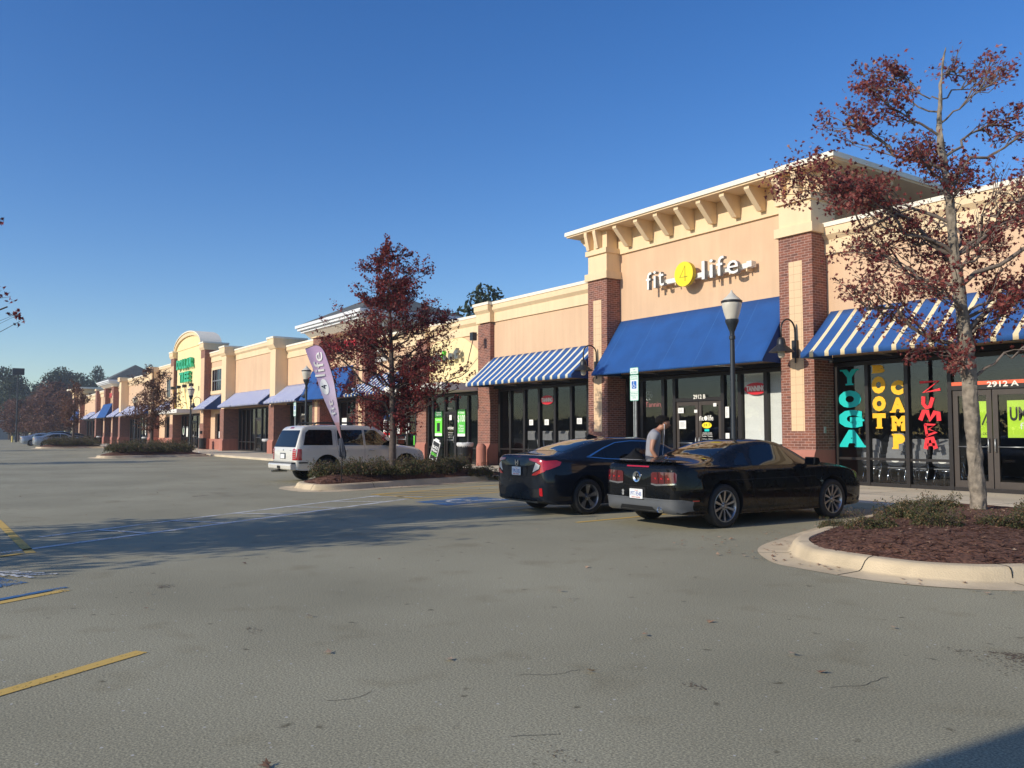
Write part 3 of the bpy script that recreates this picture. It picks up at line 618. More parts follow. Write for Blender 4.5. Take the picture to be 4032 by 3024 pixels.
# --- phone shop
U = unit('shop_building', -31.5, 'shop with a pale yellow painted arch and white flat canopy beside the middle tree')
wall_bay(U, -34.3, -29.05, 6.32)
arc = [(-34.28, 3.3), (-29.06, 3.3), (-29.06, 4.62)]
for i in range(17):
    t = i / 16; arc.append((-29.06 - t * 5.22, 4.62 + 1.07 * math.sin(PI * t) ** .8 if 0 < t < 1 else 4.62))
MB().prism_y(arc, YW - .03, YW - .003).build('arched_panel', 'pale_yellow', U)
g_ = MB()
for i in range(-6, 10):
    x0 = -34.2 + i * .75
    for sg_ in (1, -1):
        pts = []
        for k in range(30):
            x = x0 + k * .14; z = 3.4 + k * .16 if sg_ > 0 else 5.9 - k * .16
            t = (-29.06 - x) / 5.22
            if 0.03 < t < .97 and 3.4 < z < 4.58 + 1.05 * math.sin(PI * t) ** .8: pts.append((x, z))
        if len(pts) > 1: g_.ribbon([pts[0], pts[-1]], .012, YW - .0305, .002)
g_.build('panel_joints', 'cream', U)
MB().box(-34.25, -29.1, 16.9, YW, 3.16, 3.46).build('flat_canopy', 'white_canopy', U)
pilaster(U, -34.3, -33.4, 18.6, 6.0, tile=False)
MB().prism_x(moulding(6.5, 18.55)[1], -34.36, -33.34).build('cornice_return', 'cream', U)
glazing(U, -33.38, -29.07, [-32.90, -31.85, -30.94, -29.94], doors=[(-31.8, -31.0)], zt=3.1, doorz=2.25, frame='dark_bronze', doorframe='dark_bronze', y=18.74)
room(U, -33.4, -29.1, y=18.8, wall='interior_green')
number(U, '2914 A', -31.62, -31.18, 2.45, 2.53, 18.66)
sg = tag(empty('shop_sign', (-31.5, YW, 4.8)), 'grey channel letter sign reading cricket with a green k stroke', 'shop sign', 'sign lettering on the shop walls')
for s, x0, x1, z0, z1 in (('c', -32.9, -32.58, 4.55, 4.84), ('r', -32.52, -32.34, 4.55, 4.84), ('i', -32.30, -32.20, 4.56, 4.95), ('c', -32.14, -31.82, 4.56, 4.85), ('l', -31.76, -31.66, 4.56, 5.02), ('e', -31.24, -30.86, 4.56, 4.86), ('t', -30.78, -30.42, 4.57, 5.04)):
    chan(sg, s, x0, x1, z0, z1, 18.45, .16, 'cricket_grey', 'letter_side', .05)
MB().ribbon([(-31.62, 4.55), (-31.40, 4.95)], .13, 18.46, .14).build('green_stroke', 'cricket_green', sg)
MB().ribbon([(-31.48, 4.78), (-31.30, 4.55)], .10, 18.46, .14).build('letter', 'cricket_grey', sg)
fl = tag(empty('floodlight', (-29.4, 18.3, 5.3)), 'dark floodlight box on a slanted arm beside the cricket arch', 'floodlight')
MB().box(-28.66, -28.44, 17.95, 18.15, 5.15, 5.47).build('lamp_box', 'post_blue_black', fl); MB().tube([(-28.6, 18.1, 5.3), (-30.4, YW, 3.9)], .018, 6).build('arm', 'fixture_black', fl)
poster('tall bright green phone poster on the second pane of the cricket shop', 'window_poster', -32.77, -32.14, 1.28, 2.1, 'cricket_green', y=18.71, texts=[('Galaxy', .1, .9, .82, .93, 'paper')], shapes=[(.3, .7, .25, .72, 'ink'), (.02, .98, .02, .16, 'paper')], group='posters on the phone shop glass')
poster('small dark green panel above the tall phone poster', 'window_poster', -32.77, -32.14, 2.14, 2.40, 'poster_dark_green', y=18.71, texts=[('Trade in', .15, .85, .6, .85, 'paper'), ('Upgrade', .15, .85, .2, .42, 'paper')], group='posters on the phone shop glass')
poster('green 4 lines $100 poster right of the cricket shop door', 'window_poster', -30.82, -30.22, 1.28, 2.42, 'poster_green', y=18.71, texts=[('4 lines', .1, .9, .84, .95, 'paper'), ('$100', .0, 1.0, .50, .80, 'paper'), ('Mexico', .2, .8, .36, .44, 'paper'), ('& Canada', .15, .85, .26, .34, 'paper'), ('Included', .2, .8, .17, .24, 'paper')], shapes=[(0, 1, 0, .1, 'paper')], group='posters on the phone shop glass')
yd2 = 18.705
dl = tag(empty('door_lettering', (-31.4, 18.7, 1.6)), 'small white cricket lettering on the phone shop door', 'door lettering')
mb = MB(); fit_text(mb, 'cricket', -31.65, -31.15, 1.58, 1.72, yd2, .003, .02); fit_text(mb, 'Authorized Retailer', -31.62, -31.18, 1.42, 1.46, yd2, .003, 0)
for i in range(3): fit_text(mb, 'Mon 10 - 7', -31.6, -31.2, 1.22 + i * .06, 1.25 + i * .06, yd2, .003, 0)
mb.build('lettering', 'letter_white', dl)
sheet(-31.52, -31.32, 1.98, 2.2, 'white notice on the phone shop door', y=18.71)
# A-frame sign
af = tag(empty('a_frame_sign', (-32.4, 18.45, .13)), 'leaning black pavement board reading BLACK FRIDAY DEALS', 'pavement sign')
m = MB(); m.mat(0).box(-.36, .36, -.015, .015, 0, 1.15); m.mat(1)
for q in ((-.36, -.32, 0, 1.15), (.32, .36, 0, 1.15), (-.32, .32, 0, .05), (-.32, .32, 1.08, 1.15)): m.box(q[0], q[1], -.025, .025, q[2], q[3])
m.box(-.2, .2, -.03, .03, 1.15, 1.24)
T_ = Matrix.Translation((-32.45, 18.4, .14)) @ Matrix.Scale(.85, 4) @ Matrix.Rotation(R(16), 4, 'Y') @ Matrix.Rotation(R(-6), 4, 'X')
m.xform(T_); m.build('board', ['ink', 'white_paint'], af)
for s, z0, z1, mm in (('BLACK', .72, .88, 'white_paint'), ('FRIDAY', .56, .67, 'white_paint'), ('DEALS', .36, .50, 'cricket_green'), ('cricket', .14, .2, 'white_paint')):
    mb = MB(); fit_text(mb, s, -.27, .27, z0, z1, -.03, .004, .03); mb.xform(T_); mb.build('lettering', mm, af)

# --- pizza tower and grocery
U = unit('shop_building', -40, 'tower shop with grey hipped roof and white eaves partly hidden behind the middle tree')
wall_bay(U, -39.0, -34.3, 6.32); header(U, -39, -34.3)
wall_bay(U, -44.9, -40.1, 7.45, corn=False, back=False); header(U, -44.9, -40.1)
MB().box(-44.9, -40.1, YW - .07, YW + .2, 6.75, 7.4).build('frieze', 'cream', U); MB().box(-46, -39, YW + .3, 23, 5.5, 7.35).build('rear_wall_block', 'peach', U)
for x0, x1 in ((-46.0, -44.9), (-40.1, -39.0)):
    pilaster(U, x0, x1, 18.2, 6.85); MB().box(x0 - .08, x1 + .08, 18.12, 19.2, 6.852, 7.15).build('pilaster_capital', 'cream', U)
def hip(par, x0, x1, y0, y1, ze, za):
    m = MB(); m.mat(0).box(x0 + .25, x1 - .25, y0 + .25, y1 - .25, ze - .42, ze - .3); m.box(x0 + .1, x1 - .1, y0 + .1, y1 - .1, ze - .298, ze - .16); m.box(x0, x1, y0, y1, ze - .158, ze)
    m.mat(2).prism_x([(y0 + .3, ze - .42), (y0 + .75, ze - .75), (y1 - .75, ze - .75), (y1 - .3, ze - .42)], x0 + .6, x1 - .6)
    cx, cy = (x0 + x1) / 2, (y0 + y1) / 2; hw = max(.0, (x1 - x0) / 2 - (y1 - y0) / 2)
    a, b_ = (cx - hw, cy, za), (cx + hw, cy, za); z = ze + .003
    m.mat(1).add([(x0 + .05, y0 + .05, z), (x1 - .05, y0 + .05, z), (x1 - .05, y1 - .05, z), (x0 + .05, y1 - .05, z), a, b_], [(0, 1, 5, 4), (1, 2, 5), (2, 3, 4, 5), (3, 0, 4)])
    m.build('hipped_roof', ['window_white', 'shingle', 'cap_white'], par)
hip(U, -46.95, -38.05, 17.45, 23.6, 7.6, 9.05)
glazing(U, -44.88, -40.12, [-43.9, -42.9, -41.3], doors=[(-42.8, -41.4)]); glazing(U, -38.98, -34.32, [-38.0, -37.2, -35.9, -35.1], doors=[(-37.1, -36)])
room(U, -45, -34.35)
number(U, '2914 B', -36.75, -36.3, 2.45, 2.58)
awning(-46.05, -40.35, 4.95, y0=18.2, y1=17.42, mat='awning_blue', val=.05, label='solid blue awning behind the leaning feather flag, below the red sign')
awning(-40.15, -34.35, 4.42, mat='awning_stripe_mid', label='striped awning directly behind the middle tree, left of the white canopy')
sg = tag(empty('shop_sign', (-43, YW, 6.5)), "red sign reading PAPA JOHN'S under the hipped roof", 'shop sign', 'sign lettering on the shop walls')
for s, x0, x1 in (('PAPA', -44.7, -43.2), ("JOHN'S", -42.85, -40.7)): chan(sg, s, x0, x1, 5.9, 6.45, 18.6, .12, 'red_letter', 'red_letter', .03)
sg = tag(empty('shop_sign', (-38, YW, 5.4)), 'white two-line grocery sign glimpsed through the middle tree', 'shop sign', 'sign lettering on the shop walls')
chan(sg, 'TAN', -38.95, -37.9, 5.42, 5.75, 18.62, .08, 'letter_white', 'letter_white', .05); chan(sg, 'JUAN', -38.8, -37.5, 4.88, 5.28, 18.62, .08, 'letter_white', 'letter_white', .05)
goose(-39.55, 18.2, 'gooseneck wall lamp in the shade right of the pizza shop awning'); goose(-45.4, 18.2, 'gooseneck wall lamp left of the feather flag, above the striped and blue awnings')
poster('red poster at the left of the pizza shop window', 'window_poster', -44.6, -43.95, 1.35, 2.25, 'red_vinyl', texts=[('LARGE', .15, .85, .78, .9, 'orange_band'), ('PIZZA', .15, .85, .6, .72, 'orange_band'), ('MEALS', .2, .8, .4, .5, 'paper'), ('DEALS', .2, .8, .2, .3, 'paper')], group='posters on the pizza shop glass')
poster('white and red poster behind the pole of the feather flag', 'window_poster', -43.7, -42.9, 1.2, 2.25, 'paper', shapes=[(.1, .9, .2, .45, 'red_vinyl')], group='posters on the pizza shop glass')
poster('white and red poster right of the feather flag', 'window_poster', -41.9, -41.2, 1.2, 2.25, 'paper', shapes=[(.05, .95, .15, .45, 'red_vinyl')], group='posters on the pizza shop glass')
poster('dark poster with a pizza picture beside the tiled pier', 'window_poster', -41.05, -40.45, 1.2, 2.3, 'grey_plastic', shapes=[(.1, .9, .75, .8, 'paper'), (.1, .8, .6, .65, 'paper'), (.1, .7, .05, .35, 'orange_band')], group='posters on the pizza shop glass')
poster('pale grocery poster with red wedge, left of the grocery door', 'window_poster', -38.55, -37.85, 1.2, 2.35, 'paper', shapes=[(.1, .5, .4, .6, 'steel'), (.0, 1, .1, .22, 'red_vinyl'), (.0, 1, .78, .97, 'sign_blue')], group='posters on the grocery glass')
for i, (x0, x1, z0, z1, mm, l) in enumerate(((-37.6, -37.1, .9, 1.25, 'orange_band', 'orange crate display inside the grocery left of the trunk'), (-35.6, -35.25, .85, 1.3, 'cricket_green', 'green product stack inside the grocery right of the trunk'), (-34.95, -34.5, .9, 1.1, 'poster_green', 'green box in the grocery corner window, above a turquoise one'), (-34.95, -34.5, .6, .86, 'teal', 'turquoise box in the grocery corner window'))):
    tag(MB().box(x0, x1, YS + .1, YS + .4, z0, z1).build('product_display', mm), l, 'goods', 'goods inside the grocery window')
sheet(-37.0, -36.75, 1.4, 1.95, 'white notice on the grocery door, left of the trunk', t=1); sheet(-36.1, -35.8, 1.4, 1.95, 'white notice right of the trunk on the grocery glass', t=1); sheet(-35.0, -34.6, 2.15, 2.55, 'white apple-shaped sign high in the grocery corner window')

# --- vacant units between the pizza tower and the arched store
U = unit('shop_building', -49.5, 'dark vacant shop with one striped awning left of the pizza tower')
wall_bay(U, -51.72, -46.0, 6.95); header(U, -51.7, -46)
MB().box(-52.7, -51.72, 18.0, 19.9, 3.2, 6.75).build('pilaster', 'cream', U); pilaster(U, -52.78, -51.80, 17.97, 3.198, tile=False, depth=1.4)
m = MB(); m.mat(0).prism_x([(17.95, 6.75), (17.8, 7.0), (17.8, 7.38), (20.0, 7.38), (20.0, 6.75)], -52.82, -51.6); m.mat(1).box(-52.86, -51.56, 17.76, 20.04, 7.382, 7.5); m.build('pilaster_capital', ['cream', 'cap_white'], U)
glazing(U, -51.7, -46.02, [-50.8, -49.9, -48.9, -47.9, -46.9], doors=[(-49.8, -49)]); room(U, -51.7, -46); number(U, '2914', -49.7, -49.2, 2.5, 2.62)
awning(-52.45, -46.95, 4.42, mat='awning_stripe_far', label='finely striped awning directly left of the lamp post by the white SUV')
U = unit('shop_building', -57.5, 'dark vacant shop with a wide striped awning between two tall cream pilasters')
wall_bay(U, -62.3, -52.7, 7.56, y=YW - .1); header(U, -62.3, -52.7)
MB().box(-63.35, -62.3, 18.0, 19.9, 3.2, 7.15).build('pilaster', 'cream', U); pilaster(U, -63.5, -62.55, 17.97, 3.198, tile=False, depth=1.4)
m = MB(); m.mat(0).prism_x([(17.95, 7.1), (17.82, 7.3), (17.82, 7.7), (20.0, 7.7), (20.0, 7.1)], -63.5, -62.15); m.mat(1).box(-63.55, -62.1, 17.78, 20.04, 7.702, 7.82); m.build('pilaster_capital', ['cream', 'cap_white'], U)
glazing(U, -62.3, -52.8, [-61.4, -60.5, -59.5, -58.5, -57.2, -56.3, -55.4, -54.5, -53.6], doors=[(-58.4, -57.3)]); room(U, -62.3, -52.8)
sheet(-55.3, -54.95, 1.3, 2.1, 'torn white paper on the vacant shop glass above the trash can')
awning(-62.6, -53.45, 4.42, mat='awning_stripe_far', label='widest finely striped awning between the cream pilasters')

# --- arched dollar store
U = unit('shop_building', -75, 'large store front with a round cream gable and green DOLLAR TREE sign')
MB().box(-78.9, -70.2, 18.5, 18.78, 3.2, 8.7).build('wall', 'pale_yellow', U)
def archpoly(cx, hw, zs, rise, n=24): return [(cx + hw * math.cos(PI * i / n), zs + rise * math.sin(PI * i / n)) for i in range(n + 1)]
MB().prism_y(archpoly(-74.85, 4.35, 8.70, 1.22), 18.45, 19.9).build('gable_wall', 'pale_yellow', U)
o_ = archpoly(-74.85, 4.45, 8.72, 1.32); i_ = archpoly(-74.85, 4.25, 8.68, 1.05); i2 = archpoly(-74.85, 4.48, 8.735, 1.40)
m = MB()
for a, b_, y0, y1, k in ((i_, o_, 18.3, 18.45, 0), (o_, i2, 18.22, 19.95, 1)):
    m.mat(k)
    for j in range(len(a) - 1): m.add([(a[j][0], y0, a[j][1]), (b_[j][0], y0, b_[j][1]), (b_[j + 1][0], y0, b_[j + 1][1]), (a[j + 1][0], y0, a[j + 1][1]), (a[j][0], y1, a[j][1]), (b_[j][0], y1, b_[j][1]), (b_[j + 1][0], y1, b_[j + 1][1]), (a[j + 1][0], y1, a[j + 1][1])], [(0, 1, 2, 3), (7, 6, 5, 4), (1, 5, 6, 2), (4, 0, 3, 7)])
m.build('arched_cornice', ['cream', 'cap_white'], U)
for x0, x1 in ((-70.2, -69.0), (-80.3, -79.1)):
    m = MB(); m.mat(0).box(x0, x1, 18.25, 20.0, 7.45, 8.1); m.mat(1).box(x0 + .04, x1 - .12, 18.252, 20.0, 2.2, 7.448); m.mat(0).box(x1 - .12, x1, 18.25, 20, 2.2, 7.448); m.mat(0).box(x0, x1, 18.25, 20.0, 1.0, 2.198); m.mat(2).box(x0 - .03, x1 + .03, 18.2, 20, .13, .998)
    m.build('pilaster', ['brick', 'peach', 'base_red'], U)
    m = MB(); m.mat(0).prism_x([(18.2, 8.102), (18.1, 8.3), (18.1, 8.62), (20.1, 8.62), (20.1, 8.102)], x0 - .06, x1 + .06); m.mat(1).box(x0 - .1, x1 + .1, 18.06, 20.14, 8.622, 8.74); m.build('pilaster_capital', ['cream', 'cap_white'], U)
for s, (wx0, wx1), (px0, px1) in ((1, (-69.0, -63.35), (-68.6, -66.05)), (-1, (-86.9, -80.3), (-83.9, -81.3))):
    wall_bay(U, wx0, wx1, 7.87, zb=3.2 if 0 else 2.95)
    m = MB()
    for q in ((px0 - .2, px0, 4.75, 6.41), (px1, px1 + .2, 4.75, 6.41), (px0 - .2, px1 + .2, 6.41, 6.62), (wx0, wx1, 4.48, 4.75)): m.box(q[0], q[1], YW - .06, YW - .003, q[2], q[3])
    m.build('window_surround', 'cream', U)
    f = MB(); f.mat(1).box(px0, px1, YW - .035, YW - .003, 4.75, 6.41); f.mat(0)
    for k in range(4): xx = px0 + (px1 - px0) * (k + .5) / 4 - .02; f.box(xx - (px1 - px0) / 8 + .02, xx - (px1 - px0) / 8 + .12, YW - .055, YW - .036, 4.75, 6.41)
    f.box(px1 - .08, px1, YW - .055, YW - .036, 4.75, 6.41); f.box(px0, px1, YW - .057, YW - .036, 5.5, 5.58)
    f.build('upper_window', ['steel', 'mirror_dark'], U)
    if s > 0:
        m = MB(); m.mat(0).box(-69.0, -67.75, YW, YW + .3, .13, 2.948); m.mat(1).box(-69.02, -63.4, YW - .08, YW + .3, .13, .96); m.build('lower_wall', ['peach', 'base_red'], U)
        glazing(U, -67.75, -63.4, [-66.2, -64.8], zt=2.95, zb=.96, mz=0)
        sheet(-67.4, -66.6, 1.0, 1.55, 'white poster low in the dollar store side window, left one'); sheet(-65.9, -65.2, 1.0, 1.55, 'white poster low in the dollar store side window, right one')
    else:
        m = MB(); m.mat(0).box(-82.2, -80.3, YW, YW + .3, .13, 2.948); m.box(-86.9, -84.6, YW, YW + .3, .13, 2.948); m.mat(1).box(-86.9, -80.3, YW - .08, YW + .3, .13, .96); m.build('lower_wall', ['peach', 'base_red'], U)
        glazing(U, -84.6, -82.2, [-83.4], zt=2.95, zb=.96, mz=0)
MB().box(-78.95, -70.1, 16.44, 18.5, 3.04, 3.35).build('flat_canopy', 'white_canopy', U)
glazing(U, -79.05, -70.25, [-77.9, -76.6, -75.6, -73.9, -72.6, -71.4], doors=[(-75.5, -74)], zt=3.0, mz=1.0); room(U, -86.8, -63.5)
for i, (x, mm) in enumerate(((-78.4, 'paper'), (-76.1, 'cricket_green'), (-83.2, 'paper'))):
    m = MB(); m.mat(0).prism_y([(x + .3 * math.cos(2 * PI * j / 20), 1.65 + .42 * math.sin(2 * PI * j / 20)) for j in range(20)], YS - .03, YS - .02); m.mat(1).prism_y([(x + .17 * math.cos(2 * PI * j / 20), 1.65 + .28 * math.sin(2 * PI * j / 20)) for j in range(20)], YS - .04, YS - .031)
    tag(m.build('round_decal', [mm, 'poster_dark_green']), ['white oval decal left of the dollar store doors', 'green oval decal on the dollar store doors', 'white oval decal in the dollar store left wing'][i], 'decal', 'oval decals on the dollar store glass')
sheet(-77.4, -76.85, 1.1, 2.0, 'tall blue and white poster between the oval decals'); sheet(-73.3, -72.3, 1.0, 2.1, 'large white poster right of the dollar store doors')
sg = tag(empty('shop_sign', (-75, 18.5, 7)), 'green two-line sign reading DOLLAR TREE on the round gable', 'shop sign', 'sign lettering on the shop walls')
x = -78.0
for s, wd in (('D', .9), ('O', .95), ('L', .72), ('L', .72), ('A', .92), ('R', .92)):
    chan(sg, s, x, x + wd - .1, 6.98, 7.82, 18.18, .22, 'green_letter', 'green_letter', .05); x += wd + .02
x = -76.9
for s, wd in (('T', .8), ('R', .85), ('E', .8), ('E', .8)): chan(sg, s, x, x + wd - .1, 5.78, 6.68, 18.18, .22, 'green_letter', 'green_letter', .05); x += wd + .02
for i, x in enumerate((-77.9, -75.9, -73.9, -71.7)):
    f = tag(empty('floodlight', (x, 18.2, 5.3)), ['leftmost floodlight below the DOLLAR TREE sign', 'second floodlight from the left below the DOLLAR TREE sign', 'third floodlight from the left below the DOLLAR TREE sign', 'rightmost floodlight below the DOLLAR TREE sign'][i], 'floodlight', 'floodlights on slanted arms under the green sign')
    MB().box(x - .12, x + .25, 17.75, 18.05, 5.25, 5.5).build('lamp_head', 'fixture_black', f); MB().tube([(x, 17.9, 5.3), (x - 1.3, 18.5, 3.5)], .025, 6).build('arm', 'disc_rim', f)
awning(-69.3, -66.0, 4.42, mat='awning_stripe_far', label='small striped awning on the right wing of the arched dollar store')
awning(-84.4, -81.0, 4.42, mat='awning_stripe_far', label='small striped awning on the left wing of the arched dollar store')
goose(-69.6, 18.2, 'gooseneck wall lamp beside the canopy of the arched dollar store')

# --- far units
U = unit('shop_building', -95, 'distant shop row left of the arched store with two striped awnings')
wall_bay(U, -102.2, -87.9, 7.5); header(U, -102.2, -86.9); MB().box(-87.9, -86.9, 18.0, 19.9, 3.2, 7.3).build('pilaster', 'cream', U); pilaster(U, -87.9, -86.9, 17.97, 3.198, tile=False)
MB().box(-88.05, -86.75, 17.8, 20, 7.302, 7.85).build('pilaster_capital', 'cream', U)
MB().box(-103.2, -102.2, 18.0, 19.9, 3.2, 7.2).build('pilaster', 'cream', U); pilaster(U, -103.3, -102.3, 17.97, 3.198, tile=False); MB().box(-103.35, -102.05, 17.8, 20, 7.202, 7.65).build('pilaster_capital', 'cream', U)
glazing(U, -102.1, -88.0, [-100.7, -99.3, -98, -96.6, -95.2, -93.6, -92.2, -90.8, -89.4], w=.12); room(U, -102.1, -88)
awning(-102.3, -88.6, 4.42, mat='awning_stripe_far', label='long pale striped awning behind the tree beside the arched store')
sheet(-94.2, -93.7, 1.2, 2.2, 'white sheet in the distant row window right of the far trash can')
U = unit('shop_building', -111, 'distant tower shop with a dark hipped roof and a purple sign')
wall_bay(U, -108.0, -103.2, 7.1); wall_bay(U, -113.4, -109.1, 7.2, corn=False, back=False); MB().box(-114.5, -108, YW + .3, 24, 5, 7.3).build('rear_wall_block', 'peach', U)
for x0, x1 in ((-114.5, -113.4), (-109.1, -108.0)): pilaster(U, x0, x1, 18.2, 6.9); MB().box(x0 - .08, x1 + .08, 18.12, 19.2, 6.902, 7.2).build('pilaster_capital', 'cream', U)
hip(U, -115.5, -107.0, 17.45, 24.6, 7.65, 9.75); header(U, -113.4, -103.2); glazing(U, -113.4, -103.3, [-112, -110.6, -109, -107.2, -105.8, -104.5], w=.12); room(U, -113.4, -103.3)
awning(-114.4, -108.5, 4.95, y0=18.2, y1=17.42, mat='awning_blue', val=.05, label='distant solid blue awning below the purple sign'); awning(-108.2, -103.4, 4.42, mat='awning_stripe_far', label='distant pale striped awning right of the distant blue one')
sg = tag(empty('shop_sign', (-111, YW, 6.2)), 'small purple sign on the distant hipped tower', 'shop sign', 'sign lettering on the shop walls'); chan(sg, 'SPRING', -113.0, -109.6, 5.75, 6.3, 18.6, .1, 'flag_red', 'flag_red', .03)
U = unit('shop_building', -128, 'farthest shop row ending in a flat-roofed bracketed tower')
wall_bay(U, -120.4, -114.5, 6.85); wall_bay(U, -133.6, -121.4, 6.7); pilaster(U, -121.4, -120.4, 18.3, 6.9, tile=False); MB().box(-121.5, -120.3, 18.2, 19.2, 6.902, 7.15).build('pilaster_capital', 'cream', U)
for x0, x1 in ((-141.0, -140.0), (-134.6, -133.6)): pilaster(U, x0, x1, 18.2, 6.5); MB().box(x0 - .05, x1 + .05, 18.15, 19.2, 6.502, 7.5).build('pilaster_capital', 'cream', U)
wall_bay(U, -140, -134.6, 7.5, corn=False, back=False); MB().box(-142.2, -132.5, 17.5, 26, 7.72, 7.95).build('flat_roof', 'cap_white', U); MB().prism_x([(17.8, 7.715), (18.7, 7.1), (25, 7.1), (25.5, 7.715)], -141.5, -133.2).build('roof_bracket', 'cream', U)
header(U, -140, -114.5); glazing(U, -140, -114.6, [-137.5, -135, -132.5, -130, -127.5, -125, -122.7, -120.5, -118.5, -116.5], w=.14); room(U, -140, -114.6)
awning(-120.2, -114.7, 4.42, mat='awning_stripe_far', label='pale striped awning left of the distant solid blue one'); awning(-139.9, -134.7, 4.95, mat='awning_blue', val=.05, label='farthest solid blue awning at the end of the row'); awning(-128.5, -121.8, 4.3, mat='awning_stripe_far', label='dark edged striped awning behind the farthest island tree')
MB().box(-148, 5.5, 33, 33.2, 0, 6.0).build('rear_wall', 'peach', U)
MB().box(5.0, 5.2, YW, 33, .1, 6.5).build('end_wall', 'peach', bpy.data.objects['shop_building'])
# ------------------------------------------------------------------ ground
def sheet_poly(name, pts, z, mat, kd='structure', label=None):
    m = MB(); n = len(pts); m.add([(x, y, z) for x, y in pts], [tuple(range(n))]); o = m.build(name, mat)
    b_ = bmesh.new(); b_.from_mesh(o.data)
    for f in b_.faces:
        f.normal_update()
        if f.normal.z < 0: f.normal_flip()
    b_.to_mesh(o.data); b_.free()
    if kd: kind(o, kd, label)
    return o
sheet_poly('ground', [(-1200, -900), (600, -900), (600, 900), (-1200, 900)], -.02, 'mulch')
sheet_poly('parking_lot', [(-230, -90), (60, -90), (60, 32), (-230, 32)], 0, 'asphalt')
m = MB(); m.mat(0).prism_x([(14.62, -.01), (14.60, .11), (14.66, .13), (19.3, .13), (19.3, -.01)], -150, 8)
o = m.build('sidewalk', 'sidewalk_concrete'); kind(o)
m = MB()
for i in range(-98, 6): m.box(i * 1.5 - .006, i * 1.5 + .006, 14.66, 18.1, .1305, .1312)
m.box(-150, 8, 16.4, 16.412, .1305, .1312); m.box(-150, 8, 14.78, 14.79, .1305, .1312)
kind(m.build('sidewalk_joints', 'shadow_gap'))
def line(name, x0, y0, x1, y1, w, mat, z=.004):
    dx, dy = x1 - x0, y1 - y0; l = math.hypot(dx, dy); nx, ny = -dy / l * w / 2, dx / l * w / 2
    return sheet_poly(name, [(x0 + nx, y0 + ny), (x0 - nx, y0 - ny), (x1 - nx, y1 - ny), (x1 + nx, y1 + ny)], z, mat)
line('parking_line', -10.45, 8.55, -10.9, 14.4, .1, 'paint_yellow'); line('parking_line', -13.25, 8.7, -13.9, 14.4, .1, 'paint_yellow')
line('parking_line', -16.2, 8.75, -17.6, 14.2, .1, 'paint_yellow'); line('parking_line', -17.84, 8.5, -19.25, 13.2, .1, 'paint_yellow'); line('parking_line', -17.9, 8.58, -16.1, 8.85, .1, 'paint_yellow', .008)
for a in ((-17.85, 8.68, -16.9, 10.9), (-18.4, 10.4, -17.3, 12.9), (-17.2, 8.8, -16.6, 10.1), (-18.1, 9.5, -17.1, 11.9)): line('hatch_line', *a, .09, 'paint_yellow', .008)
line('parking_line', -5.93, 1.21, -3.2, -3.35, .105, 'paint_yellow'); line('parking_line', -8.62, 1.11, -5.9, -3.4, .105, 'paint_yellow')
line('parking_line', -16.1, 1.03, -11.5, 1.09, .11, 'paint_yellow'); line('parking_line', -11.5, 1.0, -8.9, -3.4, .105, 'paint_yellow', .008)
sheet_poly('blue_parking_panel', [(-9.25, .86), (-8.85, .2), (-10.3, -.45), (-10.7, .25)], .006, 'paint_blue'); line('blue_line', -8.78, 1.12, -8.0, -.15, .08, 'paint_blue', .006)
line('crossing_line', -17.5, 8.55, -13.2, 1.35, .1, 'paint_white'); line('crossing_line', -16.25, 8.6, -11.72, .8, .12, 'paint_white')
for t in range(6):
    f = t / 6 + .06; ax, ay = -17.5 + 4.3 * f, 8.55 - 7.2 * f; bx, by = -16.25 + 4.5 * (f - .13), 8.6 - 7.8 * (f - .13); line('crossing_bar', ax, ay, bx, by, .1, 'paint_white', .008)
sheet_poly('blue_parking_panel', [(-14.3, 8.45), (-14.75, 10.3), (-15.95, 10.2), (-15.45, 8.35)], .004, 'paint_blue')
m = MB()
def gstroke(pts, w, z=.009):
    for (x0, y0), (x1, y1) in zip(pts[:-1], pts[1:]):
        dx, dy = x1 - x0, y1 - y0; l = math.hypot(dx, dy) or 1; nx, ny = -dy / l * w / 2, dx / l * w / 2
        m.add([(x0 + nx, y0 + ny, z), (x0 - nx, y0 - ny, z), (x1 - nx, y1 - ny, z), (x1 + nx, y1 + ny, z)], [(0, 1, 2, 3)])
cxx, cyy = -15.1, 9.35
gstroke([(cxx + .1, cyy + .6), (cxx + .08, cyy + .1), (cxx - .25, cyy + .08), (cxx - .4, cyy - .4)], .09)
gstroke([(cxx + .1 - .33 * math.cos(a * .35), cyy - .1 - .33 * math.sin(a * .35)) for a in range(-3, 10)], .08)
gstroke([(cxx + .12 + .08 * math.cos(a), cyy + .72 + .08 * math.sin(a)) for a in range(7)], .08)
kind(m.build('wheelchair_symbol', 'paint_white'))
m = MB()
for i in range(4): gstroke([(-10.15 + .14 * i, .55 + .1 * i), (-10.05 + .14 * i, .85 + .1 * i)], .05); gstroke([(-10.15 + .14 * i, .55 + .1 * i), (-9.93 + .14 * i, .62 + .1 * i)], .05)
kind(m.build('stencil_marking', 'paint_white'))
random.seed(11)
for (x, y, rx, ry) in ((-3.05, 2.35, .18, .05), (-3.35, 1.35, .2, .05), (-2.45, 5.6, .5, .3), (-6.1, 2.0, .14, .05), (-8.3, 1.9, .12, .1), (-3.4, 3.6, .14, .04), (-20, 5.5, 1.2, .5), (-14, 12, .8, .6)):
    sheet_poly('oil_stain', [(x + rx * math.cos(a) * random.uniform(.7, 1.2), y + ry * math.sin(a) * random.uniform(.7, 1.2)) for a in [i * PI / 8 for i in range(16)]], .003, 'stain')
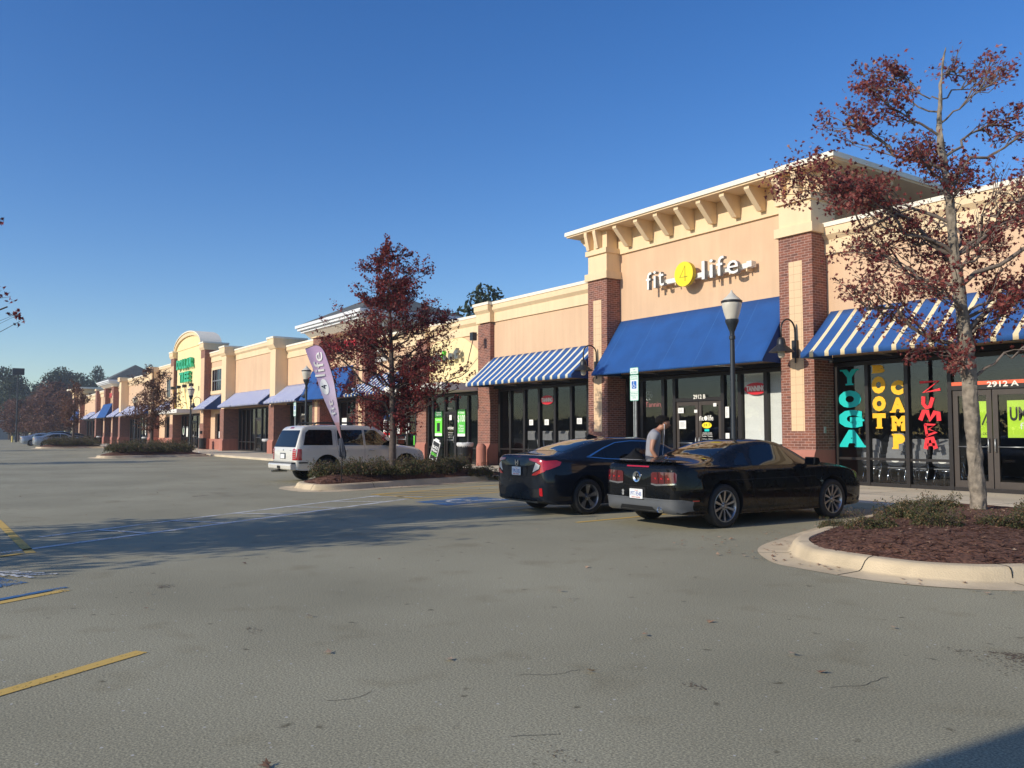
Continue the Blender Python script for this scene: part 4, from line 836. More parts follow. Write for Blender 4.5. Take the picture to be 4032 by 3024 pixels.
# hairline cracks
m = MB(); random.seed(5)
def crack(x, y, a, n, st=.06):
    pts = [(x, y)]
    for i in range(n): a += random.uniform(-.7, .7) * .8; a *= 1; x += math.cos(a) * st; y += math.sin(a) * st; pts.append((x, y)); a = a * .9 + a0 * .1
    gstroke(pts, .0035, .0025)
for (x, y, a0, n) in ((-4.3, 1.8, .9, 5), (-4.1, 2.9, .9, 7), (-3.3, 2.3, 1.3, 4), (-2.9, 4.2, 1.9, 8)): crack(x, y, a0, n)
kind(m.build('asphalt_cracks', 'shadow_gap'))

# ------------------------------------------------------------------ leaves
def leaf_pts(kindl):
    if kindl == 'maple':
        pts = []
        for i, (r, a) in enumerate(((.15, -90), (.55, -55), (.42, -25), (.9, 5), (.45, 30), (.75, 45), (.42, 65), (1.0, 90), (.42, 115), (.75, 135), (.45, 150), (.9, 175), (.42, 205), (.55, 235))): pts.append((r * math.cos(R(a)), r * math.sin(R(a)) + .1))
        return pts
    return [(0, -1), (.42, -.2), (.3, .5), (0, 1), (-.3, .5), (-.42, -.2)]
MAPLE, OVAL = leaf_pts('maple'), leaf_pts('oval')
def add_leaf(m, p, s, shape, rnd, up=.0, curl=.25):
    d = Vector((rnd.gauss(0, 1), rnd.gauss(0, 1), rnd.gauss(0, 1) + up)).normalized(); a = d.orthogonal().normalized(); ang = rnd.uniform(0, 2 * PI); a = Matrix.Rotation(ang, 3, d) @ a; b_ = d.cross(a)
    k = len(m.v)
    for x, y in shape: m.v.append(tuple(p + (a * x + b_ * y) * s * .5 + d * (abs(x) * curl * s * .5)))
    m.f.append(tuple(range(k, k + len(shape)))); m.m.append(m.cur)

# ------------------------------------------------------------------ islands
def catmull(P, n=8, closed=True):
    out = []; N = len(P)
    rng = range(N) if closed else range(N - 1)
    for i in rng:
        if closed: p0, p1, p2, p3 = (Vector(P[(i + k) % N]) for k in (-1, 0, 1, 2))
        else: p0, p1, p2, p3 = Vector(P[max(i - 1, 0)]), Vector(P[i]), Vector(P[i + 1]), Vector(P[min(i + 2, N - 1)])
        for j in range(n):
            t = j / n; out.append(.5 * ((2 * p1) + (p2 - p0) * t + (2 * p0 - 5 * p1 + 4 * p2 - p3) * t * t + (3 * p1 - p0 - 3 * p2 + p3) * t ** 3))
    if not closed: out.append(Vector(P[-1]))
    return out
def island(outline, axis, pan=.38, mound=.22, gutter=True):
    """concrete gutter pan, rounded kerb and a mounded mulch bed; outline counter-clockwise"""
    pts = catmull([(x, y, 0) for x, y in outline], 8); N = len(pts); nor = []
    for i in range(N):
        d = (pts[(i + 1) % N] - pts[i - 1]).normalized(); nor.append(Vector((-d.y, d.x, 0)))
    prof = [(0, .004), (pan, .012), (pan + .03, .03), (pan + .07, .11), (pan + .11, .145), (pan + .15, .15), (pan + .25, .15), (pan + .27, .10)]
    m = MB(); K = len(prof)
    for i in range(N):
        for a, z in prof: q = pts[i] + nor[i] * a; m.v.append((q.x, q.y, z + .004 * noise.noise((q.x * 1.3, q.y * 1.3, z * 9))))
    for i in range(N):
        j = (i + 1) % N
        for k in range(K - 1): m.f.append((i * K + k, j * K + k, j * K + k + 1, i * K + k + 1)); m.m.append(0)
    kb = m.build('island_kerb', 'concrete', smooth=35); kind(kb)
    jm = MB()
    for i in range(4, N, 19):
        q, n_ = pts[i], nor[i]; t = Vector((n_.y, -n_.x, 0)) * .006; ww = [q + n_ * a + Vector((0, 0, z + .003)) + Vector((.02 * math.sin(a * 22 + i), 0, 0)) for a, z in prof[:7]]
        for a, b_ in zip(ww[:-1], ww[1:]): jm.add([a + t, a - t, b_ - t, b_ + t], [(0, 1, 2, 3)])
    kind(jm.build('kerb_cracks', 'shadow_gap'))
    A, B = Vector((*axis[0], 0)), Vector((*axis[1], 0)); ab = B - A
    def near(p): t = max(0, min(1, (p - A).dot(ab) / ab.length_squared)); return A + ab * t
    m = MB(); RN = 14
    for k in range(RN + 1):
        f = k / RN
        for i in range(N):
            e = pts[i] + nor[i] * (pan + .2); c = near(e); q = e.lerp(c, f); m.v.append((q.x, q.y, .125 + mound * (1 - (1 - f) ** 2) + .018 * noise.noise((q.x * 5, q.y * 5, 0)) + .03 * noise.noise((q.x * 1.4, q.y * 1.4, 3))))
    for k in range(RN):
        for i in range(N): j = (i + 1) % N; m.f.append((k * N + i, k * N + j, (k + 1) * N + j, (k + 1) * N + i)); m.m.append(0)
    bed = m.build('mulch_bed', 'mulch', smooth=True); kind(bed)
    bv = BVHTree.FromPolygons([Vector(v) for v in m.v], [f for f in m.f])
    def h(x, y):
        r_ = bv.ray_cast(Vector((x, y, 5)), Vector((0, 0, -1))); return r_[0].z if r_[0] else None
    return h
RI = [(-5.56, 7.58), (-4.6, 7.55), (-3.95, 7.86), (-3.5, 8.4), (-3.25, 9.4), (-3.5, 11.5), (-4.1, 13.6), (-4.6, 14.6), (-8.55, 14.6), (-8.25, 13), (-7.95, 11.5), (-7.35, 9.7), (-6.85, 8.5), (-6.1, 7.75)]
hR = island(RI, ((-5.2, 9.3), (-6.4, 13.6)), .34, .17)
MI = [(-20.3, 7.45), (-19.55, 7.6), (-19.2, 8.4), (-19.6, 9.9), (-20.1, 11.4), (-20.75, 14.0), (-20.9, 14.6), (-23.9, 14.6), (-23.6, 12.6), (-22.95, 10.4), (-22.4, 9.0), (-21.9, 7.95), (-21.2, 7.52)]
hM = island(MI, ((-20.7, 9.0), (-22.3, 13.6)), .38, .22)
DI = [(-52.0, 7.7), (-51.1, 8.0), (-50.9, 9), (-51.4, 11), (-52.6, 14.6), (-60.5, 14.6), (-59.5, 12), (-57.5, 9.6), (-55, 8.2), (-53.2, 7.7)]
hD = island(DI, ((-53, 9.6), (-56.5, 13.2)), .38, .25)
FI = [(-87.9, 8.2), (-87.0, 8.6), (-86.8, 10), (-87.6, 13), (-88.2, 14.6), (-94.5, 14.6), (-93.8, 12), (-92.3, 9.6), (-90.5, 8.4), (-89, 8.1)]
hF = island(FI, ((-89, 10), (-91.5, 13)), .38, .25)

# ------------------------------------------------------------------ shrubs
def shrub_mesh(seed, n=2000, rx=.62, rz=.36, ls=.06, mat='leaf_shrub'):
    rnd = random.Random(seed); m = MB()
    lumps = [(Vector((rnd.uniform(-.5, .5) * rx, rnd.uniform(-.5, .5) * rx, rnd.uniform(.05, .35) * rz)), rnd.uniform(.45, .7)) for _ in range(7)]
    for i in range(n):
        c, r_ = rnd.choice(lumps); d = Vector((rnd.gauss(0, 1), rnd.gauss(0, 1), abs(rnd.gauss(0, 1)) * .9 - .1)).normalized(); q = c + Vector((d.x * rx * r_, d.y * rx * r_, d.z * rz * r_ * 1.3)) * rnd.uniform(.75, 1.08) ** .5
        add_leaf(m, q, ls * rnd.uniform(.6, 1.3), OVAL, rnd, .4)
    m.mat(1)
    for i in range(60):
        a = rnd.uniform(0, 2 * PI); e = Vector((math.cos(a) * rx * rnd.uniform(.4, 1.05), math.sin(a) * rx * rnd.uniform(.4, 1.05), rz * rnd.uniform(.6, 1.5)))
        for q in range(5): add_leaf(m.mat(0), e + Vector((rnd.gauss(0, .02), rnd.gauss(0, .02), rnd.gauss(0, .03))), ls * .8, OVAL, rnd, .3)
        m.mat(1)
        m.tube([(0, 0, 0), e * .5 + Vector((0, 0, .05)), e], [.008, .005, .002], 4, False)
    return m
shr = []
for i in range(4):
    o = shrub_mesh(20 + i).build('shrub', ['leaf_shrub', 'bark_dark']); shr.append(o)
shrub_used = set()
def put_shrub(k, x, y, z, s, label, group):
    src = shr[k % 4]
    if k % 4 in shrub_used: o = src.copy(); COL.objects.link(o)
    else: o = src; shrub_used.add(k % 4)
    o.location = (x, y, z); o.rotation_euler = (0, 0, k * 1.7); o.scale = (s, s, s * (.9 + .2 * ((k * 7) % 5) / 5)); tag(o, label, 'shrub', group)
random.seed(8)
RS = [(-7.0, 10.35, .62), (-6.1, 9.75, .78), (-5.5, 10.2, .7), (-6.6, 11.2, .9), (-6.0, 11.0, .85), (-5.2, 11.1, .85), (-6.9, 12.2, .8), (-7.1, 13.2, .8), (-5.2, 12.2, .9), (-4.6, 11.4, .75), (-4.5, 12.5, .9), (-5.6, 13.4, .9), (-4.9, 13.6, .8)]
RL = ['small low shrub by the front tyre of the black coupe', 'green shrub nearest the tip of the near island mulch', 'low shrub at the front edge of the near island planting, right of the nearest one', 'wide bronze-green shrub behind the two front shrubs of the near island', 'shrub in the middle of the near island planting', 'shrub right of centre in front of the near trunk', 'shrub behind the coupe wheel shrub, against the sidewalk', 'rearmost shrub left of the near trunk', 'shrub directly right of the near trunk base', 'low shrub at the right edge of the photo, in front', 'taller shrub at the right edge of the photo, behind', 'shrub hidden behind the near trunk', 'rearmost shrub right of the near trunk']
for k, (x, y, s) in enumerate(RS): put_shrub(k, x, y, (hR(x, y) or .15) - .06, s * .68, RL[k], 'low shrubs on the near island')
MS = [(-20.9, 8.75), (-21.5, 9.0), (-20.6, 9.6), (-21.3, 9.9), (-22.0, 10.0), (-20.8, 10.5), (-21.7, 10.9), (-22.4, 11.4), (-21.0, 11.4), (-21.8, 12.0), (-21.3, 12.4), (-22.6, 12.6), (-21.7, 13.1), (-21.2, 13.6), (-22.5, 13.6)]
for k, (x, y) in enumerate(MS): put_shrub(k, x, y, (hM(x, y) or .15) - .04, .92 if y < 12.5 else .85, 'bushy low shrub in the massed planting around the trunk on the middle island', 'low shrubs on the middle island')
DS = [(-52.3, 9.2), (-53.5, 9.4), (-52.4, 10.4), (-53.8, 10.6), (-55.1, 10.2), (-52.9, 11.6), (-54.3, 11.8), (-55.8, 11.6), (-57, 11.4), (-53.4, 12.8), (-55, 13), (-56.8, 12.9), (-58.2, 12.8)]
for k, (x, y) in enumerate(DS): put_shrub(k, x, y, (hD(x, y) or .15) - .05, 1.35, 'dark low shrub in the massed planting on the island before the arched store', 'low shrubs on the arched store island')
FS = [(-88.2, 9.8), (-88.3, 11), (-89.7, 10.4), (-89.3, 12), (-91, 11.6), (-88.9, 13.2), (-90.8, 13), (-92.2, 12.6)]
for k, (x, y) in enumerate(FS): put_shrub(k, x, y, (hF(x, y) or .15) - .05, 1.6, 'dark low shrub on the farthest island in front of the silver sedan', 'low shrubs on the farthest island')

# ------------------------------------------------------------------ fallen leaves
m = MB(); rnd = random.Random(4)
for i in range(900):
    r_ = rnd.random()
    if r_ < .55:
        x, y = rnd.uniform(-8, -3.4), rnd.uniform(7.6, 13.5); z = hR(x, y)
        if z is None: z = .01
    elif r_ < .8:
        x, y = rnd.uniform(-23.5, -19.3), rnd.uniform(7.6, 12.5); z = hM(x, y)
        if z is None: z = .01
    elif r_ < .93: x, y, z = rnd.uniform(-26, -1), rnd.uniform(.5, 14), .008
    else: x, y, z = rnd.uniform(-13, -4), rnd.uniform(14.9, 18.6), .136
    k = len(m.v); add_leaf(m, Vector((x, y, z + .008)), rnd.uniform(.05, .09), MAPLE, rnd, 9)
for (x, y) in ((-5.2, 2.2), (-3.6, 1.25), (-9.2, 2.9), (-6.3, 2.5), (-4.6, 2.75), (-2.2, 2.2), (-3.1, 4.4), (-4.4, 4.9), (-6.9, 5.8), (-2.0, 3.2), (-3.9, 3.3)): add_leaf(m, Vector((x, y, .010)), .085, MAPLE, rnd, 5)
kind(m.build('fallen_leaves', 'leaf_dry'), 'stuff', 'dry fallen leaves scattered on mulch and asphalt')
m = MB()
for i in range(3600):
    if i % 3: x, y = rnd.uniform(-8, -3.4), rnd.uniform(7.9, 11.5); z = hR(x, y)
    else: x, y = rnd.uniform(-23, -19.6), rnd.uniform(7.9, 10.5); z = hM(x, y)
    if z is None or z < .12: continue
    a = rnd.uniform(0, PI); l = rnd.uniform(.02, .07); w = rnd.uniform(.004, .013); dx, dy = math.cos(a), math.sin(a); z += .006
    m.add([(x - dx * l - dy * w, y - dy * l + dx * w, z), (x + dx * l - dy * w, y + dy * l + dx * w, z + rnd.uniform(0, .02)), (x + dx * l + dy * w, y + dy * l - dx * w, z + rnd.uniform(0, .02)), (x - dx * l + dy * w, y - dy * l - dx * w, z)], [(0, 1, 2, 3)])
kind(m.build('bark_chips', 'leaf_brown'), 'stuff', 'loose bark chips on the mulch beds')

# ------------------------------------------------------------------ trees
CR = Vector((math.cos(R(-55.05)) * 1.0, -math.sin(R(-55.05)), 0)) * 1.0     # horizontal direction across the view
CR = Vector((.5729, .8196, 0)); CD = Vector((-.8196, .5729, 0))
def branch(m, a, b_, r0, r1, rnd, wob=.08, n=6, sag=0):
    a, b_ = Vector(a), Vector(b_); L = (b_ - a).length; pts = [a]; off = Vector((0, 0, 0))
    for i in range(1, n):
        t = i / n; off = off * .6 + Vector((rnd.gauss(0, 1), rnd.gauss(0, 1), rnd.gauss(0, 1))) * L * wob * .5; pts.append(a.lerp(b_, t) + off * math.sin(PI * t) + Vector((0, 0, sag * L * math.sin(PI * t))))
    pts.append(b_); m.tube(pts, [r0 + (r1 - r0) * i / n for i in range(n + 1)], 7 if r0 > .02 else 4, False)
    return pts
def tree(name, base, trunk, clusters, leafm, nleaf, ls, seed, label, group=None, r0=.13, barkm='bark', twigs=5, loose=1.0):
    """trunk: list of (a, depth, h, radius) rel. to base in the across/depth frame; clusters: (a, depth, h, rad, weight)"""
    rnd = random.Random(seed); root = tag(empty(name, base), label, 'tree', group); B = Vector(base)
    def wp(a, d, h): return B + CR * a + CD * d + Vector((0, 0, h))
    m = MB(); tp = [wp(a, d, h) for a, d, h, r in trunk]; tp = catmull([tuple(p) for p in tp], 5, False)
    rr = []; tr = [t[3] for t in trunk]
    for i in range(len(tp)): f = i / (len(tp) - 1) * (len(tr) - 1); k = min(int(f), len(tr) - 2); rr.append(tr[k] + (tr[k + 1] - tr[k]) * (f - k))
    rr2 = [r_ * (1 + .03 * math.sin(i * 1.3)) for i, r_ in enumerate(rr)]; seg = 36 if barkm == 'bark' else 14
    if barkm == 'bark':
        tp2 = []; rq = []
        for i in range(len(tp) - 1):
            for q in range(5): tp2.append(tp[i].lerp(tp[i + 1], q / 5)); rq.append(rr2[i] + (rr2[i + 1] - rr2[i]) * q / 5)
        m.tube(tp2, rq, seg, True); m.v = [tuple(Vector(v) + Vector((noise.noise((v[0] * 16, v[1] * 16, v[2] * 5)), noise.noise((v[0] * 16 + 9, v[1] * 16, v[2] * 5)), 0)) * .022 + Vector((noise.noise((v[0] * 45, v[1] * 45, v[2] * 14)), noise.noise((v[0] * 45 + 9, v[1] * 45, v[2] * 14)), 0)) * .010) for v in m.v]
    else: m.tube(tp, rr2, seg, True)
    m.build('trunk', barkm, root, smooth=True)
    m = MB(); lf = MB(); tot = sum(c[4] for c in clusters)
    for (a, d, h, rad, wgt, *lo) in clusters:
        c = wp(a, d, h)
        # start on trunk below the cluster
        best = min(range(len(tp)), key=lambda i: abs(tp[i].z - (c.z - .55 * (c - tp[i]).to_2d().length)) + (0 if tp[i].z < c.z else 3))
        st = tp[best]; pts = branch(m, st, c, max(.012, min(rr[best] * .5, .012 + .011 * (c - st).length)), .009, rnd, .10, 8, .04)
        nt_ = max(3, int(twigs * rad * 6)); ends = []
        for i in range(nt_):
            v = Vector((rnd.gauss(0, 1), rnd.gauss(0, 1), rnd.gauss(0, .8) + .25)); v = v.normalized() * rad * rnd.uniform(.55, 1.15)
            s = pts[rnd.randint(3, len(pts) - 1)]; e = c + v; q = branch(m, s, e, .010, .0035, rnd, .12, 5)
            ends.append(q)
            for j in range(2):
                v2 = Vector((rnd.gauss(0, 1), rnd.gauss(0, 1), rnd.gauss(0, 1) + .5)).normalized() * rad * .35; q2 = branch(m, q[rnd.randint(2, 4)], e + v2, .005, .002, rnd, .1, 3); ends.append(q2)
        k = int(nleaf * wgt / tot)
        for i in range(k):
            q = rnd.choice(ends); p = q[rnd.randint(1, len(q) - 1)] + Vector((rnd.gauss(0, 1), rnd.gauss(0, 1), rnd.gauss(0, 1))) * rad * .15 * loose
            add_leaf(lf, p, (lo[0] if lo else ls) * rnd.uniform(.6, 1.25), MAPLE, rnd, .3, .35)
    m.build('branches', 'bark_branch' if barkm == 'bark' else barkm, root, smooth=True); lf.build('crown', leafm, root)
    return root
def crown_clusters(rnd, prof, n, depth=.9):
    """prof: list of (h, half width)"""
    out = []
    for i in range(n):
        h = prof[0][0] + (prof[-1][0] - prof[0][0]) * ((i + rnd.random()) / n)
        for (h0, w0), (h1, w1) in zip(prof[:-1], prof[1:]):
            if h0 <= h <= h1: w = w0 + (w1 - w0) * (h - h0) / (h1 - h0); break
        t = rnd.uniform(0, 2 * PI); r_ = math.sqrt(rnd.random()) * .82; out.append((math.cos(t) * r_ * w, math.sin(t) * r_ * w * depth, h, .22 + w * .2, .4 + w))
    return out
# near tree (right edge)
BX, BY = -6.35, 12.95; bz = (hR(BX, BY) or .25) - .03
near = [(-2.65, .3, 4.95, .50, 9), (-2.1, -.3, 4.75, .5, 8), (-1.75, .4, 5.0, .35, 3), (-2.0, .2, 5.95, .38, 4), (-1.5, -.2, 6.15, .35, 4), (-1.25, .3, 6.75, .35, 3), (-1.45, .5, 6.6, .3, 2), (-.75, .2, 5.35, .4, 4), (-1.2, -.5, 5.3, .35, 2.5), (-.5, -.4, 4.9, .35, 2),
        (-1.85, .2, 3.95, .4, 3), (-1.45, .6, 4.1, .35, 2), (-2.05, -.1, 3.25, .35, 2.5), (-1.5, .3, 3.15, .45, 4), (-1.0, -.6, 3.3, .45, 3.5), (-.5, .6, 3.5, .4, 3), (-1.05, .1, 4.2, .4, 2.5), (-.1, .9, 4.0, .45, 3),
        (-.75, .1, 2.55, .38, 3.5), (-.45, -.3, 2.25, .3, 2), (.1, .3, 2.7, .4, 3), (.5, -.3, 3.0, .45, 5), (.75, .3, 3.5, .45, 5), (.45, .2, 4.1, .4, 4), (.9, -.2, 4.5, .45, 4), (.35, .6, 5.2, .4, 2.5), (.75, .1, 5.9, .4, 2.5), (.3, -.3, 6.4, .35, 1.2), (-.1, .2, 6.8, .35, 1),
        (.6, .4, 6.9, .3, 1.2), (1.3, .0, 3.6, .6, 5), (1.5, .3, 4.7, .6, 4), (1.2, -.3, 5.9, .5, 3), (2.0, .3, 3.9, .6, 4), (2.3, -.3, 4.8, .6, 4), (.8, -.4, 2.55, .3, 1.5), (-.3, -.9, 3.9, .4, 2), (.2, 1.3, 4.7, .5, 2), (0, -1.4, 4.4, .5, 2), (-1.0, 1.2, 4.6, .5, 2)]
tree('maple_tree', (BX, BY, bz), [(0, 0, -.1, .138), (-.02, 0, .2, .112), (-.07, .0, 1.3, .104), (-.12, 0, 2.4, .10), (-.22, .03, 3.6, .075), (-.32, .0, 4.8, .062), (-.42, .02, 5.7, .042), (-.38, 0, 6.6, .018), (-.30, 0, 7.1, .006)], [(a * (.90 if a < 0 else 1), d, h, r_, w) for a, d, h, r_, w in near], 'leaf_rust', 15000, .088, 31,
     'large sparse red maple with pale thick trunk on the island at the right edge', r0=.12, twigs=5.5, loose=1.0)
# middle tree
rnd = random.Random(9); mp_ = [(1.2, .6), (1.9, 1.35), (2.6, 2.05), (3.3, 2.1), (3.9, 1.95), (4.5, 1.6), (5.1, 1.35), (5.6, 1.05), (6.0, .7), (6.3, .35)]
mc = [(a - .14, d, h, r_, w) for a, d, h, r_, w in crown_clusters(rnd, mp_, 64)] + [(1.75, 0, 2.35, .25, .9), (2.1, .2, 2.9, .25, .9), (-1.9, 0, 3.2, .28, 1.2), (-1.75, .3, 3.7, .25, 1), (1.55, 0, 4.35, .28, 1.3), (-.95, 0, 4.9, .25, 1)]
tree('maple_tree', (-20.95, 10.62, (hM(-20.95, 10.62) or .3) - .05), [(0, 0, -.1, .12), (0, 0, .3, .10), (.0, 0, 1.4, .085), (-.03, 0, 2.6, .075), (-.08, 0, 4, .05), (-.15, 0, 5.2, .025), (-.15, 0, 6.3, .006)], mc, 'leaf_red', 21000, .10, 12,
     'dense dark red maple on the middle island beside the white SUV', r0=.1, barkm='bark_dark', twigs=3.0, loose=.6)
rnd = random.Random(19)
tree('maple_tree', (-57, 11.9, (hD(-57, 11.9) or .3) - .05), [(0, 0, -.1, .12), (0, 0, 1.3, .10), (.05, 0, 3, .06), (0, 0, 5.3, .01)], crown_clusters(rnd, [(1.4, .8), (2.2, 2.3), (3.2, 2.1), (4.2, 1.5), (5.2, .6)], 34), 'leaf_brown', 5200, .15, 5,
     'half-bare brownish maple on the island before the arched store', barkm='bark_dark', twigs=2.0)
rnd = random.Random(29)
tree('maple_tree', (-91.2, 11.9, (hF(-91.2, 11.9) or .3) - .05), [(0, 0, -.1, .14), (0, 0, 1.5, .12), (.05, 0, 3, .08), (0, 0, 5.6, .01)], crown_clusters(rnd, [(1.7, .8), (2.6, 2.2), (3.6, 2.4), (4.8, 1.6), (5.9, .6)], 30), 'leaf_brown', 3600, .2, 6,
     'thin brownish maple on the farthest island before the silver sedan', barkm='bark_dark', twigs=1.8)
# tree just outside the frame on the left: its twigs enter at the left edge and its shade lies across the lot
rnd = random.Random(39); lc = [(a + (h - 2.6) * -.12, d + (h - 2.6) * .34, h, r_, w) for a, d, h, r_, w in crown_clusters(rnd, [(2.3, 2.2), (3.1, 3.2), (4.4, 2.5), (6.0, 1.5), (7.4, .6)], 52, 1.0)] + [(4.80, 1.98, 2.92, .26, 1.6, .085), (4.66, 1.92, 4.02, .15, .7, .085)]
lc = [c for c in lc]
tree('maple_tree', (-12.7, -4.3, 0), [(0, 0, -.1, .15), (0, 0, 1.5, .13), (0, 0, 3.5, .1), (0, 0, 5.5, .05), (0, 0, 7.4, .01)], lc, 'leaf_red', 14000, .17, 7,
     'dark red maple with leafy twigs poking in at the left edge', barkm='bark_dark', twigs=2.0)
for i, (x, y, s_) in enumerate(((-46, -3.2, 41), (-79, -1.5, 42))):
    rnd = random.Random(s_)
    tree('maple_tree', (x, y, 0), [(0, 0, -.1, .15), (0, 0, 1.5, .13), (0, 0, 3.5, .1), (0, 0, 6.6, .01)], crown_clusters(rnd, [(2.2, 1.6), (3.2, 2.6), (4.6, 2.4), (6.2, 1.4)], 30), 'leaf_red', 2500, .22, s_ + 3,
         ['dark red maple left of the frame shading the lot before the arched store', 'far dark red maple left of the frame shading the lot near the silver sedans'][i], barkm='bark_dark', twigs=1.5)
# background trees: three crown meshes shared by all
def bigcrown(seed, mat, n=2600, shape=1.0, ls=.55, lo=.25):
    rnd = random.Random(seed); m = MB(); lumps = []
    for i in range(26):
        h = rnd.uniform(lo, .93); w = .33 * math.sin(PI * min(1, max(.08, (h - lo + .12) / (1.05 - lo)))) ** .6 * shape; t = rnd.uniform(0, 2 * PI); r_ = math.sqrt(rnd.random()) * w * .75
        lumps.append((Vector((math.cos(t) * r_, math.sin(t) * r_, h)), rnd.uniform(.07, .13)))
    for i in range(n):
        c, r_ = rnd.choice(lumps); d = Vector((rnd.gauss(0, 1), rnd.gauss(0, 1), rnd.gauss(0, 1))).normalized(); add_leaf(m, c + d * r_ * rnd.uniform(.7, 1.1), ls / 14 * rnd.uniform(.6, 1.3), OVAL, rnd)
    return m
def bgtree_proto(seed, mat, name, **k):
    root = empty(name); MB().tube([(0, 0, 0), (0, .0, .3), (.01, 0, .8)], [.018, .014, .004], 6).build('trunk', 'bark_dark', root); bigcrown(seed, mat, **k).build('crown', mat, root); return root
protos = [bgtree_proto(51, 'leaf_green', 'oak_tree', lo=.15), bgtree_proto(52, 'leaf_green', 'pine_tree', shape=.8, lo=.3), bgtree_proto(53, 'leaf_brown', 'small_tree', lo=.25, n=2000, ls=.7)]
pused = set()
def put_tree(k, x, y, h, label, group, wide=1.0, rz=0):
    if k in pused: o = copy_tree(protos[k])
    else: o = protos[k]; pused.add(k)
    o.location = (x, y, 0); o.scale = (h * wide, h * wide, h); o.rotation_euler = (0, 0, rz); tag(o, label, 'tree', group)
rnd = random.Random(2)
put_tree(1, -66, 43, 15.2, 'dark pine crown rising behind the low roof left of the tall tower', None, .95, 1)
px2 = lambda px, d: (lambda a: (d * math.sin(a), d * math.cos(a)))(R(-55.05) + math.atan((px - 2016) / 3310))
bgs = [(0, -60, 250, 17, 1.3), (0, 20, 230, 16.5, 1.2), (0, 60, 235, 15.5, 1.0), (0, 150, 260, 14.5, 1.2), (0, 200, 240, 16.5, 1.2), (1, 235, 250, 18.5, 1.0), (0, 275, 260, 18, 1.1), (1, 310, 240, 16.5, .9), (0, 110, 300, 14, 1.6), (0, 345, 250, 15.5, 1.0), (1, 383, 270, 20.5, .7), (0, 420, 290, 16, 1.2), (0, -130, 240, 18, 1.3), (0, -20, 290, 15, 1.6), (0, 170, 300, 15, 1.6), (0, 230, 310, 16, 1.5), (1, 95, 270, 14.5, .9), (0, 40, 210, 12.5, 1.2)]
for i, (k, px, d, h, w) in enumerate(bgs):
    x, y = px2(px, d); put_tree(k, x, y, h, 'dark green tree in the woodland line beyond the far end of the lot', 'woodland trees beyond the lot', w, i)
reds = [(48, 175, 7.4), (75, 165, 7.2), (105, 175, 7.0), (128, 160, 6.8), (150, 190, 9.5), (185, 175, 10), (215, 165, 10.5), (245, 155, 8.4), (175, 150, 6.6), (228, 185, 11.2), (268, 170, 9)]
for i, (px, d, h) in enumerate(reds):
    x, y = px2(px, d); put_tree(2, x, y, h, 'rust brown small tree in the row before the dark woodland at the far left', 'rust brown trees at the far left', 1.35, i * 1.3)
# woodland on the far side of the lot behind the photographer (seen in the shop glass)
m = MB(); rnd = random.Random(77)
for i in range(9000):
    x = rnd.uniform(-260, 90); h = 5.2 + 1.8 * noise.noise((x * .06, 0, 0)) + 1.2 * noise.noise((x * .3, 5, 0)); add_leaf(m, Vector((x, -120 + rnd.uniform(-4, 4), h * rnd.random() ** .6)), rnd.uniform(1.2, 2.2), OVAL, rnd)
kind(m.build('woodland', 'leaf_green'), 'stuff', 'low tree line on the far side of the lot')
sheet_poly('meadow', [(-1200, -900), (600, -900), (600, -90.5), (-1200, -90.5)], .0, 'leaf_green')
# ------------------------------------------------------------------ vehicles
def interp(xs, ys, x):
    if x <= xs[0]: return ys[0]
    for i in range(len(xs) - 1):
        if x <= xs[i + 1]:
            def sl(k):
                if k <= 0: return (ys[1] - ys[0]) / (xs[1] - xs[0])
                if k >= len(xs) - 1: return (ys[-1] - ys[-2]) / (xs[-1] - xs[-2])
                a = (ys[k] - ys[k - 1]) / (xs[k] - xs[k - 1]); b_ = (ys[k + 1] - ys[k]) / (xs[k + 1] - xs[k])
                return 0 if a * b_ <= 0 else 2 * a * b_ / (a + b_)
            h = xs[i + 1] - xs[i]; t = (x - xs[i]) / h; m0, m1 = sl(i) * h, sl(i + 1) * h
            return (2 * t ** 3 - 3 * t ** 2 + 1) * ys[i] + (t ** 3 - 2 * t ** 2 + t) * m0 + (-2 * t ** 3 + 3 * t ** 2) * ys[i + 1] + (t ** 3 - t ** 2) * m1
    return ys[-1]
